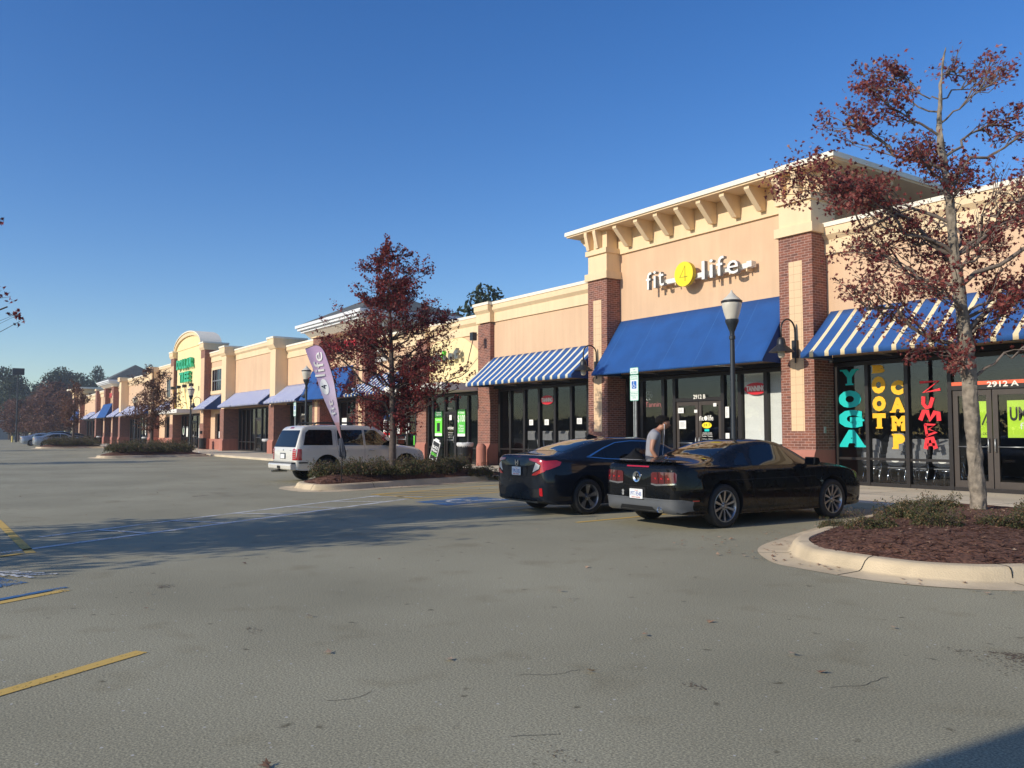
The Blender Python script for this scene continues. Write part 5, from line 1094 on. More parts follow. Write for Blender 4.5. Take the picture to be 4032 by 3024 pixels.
class Car:
    """body lofted through stations along y; x right, y forward, z up, rear bumper at y = 0"""
    def __init__(s, name, label, paint, st, wheels, wr, cat='car', group=None, well=.055, sub=70):
        s.paint = paint; s.root = tag(empty(name), label, cat, group); s.st = st
        ys = [r_[0] for r_ in st]; cols = list(zip(*st)); L = ys[-1]
        Y = sorted(set([ys[0] + (L - ys[0]) * i / sub for i in range(sub + 1)] + [ys[0] + .02, ys[0] + .05, L - .02, L - .05] + list(ys)))
        rings = []
        for y in Y:
            wm, zb, zm, ws, zs, wr_, zr, zt = (interp(ys, c, y) for c in cols[1:])
            K = [(0, zb), (wm * .88, zb), (wm * .965, zb + .07), (wm * .99, (zb + zm) / 2), (wm, zm), ((wm + ws) / 2 * 1.004, (zm + zs) / 2 + .015), (ws, zs), ((ws + wr_) / 2 + .01, (zs + zr) / 2), (wr_, zr), (wr_ * .86, zr + (zt - zr) * .55), (wr_ * .5, zr + (zt - zr) * .9), (0, zt)]
            P_ = catmull([(a, 0, b_) for a, b_ in K], 3, False); half = [(p.x, p.z) for p in P_]; half[0] = (0, half[0][1])
            ring = [(a, y, z) for a, z in half] + [(-a, y, z) for a, z in half[-2:0:-1]]
            rings.append(ring)
        n = len(rings[0]); m = MB(); m.v = [v for r_ in rings for v in r_]
        for i in range(len(rings) - 1):
            for j in range(n): m.f.append((i * n + j, i * n + (j + 1) % n, (i + 1) * n + (j + 1) % n, (i + 1) * n + j)); m.m.append(0)
        for ri, rev in ((0, True), (len(rings) - 1, False)):
            c = sum((Vector(v) for v in rings[ri]), Vector()) / n; m.v.append(tuple(c)); k = len(m.v) - 1
            for j in range(n): q = (k, ri * n + j, ri * n + (j + 1) % n); m.f.append(q if not rev else q[::-1]); m.m.append(0)
        s.body = recalc(m.build('body', [paint, 'under_black'], None))
        b_ = bmesh.new(); b_.from_mesh(s.body.data); s.bvh = BVHTree.FromBMesh(b_); b_.free()
        # wheel arches
        cut = MB(); s.wheels = wheels; s.wr = wr
        for (wx, wy) in wheels:
            x0, x1 = (wx - .30, wx + .6) if wx > 0 else (wx - .6, wx + .30)
            seg = 28; r_ = wr + well
            poly = [(wy + r_ * math.cos(2 * PI * i / seg), wr + .02 + r_ * math.sin(2 * PI * i / seg)) for i in range(seg)]
            cut.prism_x(poly, x0, x1)
        co_ = recalc(cut.build('cut', 'under_black'))
        md = s.body.modifiers.new('b', 'BOOLEAN'); md.operation = 'DIFFERENCE'; md.object = co_; md.solver = 'EXACT'; md.use_self = True
        bpy.context.view_layer.update(); ev = s.body.evaluated_get(bpy.context.evaluated_depsgraph_get()); me = bpy.data.meshes.new_from_object(ev); s.body.modifiers.clear(); old = s.body.data; s.body.data = me; bpy.data.meshes.remove(old); bpy.data.objects.remove(co_)
        me.materials.clear(); me.materials.append(M[paint]); me.materials.append(M['under_black'])
        for p in me.polygons:
            c = p.center; nr = any(abs(math.hypot(c.y - wy, c.z - wr - .02) - wr - well) < .02 and abs(c.x - wx) < .33 and abs(p.normal.x) < .4 for wx, wy in wheels)
            ins = any(math.hypot(c.y - wy, c.z - wr - .02) < wr + well + .01 and abs(c.x) < abs(wx) - .2 and abs(p.normal.x) > .8 for wx, wy in wheels)
            p.material_index = 1 if (nr or ins or (p.normal.z < -.75 and c.z < .5)) else 0
        shade(me, 38); s.body.parent = s.root
    def patch(s, name, poly, O, U, V, D, mat, off=.004, step=.035, parent=None, thick=0, smooth=True):
        O, U, V, D = Vector(O), Vector(U), Vector(V), Vector(D).normalized()
        b_ = bmesh.new(); f = b_.faces.new([b_.verts.new((u, v, 0)) for u, v in poly]); us = [p[0] for p in poly]; vs = [p[1] for p in poly]
        for lo, hi, ax in ((min(us), max(us), 0), (min(vs), max(vs), 1)):
            k = max(1, int((hi - lo) / step))
            for i in range(1, k):
                c = Vector((0, 0, 0)); c[ax] = lo + (hi - lo) * i / k; nn_ = Vector((0, 0, 0)); nn_[ax] = 1
                bmesh.ops.bisect_plane(b_, geom=b_.verts[:] + b_.edges[:] + b_.faces[:], plane_co=c, plane_no=nn_)
        bmesh.ops.triangulate(b_, faces=[f for f in b_.faces if len(f.verts) > 4])
        vs_ = []; b_.verts.index_update()
        for v in b_.verts:
            o = O + U * v.co.x + V * v.co.y; h = s.bvh.ray_cast(o, D)
            if h[0] is None: h = s.bvh.find_nearest(o + D * 1.0)
            n_ = h[1]; n_ = n_ if n_.dot(D) < 0 else -n_; vs_.append(h[0] + n_ * off)
        m = MB(); m.add(vs_, [tuple(v.index for v in f.verts) for f in b_.faces]); b_.free()
        o = m.build(name, mat, None); 
        # orient outwards
        b2 = bmesh.new(); b2.from_mesh(o.data); b2.normal_update(); sm = sum((f.normal.dot(D) * f.calc_area() for f in b2.faces))
        if sm > 0: bmesh.ops.reverse_faces(b2, faces=b2.faces)
        b2.to_mesh(o.data); b2.free()
        if smooth: shade(o.data, 60)
        if thick: q = o.modifiers.new('s', 'SOLIDIFY'); q.thickness = thick; q.offset = 1
        o.parent = parent or s.root
        return o
    def rear(s, name, poly, mat, **k): return s.patch(name, poly, (0, -1, 0), (1, 0, 0), (0, 0, 1), (0, 1, 0), mat, **k)
    def front(s, name, poly, mat, **k): return s.patch(name, poly, (0, s.st[-1][0] + 1, 0), (1, 0, 0), (0, 0, 1), (0, -1, 0), mat, **k)
    def side(s, name, poly, mat, sg=1, **k): return s.patch(name, poly, (2 * sg, 0, 0), (0, 1, 0), (0, 0, 1), (-sg, 0, 0), mat, **k)
    def top(s, name, poly, mat, **k): return s.patch(name, poly, (0, 0, 3), (1, 0, 0), (0, 1, 0), (0, 0, -1), mat, **k)
    def both(s, name, poly, mat, **k):
        for sg in (1, -1): s.side(name, poly, mat, sg, **k)
    def add(s, name, mb, mat, smooth=False, parent=None):
        o = mb.build(name, mat, None, smooth); o.parent = parent or s.root; return o
    def mk_wheels(s, spokes, rim, rr, rimmat, tw=.22, twin=False):
        for (wx, wy) in s.wheels:
            sg = 1 if wx > 0 else -1; r_ = s.wr; xo = abs(wx); c = (0, wy, r_)
            t_ = [(rr + .0, xo - tw), (r_ - .035, xo - tw), (r_ - .008, xo - tw + .02), (r_, xo - tw + .05), (r_, xo - .05), (r_ - .008, xo - .02), (r_ - .035, xo - .002), (rr + .03, xo), (rr + .004, xo - .012), (rr + .004, xo - .03)]
            tm = MB().lathe([(a, h * sg) for a, h in t_], c, 40, 'x')
            for k in range(3): h_ = xo - tw + .065 + k * .045; tm.lathe([(r_ + .001, h_ * sg), (r_ + .001, (h_ + .004) * sg)], c, 40, 'x')
            w = s.add('wheel', tm, 'black_rubber', 50); recalc(w)
            m = MB(); m.lathe([(a, h * sg) for a, h in ((rr, xo - .025), (rr + .006, xo - .008), (rr - .006, xo - .006), (rr - .016, xo - .02), (rr - .03, xo - .1), (rr - .03, xo - .18))], c, 40, 'x')
            m.lathe([(a, h * sg) for a, h in ((.0, xo - .02), (.03, xo - .02), (.035, xo - .03), (.062, xo - .035), (.07, xo - .06), (.07, xo - .1))], c, 20, 'x')
            for i in range(spokes):
                a = 2 * PI * i / spokes + .3; offs = (-.10, .10) if twin else (0,)
                for oo in offs:
                    a0, a1 = a + oo * .4, a + oo; hw0, hw1 = rim
                    pts = []
                    for rad, aa, hw, xx in ((.055, a0, hw0, xo - .038), (rr - .012, a1, hw1, xo - .016)):
                        cy, cz = wy + rad * math.cos(aa), r_ + rad * math.sin(aa); ty, tz = -math.sin(aa) * hw, math.cos(aa) * hw
                        pts += [(xx * sg, cy + ty, cz + tz), (xx * sg, cy - ty, cz - tz), ((xx - .03) * sg, cy - ty, cz - tz), ((xx - .03) * sg, cy + ty, cz + tz)]
                    m.add(pts, [(0, 1, 5, 4), (1, 2, 6, 5), (2, 3, 7, 6), (3, 0, 4, 7)])
            rim_o = s.add('rim', m, rimmat, 40, w); recalc(rim_o)
            m = MB(); m.lathe([(0, (xo - .1) * sg), (rr - .02, (xo - .1) * sg)], c, 24, 'x')
            for i in range(5): aa = 2 * PI * i / 5; m.lathe([(0, (xo - .026) * sg), (.009, (xo - .026) * sg), (.009, (xo - .04) * sg)], (0, wy + .045 * math.cos(aa), r_ + .045 * math.sin(aa)), 8, 'x')
            s.add('brake_disc', m, 'under_black', parent=w)
    def plate(s, x, z, txt, y=None, tilt=0, state='NORTH CAROLINA'):
        h = s.bvh.ray_cast(Vector((x, -1, z)), Vector((0, 1, 0)))[0]; y = h.y - .03
        m = MB(); pl = []
        for (cx, cz, a0) in ((.14, .064, 0), (-.14, .064, 90), (-.14, -.064, 180), (.14, -.064, 270)):
            for k in range(4): a = R(a0 + 30 * k); pl.append((x + cx + .012 * math.cos(a), z + cz + .012 * math.sin(a)))
        m.prism_y(pl, y, y + .006); o = s.add('licence_plate', m, 'plate_white')
        mb = MB(); fit_text(mb, txt, x - .125, x + .125, z - .035, z + .035, y - .003, .002, -.004); s.add('plate_number', mb, 'plate_blue', parent=o)
        mb = MB(); fit_text(mb, state, x - .1, x + .1, z - .064, z - .046, y - .003, .002, 0); mb.ribbon([(x - .03 + i * .01, z + .05 + .006 * math.sin(i)) for i in range(9)], .006, y - .001, .002); s.add('plate_state', mb, 'plate_red', parent=o)
    def mirror(s, y, z, w, mat, sz=(.13, .2, .14)):
        for sg in (1, -1):
            m = MB(); pl = [(y + .0, z), (y + .02, z + sz[2]), (y + .14, z + sz[2] * .9), (y + .17, z + .05), (y + .12, z)]
            x0 = w * sg; x1 = (w + sz[1]) * sg; m.prism_x(pl, min(x0, x1), max(x0, x1)); m.tube([((w - .1) * sg, y + .08, z + .0), (x0, y + .08, z + .04)], .02, 6)
            o = s.add('side_mirror', m, mat); bv = o.modifiers.new('b', 'BEVEL'); bv.width = .025; bv.segments = 3; shade(o.data, 50)
            s.add('mirror_glass', MB().box(min(x0, x1) + .02, max(x0, x1) - .02, y - .002, y + .004, z + .02, z + sz[2] - .02), 'mirror_dark', parent=o)
    def seams(s, name, polys, sg=None):
        for pts in polys:
            for g in ((1, -1) if sg is None else (sg,)):
                for (y0, z0), (y1, z1) in zip(pts[:-1], pts[1:]):
                    l = math.hypot(y1 - y0, z1 - z0) or 1; nx, nz = -(z1 - z0) / l * .0035, (y1 - y0) / l * .0035
                    s.side(name, [(y0 + nx, z0 + nz), (y0 - nx, z0 - nz), (y1 - nx, z1 - nz), (y1 + nx, z1 + nz)], 'under_black', g, off=.0015, step=.08, smooth=False)
    def place(s, x, y, rz, sc=1.0, z=0): s.root.location = (x, y, z); s.root.rotation_euler = (0, 0, R(rz)); s.root.scale = (sc, sc, sc); return s.root
def rrect(x0, x1, z0, z1, r=.02, n=3):
    out = []
    for cx, cz, a0 in ((x1 - r, z1 - r, 0), (x0 + r, z1 - r, 90), (x0 + r, z0 + r, 180), (x1 - r, z0 + r, 270)):
        for k in range(n + 1): a = R(a0 + 90 * k / n); out.append((cx + r * math.cos(a), cz + r * math.sin(a)))
    return out
def interior(c, seats, zfl=.35, w=.7, y0=1.5, y1=3.4, zbelt=.95):
    m = MB()
    for y in seats:
        for x in (-.36, .36):
            m.prism_x([(y, .75), (y + .12, .72), (y + .05, 1.12), (y - .05, 1.12)], x - .22, x + .22); m.prism_x([(y - .05, 1.13), (y + .03, 1.13), (y + .02, 1.28), (y - .04, 1.28)], x - .12, x + .12)
    return m

# --- black coupe.  y, wm, zb, zm, ws, zs, wr, zr, zt
ST = [(0.0, .60, .34, .55, .56, .82, .50, .90, .93), (.03, .74, .29, .56, .70, .88, .64, .955, .985), (.10, .83, .25, .57, .80, .925, .74, .99, 1.015), (.3, .90, .23, .60, .86, .95, .79, 1.0, 1.03),
      (.62, .935, .22, .62, .885, .95, .79, 1.0, 1.045), (1.0, .94, .21, .62, .89, .945, .77, 1.03, 1.10), (1.45, .94, .20, .62, .885, .94, .67, 1.18, 1.26), (1.9, .93, .19, .60, .88, .935, .595, 1.295, 1.375), (2.3, .925, .19, .60, .875, .93, .58, 1.32, 1.40),
      (2.65, .925, .19, .60, .872, .93, .585, 1.30, 1.38), (3.0, .925, .19, .60, .87, .93, .65, 1.17, 1.25), (3.4, .93, .19, .62, .87, .93, .76, .985, 1.045), (3.55, .935, .20, .62, .87, .925, .79, .955, 1.02), (3.9, .94, .20, .62, .87, .90, .79, .93, .99),
      (4.3, .92, .21, .60, .85, .85, .77, .885, .93), (4.6, .85, .23, .57, .79, .79, .71, .83, .87), (4.73, .76, .25, .54, .70, .74, .62, .78, .81), (4.78, .62, .28, .52, .56, .70, .5, .74, .76)]
c = Car('parked_car', 'black sports coupe with ten-spoke silver wheels parked beside the near island', 'paint_black', ST, [(.93, 1.02), (-.93, 1.02), (.93, 3.74), (-.93, 3.74)], .345)
c.both('side_window', [(1.72, .965), (3.12, .965), (3.16, .99), (2.78, 1.235), (2.5, 1.29), (2.2, 1.30), (1.95, 1.27), (1.78, 1.12)], 'car_glass')
c.both('quarter_window', [(1.30, .98), (1.62, .98), (1.68, 1.16), (1.60, 1.17), (1.36, 1.05)], 'car_glass')
c.top('rear_window', [(-.56, 1.02), (.56, 1.02), (.50, 1.5), (.44, 1.86), (-.44, 1.86), (-.50, 1.5)], 'car_glass')
c.top('windscreen', [(-.50, 2.72), (.50, 2.72), (.62, 3.1), (.70, 3.42), (-.70, 3.42), (-.62, 3.1)], 'car_glass')
c.top('rear_window_trim', [(-.60, .97), (.60, .97), (.60, .985), (-.60, .985)], 'chrome', off=.006)
# rear panel
for sg in (1, -1):
    c.rear('tail_light', [(sg * a, b_) for a, b_ in [(.33, .70), (.78, .715), (.80, .74), (.80, .86), (.775, .89), (.36, .885), (.33, .86)]][::sg], 'tail_dark', off=.008)
    for a in (.42, .55, .68):
        c.rear('lamp_bar', [(sg * a, .775), (sg * (a + .03), .775), (sg * (a + .02), .80), (sg * (a - .01), .80)][::sg], 'tail_red', off=.011, smooth=False)
    for a in (.49, .62): c.rear('lamp_divider', [(sg * a, .715), (sg * (a + .012), .715), (sg * (a - .003), .882), (sg * (a - .015), .882)][::sg], 'under_black', off=.014, smooth=False)
    c.rear('reversing_light', [(sg * a, b_) for a, b_ in [(.33, .69), (.45, .672), (.80, .70), (.80, .722), (.46, .70), (.33, .712)]][::sg], 'chrome', off=.013)
m = MB().lathe([(.0, -.012), (.02, -.014), (.045, -.010), (.06, -.012), (.066, -.018), (.085, -.020), (.092, -.010), (.094, .01)], (0, 0, .80), 28, 'y')
m.xform(Matrix.Translation((0, c.bvh.ray_cast(Vector((0, -1, .8)), Vector((0, 1, 0)))[0].y - .002, 0))); c.add('round_emblem', m, 'chrome', 40)
hy = c.bvh.ray_cast(Vector((0, -1, .8)), Vector((0, 1, 0)))[0].y
m = MB(); m.ribbon([(0, .745), (0, .855)], .012, hy - .016, .006); m.ribbon([(-.035, .79), (-.01, .805), (.02, .80), (.04, .815)], .018, hy - .022, .004, [.6, 1, 1, .5]); m.ribbon([(-.02, .80), (-.035, .775)], .007, hy - .022, .004); m.ribbon([(.02, .80), (.03, .775)], .007, hy - .022, .004); c.add('emblem_figure', m, 'under_black')
c.rear('third_brake_light', [(-.26, .955), (.26, .955), (.26, .975), (-.26, .975)], 'tail_red', off=.004)
m = MB(); 
for sx in (1,):
    N = 16; top_ = []; 
    for i in range(N + 1):
        x = -.76 + 1.52 * i / N; yb = .03 + .10 * (abs(x) / .76) ** 3; top_.append((x, yb))
    for (x0, y0), (x1, y1) in zip(top_[:-1], top_[1:]): m.add([(x0, y0, 1.045), (x1, y1, 1.045), (x1, y1 + .02, 1.02), (x0, y0 + .02, 1.02), (x0, y0 + .22, 1.035), (x1, y1 + .22, 1.035)], [(0, 1, 5, 4), (3, 2, 1, 0), (4, 5, 2, 3)])
c.add('spoiler', m, 'paint_black', 60)
c.rear('panel_seam', [(-.82, .665), (.82, .665), (.82, .67), (-.82, .67)], 'under_black', off=.003); c.rear('panel_seam', [(-.80, .925), (.80, .925), (.80, .93), (-.80, .93)], 'under_black', off=.003)
c.rear('lower_bumper', [(-.80, .25), (-.30, .27), (.30, .27), (.80, .25), (.88, .30), (.90, .44), (.86, .47), (.20, .47), (.17, .44), (-.17, .44), (-.20, .47), (-.86, .47), (-.90, .44), (-.88, .30)], 'bumper_grey', off=.012)
c.rear('bumper_ridge', [(-.85, .455), (.85, .455), (.85, .475), (-.85, .475)], 'bumper_grey', off=.024)
c.rear('diffuser', [(-.45, .265), (.45, .265), (.36, .345), (-.36, .345)], 'under_black', off=.016)
c.rear('plate_recess', rrect(-.19, .19, .42, .64, .03), 'under_black', off=.003); c.plate(0, .53, 'PFT-9548')
for x in (.52,): c.add('exhaust_tip', MB().lathe([(.045, .35), (.048, -.02), (.043, -.03), (.036, -.02), (.034, .15), (0, .16)], (x, 0, .31), 20, 'y'), 'chrome', 40)
m = MB(); hy2 = c.bvh.ray_cast(Vector((-.34, -1, .55)), Vector((0, 1, 0)))[0].y - .004
for k in range(2): m.ribbon([(-.34 + .03 * math.cos(PI / 2 + i * 4 * PI / 5), .555 - k * .045 + .03 * (.7 if k else 1) * math.sin(PI / 2 + i * 4 * PI / 5)) for i in range(6)], .006, hy2, .002)
c.add('star_sticker', m, 'paper')
c.seams('door_seam', [[(1.62, .93), (1.66, .60), (1.72, .36), (3.05, .30), (3.16, .60), (3.12, .93)], [(3.30, .90), (3.26, .6), (3.22, .32)], [(.62, .95), (.45, .70), (.25, .60)]])
c.both('side_crease', [(1.1, .745), (3.3, .755), (3.3, .765), (1.1, .755)], 'under_black', off=.002)
for sg in (1, -1):
    m = MB().tube([(sg * .905, 1.80, .865), (sg * .925, 1.83, .87), (sg * .925, 1.98, .87), (sg * .905, 2.01, .865)], .012, 6); c.add('door_handle', m, 'paint_black', True)
    c.side('fuel_cap' if sg < 0 else 'side_badge', rrect(3.38, 3.46, .66, .68, .008) , 'chrome', sg, off=.006); c.side('side_badge', rrect(3.412, 3.428, .62, .73, .006), 'chrome', sg, off=.006)
    c.side('side_reflector', rrect(.32, .45, .44, .46, .008), 'tail_red', sg, off=.005)
m = MB().tube([(.62, 1.12, 1.02), (.60, 1.02, 1.16)], .006, 5); c.add('aerial', m, 'under_black')
c.top('hood_scoop', [(-.2, 3.85), (.2, 3.85), (.15, 4.2), (-.15, 4.2)], 'paint_black', off=.012, thick=.02)
for sg in (1, -1): c.front('headlight', [(sg * .40, .60), (sg * .76, .62), (sg * .74, .74), (sg * .42, .73)][::sg], 'tail_clear', off=.004)
c.front('grille', rrect(-.36, .36, .50, .70, .04), 'under_black', off=.004)
c.mirror(3.02, .95, .88, 'paint_black'); c.mk_wheels(10, (.012, .022), .245, 'rim_silver')
c.add('seat', interior(c, (1.6, 2.4)), 'interior')
c.place(-9.45, 8.93, -1.5, .95)

# --- dark blue sedan
ST = [(0.0, .56, .36, .60, .52, .90, .44, .98, 1.02), (.03, .72, .30, .60, .68, .95, .60, 1.03, 1.065), (.10, .82, .24, .60, .77, .97, .70, 1.055, 1.085), (.3, .88, .20, .62, .82, .985, .72, 1.06, 1.10),
      (.6, .90, .19, .64, .84, .99, .70, 1.09, 1.15), (1.0, .905, .18, .64, .845, .985, .635, 1.19, 1.26), (1.5, .90, .18, .62, .84, .97, .575, 1.30, 1.37), (2.0, .90, .18, .60, .835, .95, .55, 1.345, 1.41), (2.5, .90, .18, .60, .83, .93, .56, 1.345, 1.41),
      (2.95, .90, .18, .60, .83, .915, .60, 1.26, 1.33), (3.4, .90, .18, .60, .83, .90, .69, 1.08, 1.14), (3.75, .90, .19, .60, .82, .88, .74, .93, .985), (4.1, .88, .2, .58, .80, .83, .72, .87, .92), (4.4, .80, .22, .55, .73, .76, .64, .79, .83), (4.58, .68, .26, .52, .6, .68, .52, .71, .74), (4.63, .52, .3, .5, .46, .64, .4, .67, .69)]
c = Car('parked_car', 'dark blue-grey sedan with glowing red bracket-shaped tail lights beside the black coupe', 'paint_navy', ST, [(.89, .97), (-.89, .97), (.89, 3.67), (-.89, 3.67)], .325)
c.both('side_window', [(1.42, 1.01), (2.36, .985), (2.36, 1.30), (2.1, 1.315), (1.75, 1.28), (1.50, 1.19)], 'car_glass'); c.both('side_window', [(2.42, .985), (3.35, .945), (3.38, .955), (2.98, 1.215), (2.72, 1.29), (2.42, 1.31)], 'car_glass')
c.both('quarter_window', [(1.02, 1.05), (1.38, 1.015), (1.44, 1.175), (1.2, 1.11)], 'car_glass')
c.both('chrome_trim', [(1.00, 1.055), (1.05, 1.06), (1.45, 1.20), (1.80, 1.302), (2.2, 1.335), (2.6, 1.325), (2.6, 1.313), (2.2, 1.322), (1.80, 1.288), (1.46, 1.184), (1.08, 1.045)], 'chrome', off=.006)
c.both('chrome_trim', [(.98, 1.035), (1.5, .995), (3.3, .925), (3.3, .935), (1.5, 1.006), (1.0, 1.047)], 'chrome', off=.006)
c.top('rear_window', [(-.56, .62), (.56, .62), (.50, 1.1), (.43, 1.52), (-.43, 1.52), (-.50, 1.1)], 'car_glass'); c.top('windscreen', [(-.46, 2.88), (.46, 2.88), (.60, 3.35), (.66, 3.66), (-.66, 3.66), (-.60, 3.35)], 'car_glass')
for sg in (1, -1):
    o = c.rear('tail_light', [(sg * a, b_) for a, b_ in [(.40, 1.015), (.43, .985), (.62, .955), (.73, .90), (.70, .82), (.55, .76), (.50, .72), (.62, .725), (.78, .79), (.83, .90), (.80, .975), (.62, 1.02)]][::sg], 'tail_red', off=.012, step=.03)
    c.rear('reversing_light', [(sg * a, b_) for a, b_ in [(.60, .95), (.70, .905), (.68, .84), (.52, .775)]][::sg], 'tail_clear', off=.006)
    c.side('tail_light', [(.05, .98), (.30, .99), (.40, .96), (.36, .90), (.12, .82), (.04, .84)], 'tail_red', sg, off=.010)
    c.rear('rear_reflector', rrect(min(sg * .70, sg * .755), max(sg * .70, sg * .755), .36, .50, .01), 'tail_red', off=.008)
    c.rear('bumper_vent', [(sg * a, b_) for a, b_ in [(.40, .47), (.70, .48), (.69, .34), (.48, .32), (.42, .36)]][::sg], 'under_black', off=.004)
c.rear('bumper_seam', [(-.60, .675), (.60, .675), (.60, .68), (-.60, .68)], 'under_black', off=.003)
c.rear('plate_recess', [(-.36, .885), (.36, .885), (.33, .72), (.26, .69), (-.26, .69), (-.33, .72)], 'under_black', off=.002); c.rear('recess_panel', [(-.33, .86), (.33, .86), (.31, .72), (.25, .70), (-.25, .70), (-.31, .72)], 'paint_navy', off=.004); c.plate(0, .785, 'TPB-3305')
hy = c.bvh.ray_cast(Vector((0, -1, .94)), Vector((0, 1, 0)))[0].y
m = MB(); m.ribbon([(-.04, .985), (-.028, .90)], .018, hy - .012, .012); m.ribbon([(.04, .985), (.028, .90)], .018, hy - .012, .012); m.box(-.034, .034, hy - .024, hy - .012, .935, .95)
m.ribbon([(-.05, .99), (-.058, .93), (-.04, .888), (0, .88), (.04, .888), (.058, .93), (.05, .99)], .008, hy - .008, .01); c.add('h_emblem', m, 'chrome')
mb = MB(); fit_text(mb, 'CIVIC', -.55, -.42, .895, .92, hy + .03, .01, .02); c.add('model_lettering', mb, 'chrome')
c.rear('bumper_lip', [(-.55, .235), (.55, .235), (.60, .27), (-.60, .27)], 'bumper_grey', off=.02)
c.rear('third_brake_light', [(-.1, 1.035), (.1, 1.035), (.1, 1.045), (-.1, 1.045)], 'tail_dark', off=.006)
m = MB(); m.prism_x([(1.56, 1.385), (1.60, 1.455), (1.66, 1.455), (1.84, 1.405)], -.025, .025); c.add('shark_fin_aerial', m, 'under_black')
c.seams('door_seam', [[(1.28, 1.0), (1.38, .6), (1.5, .34), (2.35, .30), (2.39, .6), (2.39, .98)], [(2.39, .4), (2.42, .30), (3.25, .28), (3.36, .55), (3.34, .93)]])
c.both('side_crease', [(.5, .80), (3.5, .72), (3.5, .728), (.5, .81)], 'under_black', off=.002)
for sg in (1, -1):
    for y in (1.62, 2.62): c.add('door_handle', MB().tube([(sg * .87, y, .845), (sg * .895, y + .03, .85), (sg * .895, y + .17, .85), (sg * .87, y + .2, .845)], .011, 6), 'paint_navy', True)
    c.front('headlight', [(sg * .36, .60), (sg * .68, .62), (sg * .66, .70), (sg * .38, .68)][::sg], 'tail_clear', off=.004)
c.mirror(3.18, .93, .84, 'paint_navy'); c.mk_wheels(5, (.016, .034), .225, 'rim_silver', .21, True)
c.add('seat', interior(c, (1.5, 2.5)), 'grey_plastic')
c.place(-12.22, 8.66, -3.5, .96)

# --- pearl SUV
ST = [(0.0, .62, .42, .62, .60, .86, .58, .90, .94), (.03, .84, .40, .62, .83, .90, .80, 1.02, 1.06), (.08, .90, .38, .64, .88, .98, .82, 1.14, 1.18), (.16, .92, .37, .66, .90, 1.06, .80, 1.35, 1.40), (.28, .93, .36, .68, .90, 1.10, .74, 1.62, 1.68), (.42, .93, .36, .70, .90, 1.12, .70, 1.72, 1.775),
      (.8, .935, .35, .72, .90, 1.12, .69, 1.745, 1.80), (2.0, .935, .34, .72, .90, 1.11, .69, 1.75, 1.81), (2.75, .935, .34, .72, .90, 1.10, .69, 1.73, 1.785), (3.1, .935, .34, .72, .90, 1.09, .71, 1.60, 1.66), (3.45, .935, .34, .72, .90, 1.08, .77, 1.32, 1.38), (3.72, .935, .35, .72, .89, 1.07, .81, 1.12, 1.19),
      (3.95, .935, .36, .72, .88, 1.05, .80, 1.09, 1.16), (4.4, .93, .38, .70, .86, .99, .78, 1.04, 1.09), (4.68, .88, .40, .66, .80, .90, .72, .95, .99), (4.78, .80, .42, .60, .72, .82, .64, .87, .90), (4.82, .66, .45, .58, .58, .78, .52, .82, .84)]
c = Car('parked_suv', 'pearl white SUV with roof rails parked left of the middle island', 'paint_pearl', ST, [(.93, 1.08), (-.93, 1.08), (.93, 3.97), (-.93, 3.97)], .38, cat='SUV', well=.09)
c.both('side_window', [(.28, 1.165), (1.28, 1.16), (1.30, 1.60), (1.26, 1.645), (.52, 1.645), (.40, 1.56)], 'car_glass'); c.both('side_window', [(1.46, 1.16), (2.38, 1.15), (2.38, 1.645), (1.52, 1.645), (1.48, 1.61)], 'suv_side_glass')
c.both('side_window', [(2.46, 1.15), (3.42, 1.14), (3.40, 1.22), (2.92, 1.60), (2.84, 1.64), (2.46, 1.645)], 'suv_side_glass')
c.rear('rear_window', [(-.80, 1.10), (.80, 1.10), (.70, 1.60), (.66, 1.63), (-.66, 1.63), (-.70, 1.60)], 'car_glass', off=.008)
c.top('windscreen', [(-.58, 2.98), (.58, 2.98), (.68, 3.35), (.74, 3.64), (-.74, 3.64), (-.68, 3.35)], 'car_glass')
for sg in (1, -1):
    c.rear('tail_light', [(sg * a, b_) for a, b_ in [(.70, .70), (.86, .70), (.86, 1.02), (.80, 1.06), (.70, 1.04)]][::sg], 'tail_red', off=.010); c.side('tail_light', [(.04, .70), (.22, .70), (.22, 1.04), (.10, 1.05)], 'tail_red', sg, off=.008)
    for z in (.76, .82, .88, .94, 1.0): c.rear('lamp_rib', [(sg * .70, z), (sg * .855, z), (sg * .855, z + .008), (sg * .70, z + .008)][::sg], 'tail_clear', off=.013, smooth=False)
    c.side('side_marker', rrect(.12, .42, .60, .64, .01), 'under_black', sg, off=.006)
    c.add('roof_rail', MB().tube([(sg * .60, .75, 1.80), (sg * .60, .85, 1.87), (sg * .60, 2.55, 1.88), (sg * .60, 2.72, 1.79)], .024, 8), 'black_plastic', True)
for y in (1.05, 2.35): c.add('roof_crossbar', MB().box(-.6, .6, y, y + .06, 1.865, 1.885), 'black_plastic')
c.rear('third_brake_light', [(-.13, 1.685), (.13, 1.685), (.12, 1.73), (-.12, 1.73)], 'tail_red', off=.008)
m = MB(); m.box(-.86, .86, -.10, .12, .58, .64); o = c.add('step_bumper', m, 'bumper_grey'); 
m = MB(); m.add([], []); pl = [(-.13, .44), (-.15, .60), (.1, .62), (.1, .44)]; m.prism_x([(-.13, .42), (-.15, .56), (-.10, .60), (.12, .60), (.12, .40), (-.05, .38)], -.86, .86); o = c.add('rear_bumper', m, 'paint_pearl'); bv = o.modifiers.new('b', 'BEVEL'); bv.width = .04; bv.segments = 3; shade(o.data, 50)
c.add('tow_hitch', MB().box(-.05, .05, -.16, .1, .36, .43).box(-.12, .12, -.145, -.13, .44, .52), 'under_black')
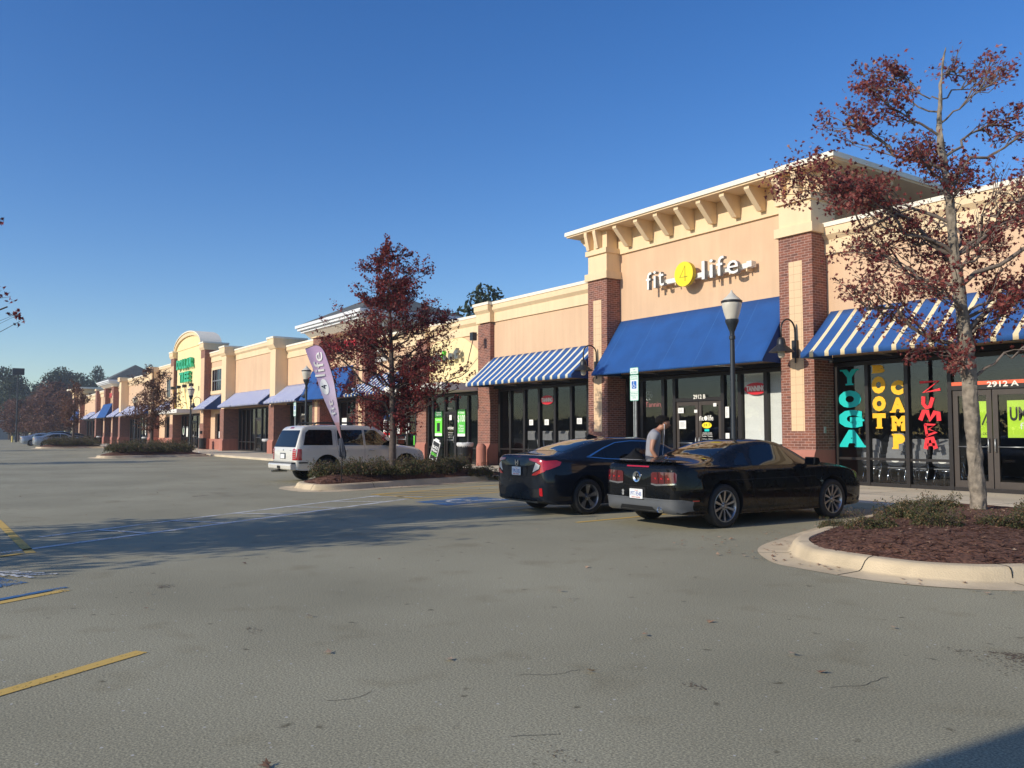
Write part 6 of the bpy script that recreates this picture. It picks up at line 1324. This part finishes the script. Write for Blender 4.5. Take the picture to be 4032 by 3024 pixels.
c.add('exhaust_tip', MB().lathe([(.035, .4), (.038, -.12), (.03, -.12), (.028, 0), (0, 0)], (-.55, -.02, .33), 14, 'y'), 'steel')
c.plate(-.12, .80, 'XXT-4021') if 0 else None
hyp = c.bvh.ray_cast(Vector((0, -1, .82)), Vector((0, 1, 0)))[0].y
c.rear('plate_recess', rrect(-.22, .22, .73, .92, .03), 'bumper_grey', off=.003); m = MB().prism_y(rrect(-.15, .15, .745, .885, .012), hyp - .02, hyp - .012); c.add('licence_plate', m, 'plate_white')
c.add('emblem', MB().lathe([(0, -.01), (.02, -.012), (.035, -.01), (.036, 0)], (0, hyp + .02, 1.0), 16, 'y'), 'chrome')
mb = MB(); fit_text(mb, 'AWD', .48, .6, .985, 1.01, hyp + .01, .008, .02); c.add('drive_lettering', mb, 'chrome')
c.rear('tailgate_seam', [(-.78, .655), (.78, .655), (.78, .662), (-.78, .662)], 'under_black', off=.003)
c.add('rear_wiper', MB().tube([(-.0, .085, 1.12), (-.3, .10, 1.135), (-.62, .11, 1.13)], .008, 5), 'under_black')
c.seams('door_seam', [[(1.42, 1.64), (1.42, 1.12), (1.50, .80), (1.78, .44), (2.40, .42), (2.42, 1.12), (2.42, 1.64)], [(2.42, .46), (3.38, .42), (3.46, .8), (3.44, 1.12)], [(3.62, 1.10), (3.60, .8), (3.56, .46)]])
for sg in (1, -1):
    for y in (1.58, 2.56): c.add('door_handle', MB().tube([(sg * .905, y, .985), (sg * .945, y + .03, .99), (sg * .945, y + .19, .99), (sg * .905, y + .22, .985)], .014, 6), 'chrome', True)
    c.front('headlight', [(sg * .46, .70), (sg * .80, .70), (sg * .80, .86), (sg * .48, .86)][::sg], 'tail_clear', off=.004)
c.side('wheel_arch_trim', [(1.08 + .50 * math.cos(a * PI / 14), .40 + .50 * math.sin(a * PI / 14)) for a in range(15)] + [(1.08 + .47 * math.cos(a * PI / 14), .40 + .47 * math.sin(a * PI / 14)) for a in range(14, -1, -1)], 'paint_pearl', 1, off=.012)
c.mirror(3.22, 1.12, .90, 'black_plastic', (.13, .22, .18)); c.mk_wheels(5, (.03, .045), .235, 'rim_silver', .24, True)
c.add('seat', interior(c, (1.75, 2.7)).xform(Matrix.Translation((0, 0, .25))), 'interior')
c.place(-24.0, 8.62, 3.5, .92)

# --- distant cars
def simple(label, paint, x, y, rz, sc=1.0, suv=False):
    S2 = [(a, b_, c_, d, e, f, g, h, i) for a, b_, c_, d, e, f, g, h, i in [(0.0, .56, .36, .60, .52, .88, .44, .96, 1.0), (.05, .78, .28, .60, .74, .95, .66, 1.03, 1.065), (.3, .88, .22, .62, .82, .97, .72, 1.05, 1.09), (.75, .90, .20, .64, .845, .97, .69, 1.08, 1.13),
        (1.5, .90, .19, .62, .84, .955, .58, 1.31, 1.38), (2.3, .90, .19, .60, .835, .94, .56, 1.36, 1.43), (2.8, .90, .19, .60, .83, .93, .59, 1.30, 1.37), (3.5, .90, .2, .60, .83, .92, .72, 1.0, 1.07), (4.2, .88, .2, .58, .80, .86, .72, .9, .96), (4.6, .76, .25, .54, .68, .74, .6, .78, .83), (4.72, .52, .3, .5, .46, .64, .4, .67, .69)]]
    c = Car('parked_car', label, paint, S2, [(.88, 1.0), (-.88, 1.0), (.88, 3.75), (-.88, 3.75)], .32, group='cars parked beyond the farthest island', sub=36)
    c.both('side_window', [(1.0, 1.0), (2.3, .985), (2.3, 1.31), (1.7, 1.29)], 'car_glass', step=.15); c.both('side_window', [(2.38, .985), (3.3, .96), (2.85, 1.26), (2.38, 1.31)], 'car_glass', step=.15)
    c.top('rear_window', [(-.52, .9), (.52, .9), (.44, 1.5), (-.44, 1.5)], 'car_glass', step=.1)
    for sg in (1, -1): c.rear('tail_light', [(sg * .48, .76), (sg * .80, .78), (sg * .80, .92), (sg * .5, .93)][::sg], 'tail_red', off=.01, step=.1)
    c.plate(0, .7, 'NC') if 0 else None
    c.mk_wheels(7, (.02, .03), .21, 'rim_silver'); c.mirror(3.0, .95, .86, paint); c.place(x, y, rz, sc)
simple('silver sedan partly behind the farthest island tree', 'paint_silver', -96.6, 9.0, 0)
simple('silver sedan farthest left, with sunlit tail', 'paint_silver', -108.6, 8.9, 0)
simple('dark sedan between the two silver ones', 'paint_navy', -102.3, 9.6, 0, 1.12)
simple('dark car near the trash bins beyond the farthest silver sedans', 'paint_black', -112, 12.6, 0)

# ------------------------------------------------------------------ street furniture
def post_lamp(x, y, z, label, h=1.0):
    root = tag(empty('street_lamp', (x, y, z)), label, 'street lamp', 'acorn globe lamp posts along the walk')
    m = MB().lathe([(.22, 0), (.22, .04), (.17, .1), (.16, .2), (.18, .24), (.13, .32), (.10, .62), (.11, .66), (.085, .72), (.066, .9), (.052, 3.52), (.07, 3.54), (.07, 3.6), (.055, 3.62), (.055, 3.7), (.075, 3.74), (.12, 3.86), (.13, 3.88), (.15, 3.93), (.15, 3.98), (0, 3.99)], (x, y, z), 20)
    m.build('pole', 'post_blue_black', root, smooth=35)
    MB().lathe([(.13, 3.985), (.17, 4.1), (.215, 4.28), (.225, 4.38), (.21, 4.42), (.16, 4.47), (.10, 4.52), (.06, 4.57), (.03, 4.60), (.02, 4.64), (0, 4.65)], (x, y, z), 24).build('acorn_globe', 'globe_frost', root, smooth=True)
    MB().lathe([(.222, 4.35), (.235, 4.36), (.238, 4.40), (.222, 4.41)], (x, y, z), 24).build('globe_band', 'fixture_black', root, smooth=40)
post_lamp(-12.62, 14.88, .0, 'nearest lamp post, rising behind the black coupe against the blue gym awning')
post_lamp(-38.45, 14.9, .0, 'lamp post behind the white SUV, left of the feather flag'); post_lamp(-59.6, 14.9, .0, 'lamp post in front of the arched dollar store canopy'); post_lamp(-78.6, 15.0, .0, 'farthest lamp post, among the rust tree twigs')
def hc_sign(x, y, label, van=True, rz=0):
    root = tag(empty('parking_sign', (x, y, .13)), label, 'parking sign', 'reserved parking signs')
    m = MB(); m.box(x - .05, x - .02, y, y + .03, .1, 3.0); m.box(x + .02, x + .05, y, y + .03, .1, 3.0); m.box(x - .05, x + .05, y + .028, y + .036, .1, 3.0); m.build('post', 'galvanised', root)
    def plate_(z0, z1, name):
        o = MB().prism_y(rrect(x - .155, x + .155, z0, z1, .03), y - .012, y - .006).build(name, 'sign_green', root); MB().prism_y(rrect(x - .143, x + .143, z0 + .012, z1 - .012, .024), y - .0145, y - .0125).build('sign_face', 'sign_white', o); return o
    a = plate_(2.24, 2.90, 'sign_plate')
    def txt(s, z0, z1, par, mm='sign_green', w=.12): mb = MB(); fit_text(mb, s, x - w, x + w, z0, z1, y - .0165, .003, 0); mb.build('lettering', mm, par)
    txt('RESERVED', 2.835, 2.875, a); txt('PARKING', 2.775, 2.815, a); MB().prism_y(rrect(x - .085, x + .085, 2.55, 2.74, .015), y - .017, y - .015).build('blue_panel', 'sign_blue', a)
    mb = MB(); yy = y - .018; mb.ribbon([(x - .01, 2.70), (x - .012, 2.645), (x + .025, 2.643), (x + .042, 2.60), (x + .055, 2.60)], .013, yy, .003); mb.ribbon([(x - .005 + .042 * math.cos(R(100 + i * 22)), 2.615 + .042 * math.sin(R(100 + i * 22))) for i in range(12)], .011, yy, .003); mb.prism_y([(x - .01 + .013 * math.cos(i), 2.717 + .013 * math.sin(i)) for i in range(6)], yy - .003, yy); mb.build('wheelchair_symbol', 'letter_white', a)
    MB().box(x - .14, x + .14, y - .017, y - .0148, 2.46, 2.468).build('divider', 'sign_green', a)
    txt('MAXIMUM', 2.405, 2.44, a); txt('PENALTY', 2.35, 2.385, a); txt('$250', 2.295, 2.33, a, w=.06)
    if van: b_ = plate_(2.915, 3.09, 'small_plate'); txt('VAN', 3.02, 3.055, b_, w=.05); txt('ACCESSIBLE', 2.95, 2.99, b_, w=.11)
hc_sign(-15.75, 14.82, 'reserved parking sign with a small van accessible plate above, before the gym'); hc_sign(-39.5, 14.75, 'reserved parking sign beside the lamp post behind the white SUV', False)
def trash(x, y, label, bag=True, s=1.0):
    root = tag(empty('trash_can', (x, y, .13)), label, 'trash can', 'slatted black trash cans on the walk')
    m = MB(); 
    for i in range(26): a = 2 * PI * i / 26; ca, sa = math.cos(a), math.sin(a); w = .022; m.add([(x + .28 * ca - w * sa, y + .28 * sa + w * ca, .18), (x + .28 * ca + w * sa, y + .28 * sa - w * ca, .18), (x + .32 * ca + w * sa, y + .32 * sa - w * ca, 1.0), (x + .32 * ca - w * sa, y + .32 * sa + w * ca, 1.0)], [(0, 1, 2, 3)])
    for z, r_ in ((.2, .285), (.6, .30), (1.0, .325)): m.lathe([(r_ + .006, z - .02), (r_ + .006, z + .02), (r_ - .006, z + .02), (r_ - .006, z - .02), (r_ + .006, z - .02)], (x, y, 0), 26)
    m.build('slatted_body', 'trash_black', root); MB().lathe([(.0, .2), (.255, .2), (.28, .98)], (x, y, 0), 22).build('liner', 'trash_black', root, smooth=40)
    if bag:
        m = MB(); rnd = random.Random(6); pr = [(.30, .86), (.335, .93), (.345, 1.0), (.325, 1.045), (.27, 1.03), (.2, .9)]
        k = len(m.v); m.lathe(pr, (x, y, 0), 30); m.v = [(x + (vx - x) * (1 + .05 * noise.noise((vx * 9, vy * 9, vz * 6))), y + (vy - y) * (1 + .05 * noise.noise((vx * 9, vy * 9, vz * 6))), vz + .03 * noise.noise((vx * 12, vy * 12, 1))) for vx, vy, vz in m.v]; m.build('bin_bag', 'bag_white', root, smooth=True)
trash(-28.75, 17.8, 'black trash can with crumpled white bag beside the brick pier right of the phone shop'); trash(-53.9, 18.3, 'black trash can with white bag beside the vacant shop pier'); trash(-67.9, 17.9, 'black trash can right of the dollar store doors', False); trash(-89.6, 18.1, 'distant black trash can right of the farthest tree', True); trash(-115.2, 17.9, 'distant black trash can in front of the purple sign tower', True)
tag(MB().lathe([(.0, 1.02), (.1, 1.0), (.19, .9), (.2, .8), (.2, .13)], (-28.1, 18.15, 0), 20).build('urn', 'base_red', smooth=40), 'dark red round-topped urn right of the trash can by the brick pier', 'urn')
tag(MB().box(-69.55, -69.25, 18.1, 18.24, 1.35, 1.6).build('pay_box', 'fixture_black'), 'small dark box mounted on the brick pier of the dollar store', 'wall box')
tag(MB().box(-12.84, -12.82, 18.52, 18.6, 1.42, 1.58).build('wall_switch', 'galvanised'), 'small metal box on the shaded side of the brick pier left of YOGA', 'wall box')
tag(MB().lathe([(.12, 0), (.12, .9), (.1, .98), (0, 1.02)], (-150, 11.2, 0), 12).build('bollard', 'bollard_yellow', smooth=40), 'yellowish bollard at the far left end of the lot', 'bollard')
root = tag(empty('light_pole_or_shadow_panel', (-150, 11.7, 0)), 'tall dark floodlight pole against the woodland at the far left', 'light pole')
MB().tube([(-150, 11.7, 0), (-150, 11.7, 10.6)], [.14, .09], 8).build('pole', 'fixture_black', root); MB().box(-150.5, -149.5, 10.9, 12.5, 10.4, 11.4).build('lamp_head', 'fixture_black', root)
root = tag(empty('storage_shed', (-215, 14, 0)), 'pale grey gabled shed at the far left behind the parked cars', 'shed')
MB().box(-222, -212, 9, 16.5, 0, 3.4).build('wall', 'shed_grey', root); MB().prism_x([(8.7, 3.4), (12.7, 5.4), (16.8, 3.4)], -222.5, -211.5).build('roof', 'steel', root)
root = tag(empty('light_pole_or_shadow_panel', (-1.62, -6.5, 0)), 'added panel outside the frame whose shadow crosses the near right corner', 'light pole')
MB().box(-2.76, -1.0, -6.9, -6.5, 0, 5.9).build('shadow_panel', 'grey_plastic', root)  # plain upright panel out of view, added only to cast the near corner shadow
for (x, y, l) in ((-31.0, 15.5, 'white paper cup litter on the walk before the cricket shop'), (-57.2, 14.9, 'white litter on the walk left of the SUV'),):
    tag(MB().lathe([(0, .01), (.04, .012), (.05, .1), (.0, .1)], (x, y, .13), 10).build('paper_cup', 'paper'), l, 'litter')

# --- feather flag
fb = Vector((-19.69, 8.58, .25)); FU = Vector((.5729, .8196, 0))
def fp(a, z, d=0): return fb + FU * a + Vector((.8196, -.5729, 0)) * d + Vector((0, 0, z - .25))
root = tag(empty('feather_flag', tuple(fb)), 'leaning lavender feather flag reading life, planted in the middle island', 'feather flag')
Lx = [(-.965, 3.54), (-.82, 3.17), (-.67, 2.81), (-.455, 2.22), (-.27, 1.82), (-.16, 1.60), (-.05, 1.31), (-.03, 1.2)]
Rx = [(-.965, 3.54), (-.725, 3.63), (-.53, 3.54), (-.385, 3.24), (-.25, 2.80), (-.135, 2.17), (-.07, 1.6), (-.015, 1.2)]
Lc = [(p.x, p.z) for p in catmull([(a, 0, b_) for a, b_ in Lx], 4, False)]; Rc = [(p.x, p.z) for p in catmull([(a, 0, b_) for a, b_ in Rx], 4, False)]
m = MB(); n = len(Lc); Kc = 8
def flagd(a, z): return .05 * math.sin(a * 7 + z * 3) + .025 * math.sin(z * 9 + a * 4)
for i in range(n):
    for j in range(Kc + 1):
        t = j / Kc; a = Lc[i][0] + (Rc[i][0] - Lc[i][0]) * t; z = Lc[i][1] + (Rc[i][1] - Lc[i][1]) * t; m.v.append(tuple(fp(a, z, flagd(a, z))))
for i in range(n - 1):
    for j in range(Kc): k = i * (Kc + 1) + j; m.f.append((k, k + Kc + 1, k + Kc + 2, k + 1)); m.m.append(0)
cl = m.build('cloth', 'flag_cloth', root, smooth=True)
pole = [fp(0, .2), fp(0, .7)] + [fp(a + .012, z, flagd(a, z)) for a, z in Rc[::-1]]
MB().tube(pole, [.014 - .009 * i / len(pole) for i in range(len(pole))], 8).build('pole', 'fixture_black', root, smooth=True)
m = MB()
for k in range(9): t = k / 8; a0 = .07 * math.sin(k * 2.4); m.tube([fp(-.03 + a0 * .4, 1.30 - t * .08), fp(.02 + a0, .98 - .02 * k, .03 * math.cos(k)), fp(.03 + a0 * .6, .78 + .05 * (k % 3), .04 * math.sin(k))], [.03, .035, .012], 6)
m.build('bunched_cloth', 'trousers', root, smooth=True)
def flagtext(s, a0, a1, c0, c1, ang, mat, name='lettering'):   # rotated text, reading upwards along the flag
    vs, fs = text_geo(s, 1, .01, .0); xa, xb = min(v.x for v in vs), max(v.x for v in vs); ya, yb = min(v.y for v in vs), max(v.y for v in vs)
    P0, P1 = Vector(c0), Vector(c1); ax = (P1 - P0); up = Vector((-ax.y, ax.x)).normalized() * a1
    out = []
    for v in vs: q = P0 + ax * ((v.x - xa) / (xb - xa)) + up * ((v.y - ya) / (yb - ya)); out.append(tuple(fp(q.x, q.y, flagd(q.x, q.y) + .012 + v.z)))
    mb = MB(); mb.add(out, fs); mb.build(name, mat, root)
flagtext('life', 0, .25, (-.45, 2.86), (-.53, 3.46), 0, 'letter_white')
m = MB(); k = len(m.v); cc = (-.46, 2.58)
ring = [(cc[0] + .10 * math.cos(2 * PI * j / 24) * 1.0 - .05 * math.sin(2 * PI * j / 24), cc[1] + .20 * math.sin(2 * PI * j / 24)) for j in range(24)]
m.add([tuple(fp(a, z, flagd(a, z) + .01)) for a, z in [cc] + ring], [(0, i + 1, (i + 1) % 24 + 1) for i in range(24)]); m.build('white_disc', 'paper', root)
flagtext('4', 0, .13, (-.40, 2.54), (-.42, 2.64), 0, 'fixture_black', 'disc_digit')
flagtext('fit', 0, .11, (-.17, 1.87), (-.27, 2.26), 0, 'letter_white')

# ------------------------------------------------------------------ person
def skin_mesh(verts, edges, radii, levels=2, root_i=0):
    me = bpy.data.meshes.new('sk'); me.from_pydata(verts, edges, []); o = bpy.data.objects.new('sk', me); COL.objects.link(o)
    md = o.modifiers.new('skin', 'SKIN'); md.use_smooth_shade = True
    for i, r_ in enumerate(radii):
        me.skin_vertices[0].data[i].radius = r_ if isinstance(r_, tuple) else (r_, r_); me.skin_vertices[0].data[i].use_root = (i == root_i)
    sb = o.modifiers.new('sub', 'SUBSURF'); sb.levels = levels; sb.render_levels = levels
    bpy.context.view_layer.update(); ev = o.evaluated_get(bpy.context.evaluated_depsgraph_get()); out = bpy.data.meshes.new_from_object(ev); bpy.data.objects.remove(o); return out
def person():
    root = empty('person'); tag(root, 'young man in grey t-shirt with white earphones, head bowed, standing between the two dark cars', 'person')
    # local frame: facing +y, x right.  bowed forward
    J = {}
    def j(n, x, y, z, r_): J[n] = ((x, y, z), r_)
    j('pelvis', 0, 0, .93, (.155, .11)); j('waist', 0, .01, 1.06, (.135, .10)); j('chest', 0, .03, 1.27, (.165, .115)); j('upper', 0, .07, 1.42, (.13, .085)); j('neck', 0, .12, 1.475, .056); j('neck2', 0, .155, 1.515, .056)
    j('head0', 0, .205, 1.535, (.078, .082)); j('head1', 0, .22, 1.60, (.092, .108)); j('head2', 0, .21, 1.655, (.080, .094))
    for s, n in ((-1, 'l'), (1, 'r')):
        j('sh' + n, s * .17, .05, 1.39, .062); j('el' + n, s * .235, -.01, 1.12, .042); j('fo' + n, s * .23, .07, .98, .038); j('wr' + n, s * .20, .17, .88, .026)
        j('pa' + n, s * .19, .215, .845, (.036, .018))
        j('hip' + n, s * .09, 0, .86, .095); j('kn' + n, s * .10, .03 if s < 0 else .0, .49, .058); j('ca' + n, s * .10, -.01, .34, .055); j('an' + n, s * .10, -.03, .10, .036); j('to' + n, s * .11, .10, .04, .038)
    E_ = [('pelvis', 'waist'), ('waist', 'chest'), ('chest', 'upper'), ('upper', 'neck'), ('neck', 'neck2'), ('neck2', 'head0'), ('head0', 'head1'), ('head1', 'head2')]
    for n in 'lr': E_ += [('upper', 'sh' + n), ('sh' + n, 'el' + n), ('el' + n, 'fo' + n), ('fo' + n, 'wr' + n), ('wr' + n, 'pa' + n), ('pelvis', 'hip' + n), ('hip' + n, 'kn' + n), ('kn' + n, 'ca' + n), ('ca' + n, 'an' + n), ('an' + n, 'to' + n)]
    for s, n in ((-1, 'l'), (1, 'r')):
        p = Vector(J['pa' + n][0])
        for k, (dx, ln) in enumerate(((-.03, .068), (-.01, .078), (.01, .072), (.028, .058))):
            a = p + Vector((dx, .012, -.012)); b_ = a + Vector((0, ln * .5, -ln * .35)); c_ = b_ + Vector((0, ln * .15, -ln * .55))
            for q, v, r_ in (('a', a, .011), ('b', b_, .0095), ('c', c_, .008)): J['f%s%d%s' % (n, k, q)] = (tuple(v), r_)
            E_ += [('pa' + n, 'f%s%da' % (n, k)), ('f%s%da' % (n, k), 'f%s%db' % (n, k)), ('f%s%db' % (n, k), 'f%s%dc' % (n, k))]
        a = p + Vector((-s * .035, -.02, .0)); b_ = a + Vector((-s * .018, .035, -.02)); J['t%sa' % n] = (tuple(a), .012); J['t%sb' % n] = (tuple(b_), .0095); E_ += [('pa' + n, 't%sa' % n), ('t%sa' % n, 't%sb' % n)]
    names = list(J); ix = {n: i for i, n in enumerate(names)}
    me = skin_mesh([J[n][0] for n in names], [(ix[a], ix[b_]) for a, b_ in E_], [J[n][1] for n in names], 2, ix['pelvis'])
    me.materials.clear(); me.materials.append(M['skin']); body = bpy.data.objects.new('body', me); COL.objects.link(body); body.parent = root
    # clothing follows the body, slightly larger
    def cloth(name, sel, mat, grow=.014, lv=2, rootn=None):
        nn = [n for n in sel]; i2 = {n: i for i, n in enumerate(nn)}; ed = [(i2[a], i2[b_]) for a, b_ in E_ if a in i2 and b_ in i2]
        rr = [tuple(q + grow for q in J[n][1]) if isinstance(J[n][1], tuple) else J[n][1] + grow for n in nn]
        me = skin_mesh([J[n][0] for n in nn], ed, rr, lv, i2[rootn] if rootn else 0); me.materials.clear(); me.materials.append(M[mat]); o = bpy.data.objects.new(name, me); COL.objects.link(o); o.parent = root; return o
    J['col'] = ((0, .098, 1.452), .062); E_ += [('upper', 'col')]; J['mel'] = ((-.205, .018, 1.25), .052); J['mer'] = ((.205, .018, 1.25), .052); E_ += [('shl', 'mel'), ('shr', 'mer')]
    cloth('t_shirt', ['pelvis', 'waist', 'chest', 'upper', 'col', 'shl', 'shr', 'mel', 'mer'], 'shirt_grey', .018)
    cloth('trousers', ['pelvis', 'waist', 'hipl', 'hipr', 'knl', 'knr', 'cal', 'car', 'anl', 'anr'], 'trousers', .016)
    for n in 'lr': cloth('shoe', ['an' + n, 'to' + n], 'shoe', .012, 2, 'an' + n)
    hc = Vector((0, .205, 1.605))
    def ell(name, c, r_, mat, cutf=None, seg=20, rg=14, tilt=0):
        b_ = bmesh.new(); bmesh.ops.create_uvsphere(b_, u_segments=seg, v_segments=rg, radius=1)
        if cutf: bmesh.ops.delete(b_, geom=[v for v in b_.verts if not cutf(v.co)], context='VERTS')
        for v in b_.verts: v.co = Matrix.Rotation(R(tilt), 3, 'X') @ Vector((v.co.x * r_[0], v.co.y * r_[1], v.co.z * r_[2])) + Vector(c)
        me = bpy.data.meshes.new(name); b_.to_mesh(me); b_.free(); me.materials.append(M[mat]); shade(me, True); o = bpy.data.objects.new(name, me); COL.objects.link(o); o.parent = root; return o
    ell('hair', hc + Vector((0, -.018, .035)), (.104, .124, .108), 'hair', lambda v: v.y < .1 and v.z > -.75 or v.z > .42 - .5 * abs(v.x), tilt=-16)
    for s in (-1, 1): ell('ear', hc + Vector((s * .078, -.002, -.03)), (.012, .020, .032), 'skin'); ell('eye', hc + Vector((s * .03, .082, -.02)), (.012, .008, .008), 'ink', seg=10, rg=8)
    ell('nose', hc + Vector((0, .098, -.045)), (.013, .018, .02), 'skin', seg=12, rg=8); ell('mouth', hc + Vector((0, .085, -.082)), (.022, .006, .005), 'plate_red', seg=10, rg=6)
    for s in (-1, 1):
        pts = catmull([tuple(hc + Vector((s * .088, .01, -.035))), (s * .09, .21, 1.50), (s * .05, .215, 1.40), (.0, .205, 1.28), (.02, .19, 1.12), (.05, .18, .98)], 5, False)
        o = MB().tube(pts, .0045, 6).build('earphone_cord', 'cord_white', None, True); o.parent = root
    o = MB().tube([tuple(hc + Vector((.088, .0, -.032))), tuple(hc + Vector((.094, .012, -.038)))], .009, 8).build('earbud', 'cord_white', None); o.parent = root
    root.scale = (1.08, 1.08, 1.0); root.location = (-11.15, 10.9, 0); root.rotation_euler = (0, 0, R(-42)); return root
person()

# ------------------------------------------------------------------ thin autumn haze
m = MB().box(-420, 45, -130, 320, -3, 27); hz = m.build('haze', 'white_paint'); hm = bpy.data.materials.new('haze'); hm.use_nodes = True; t = hm.node_tree; t.nodes.clear()
pv = t.nodes.new('ShaderNodeVolumePrincipled'); pv.inputs['Color'].default_value = (.86, .92, 1, 1); pv.inputs['Density'].default_value = .0006; pv.inputs['Anisotropy'].default_value = .2
o_ = t.nodes.new('ShaderNodeOutputMaterial'); t.links.new(pv.outputs[0], o_.inputs['Volume']); hz.data.materials.clear(); hz.data.materials.append(hm); kind(hz, 'stuff', 'thin haze over the lot')
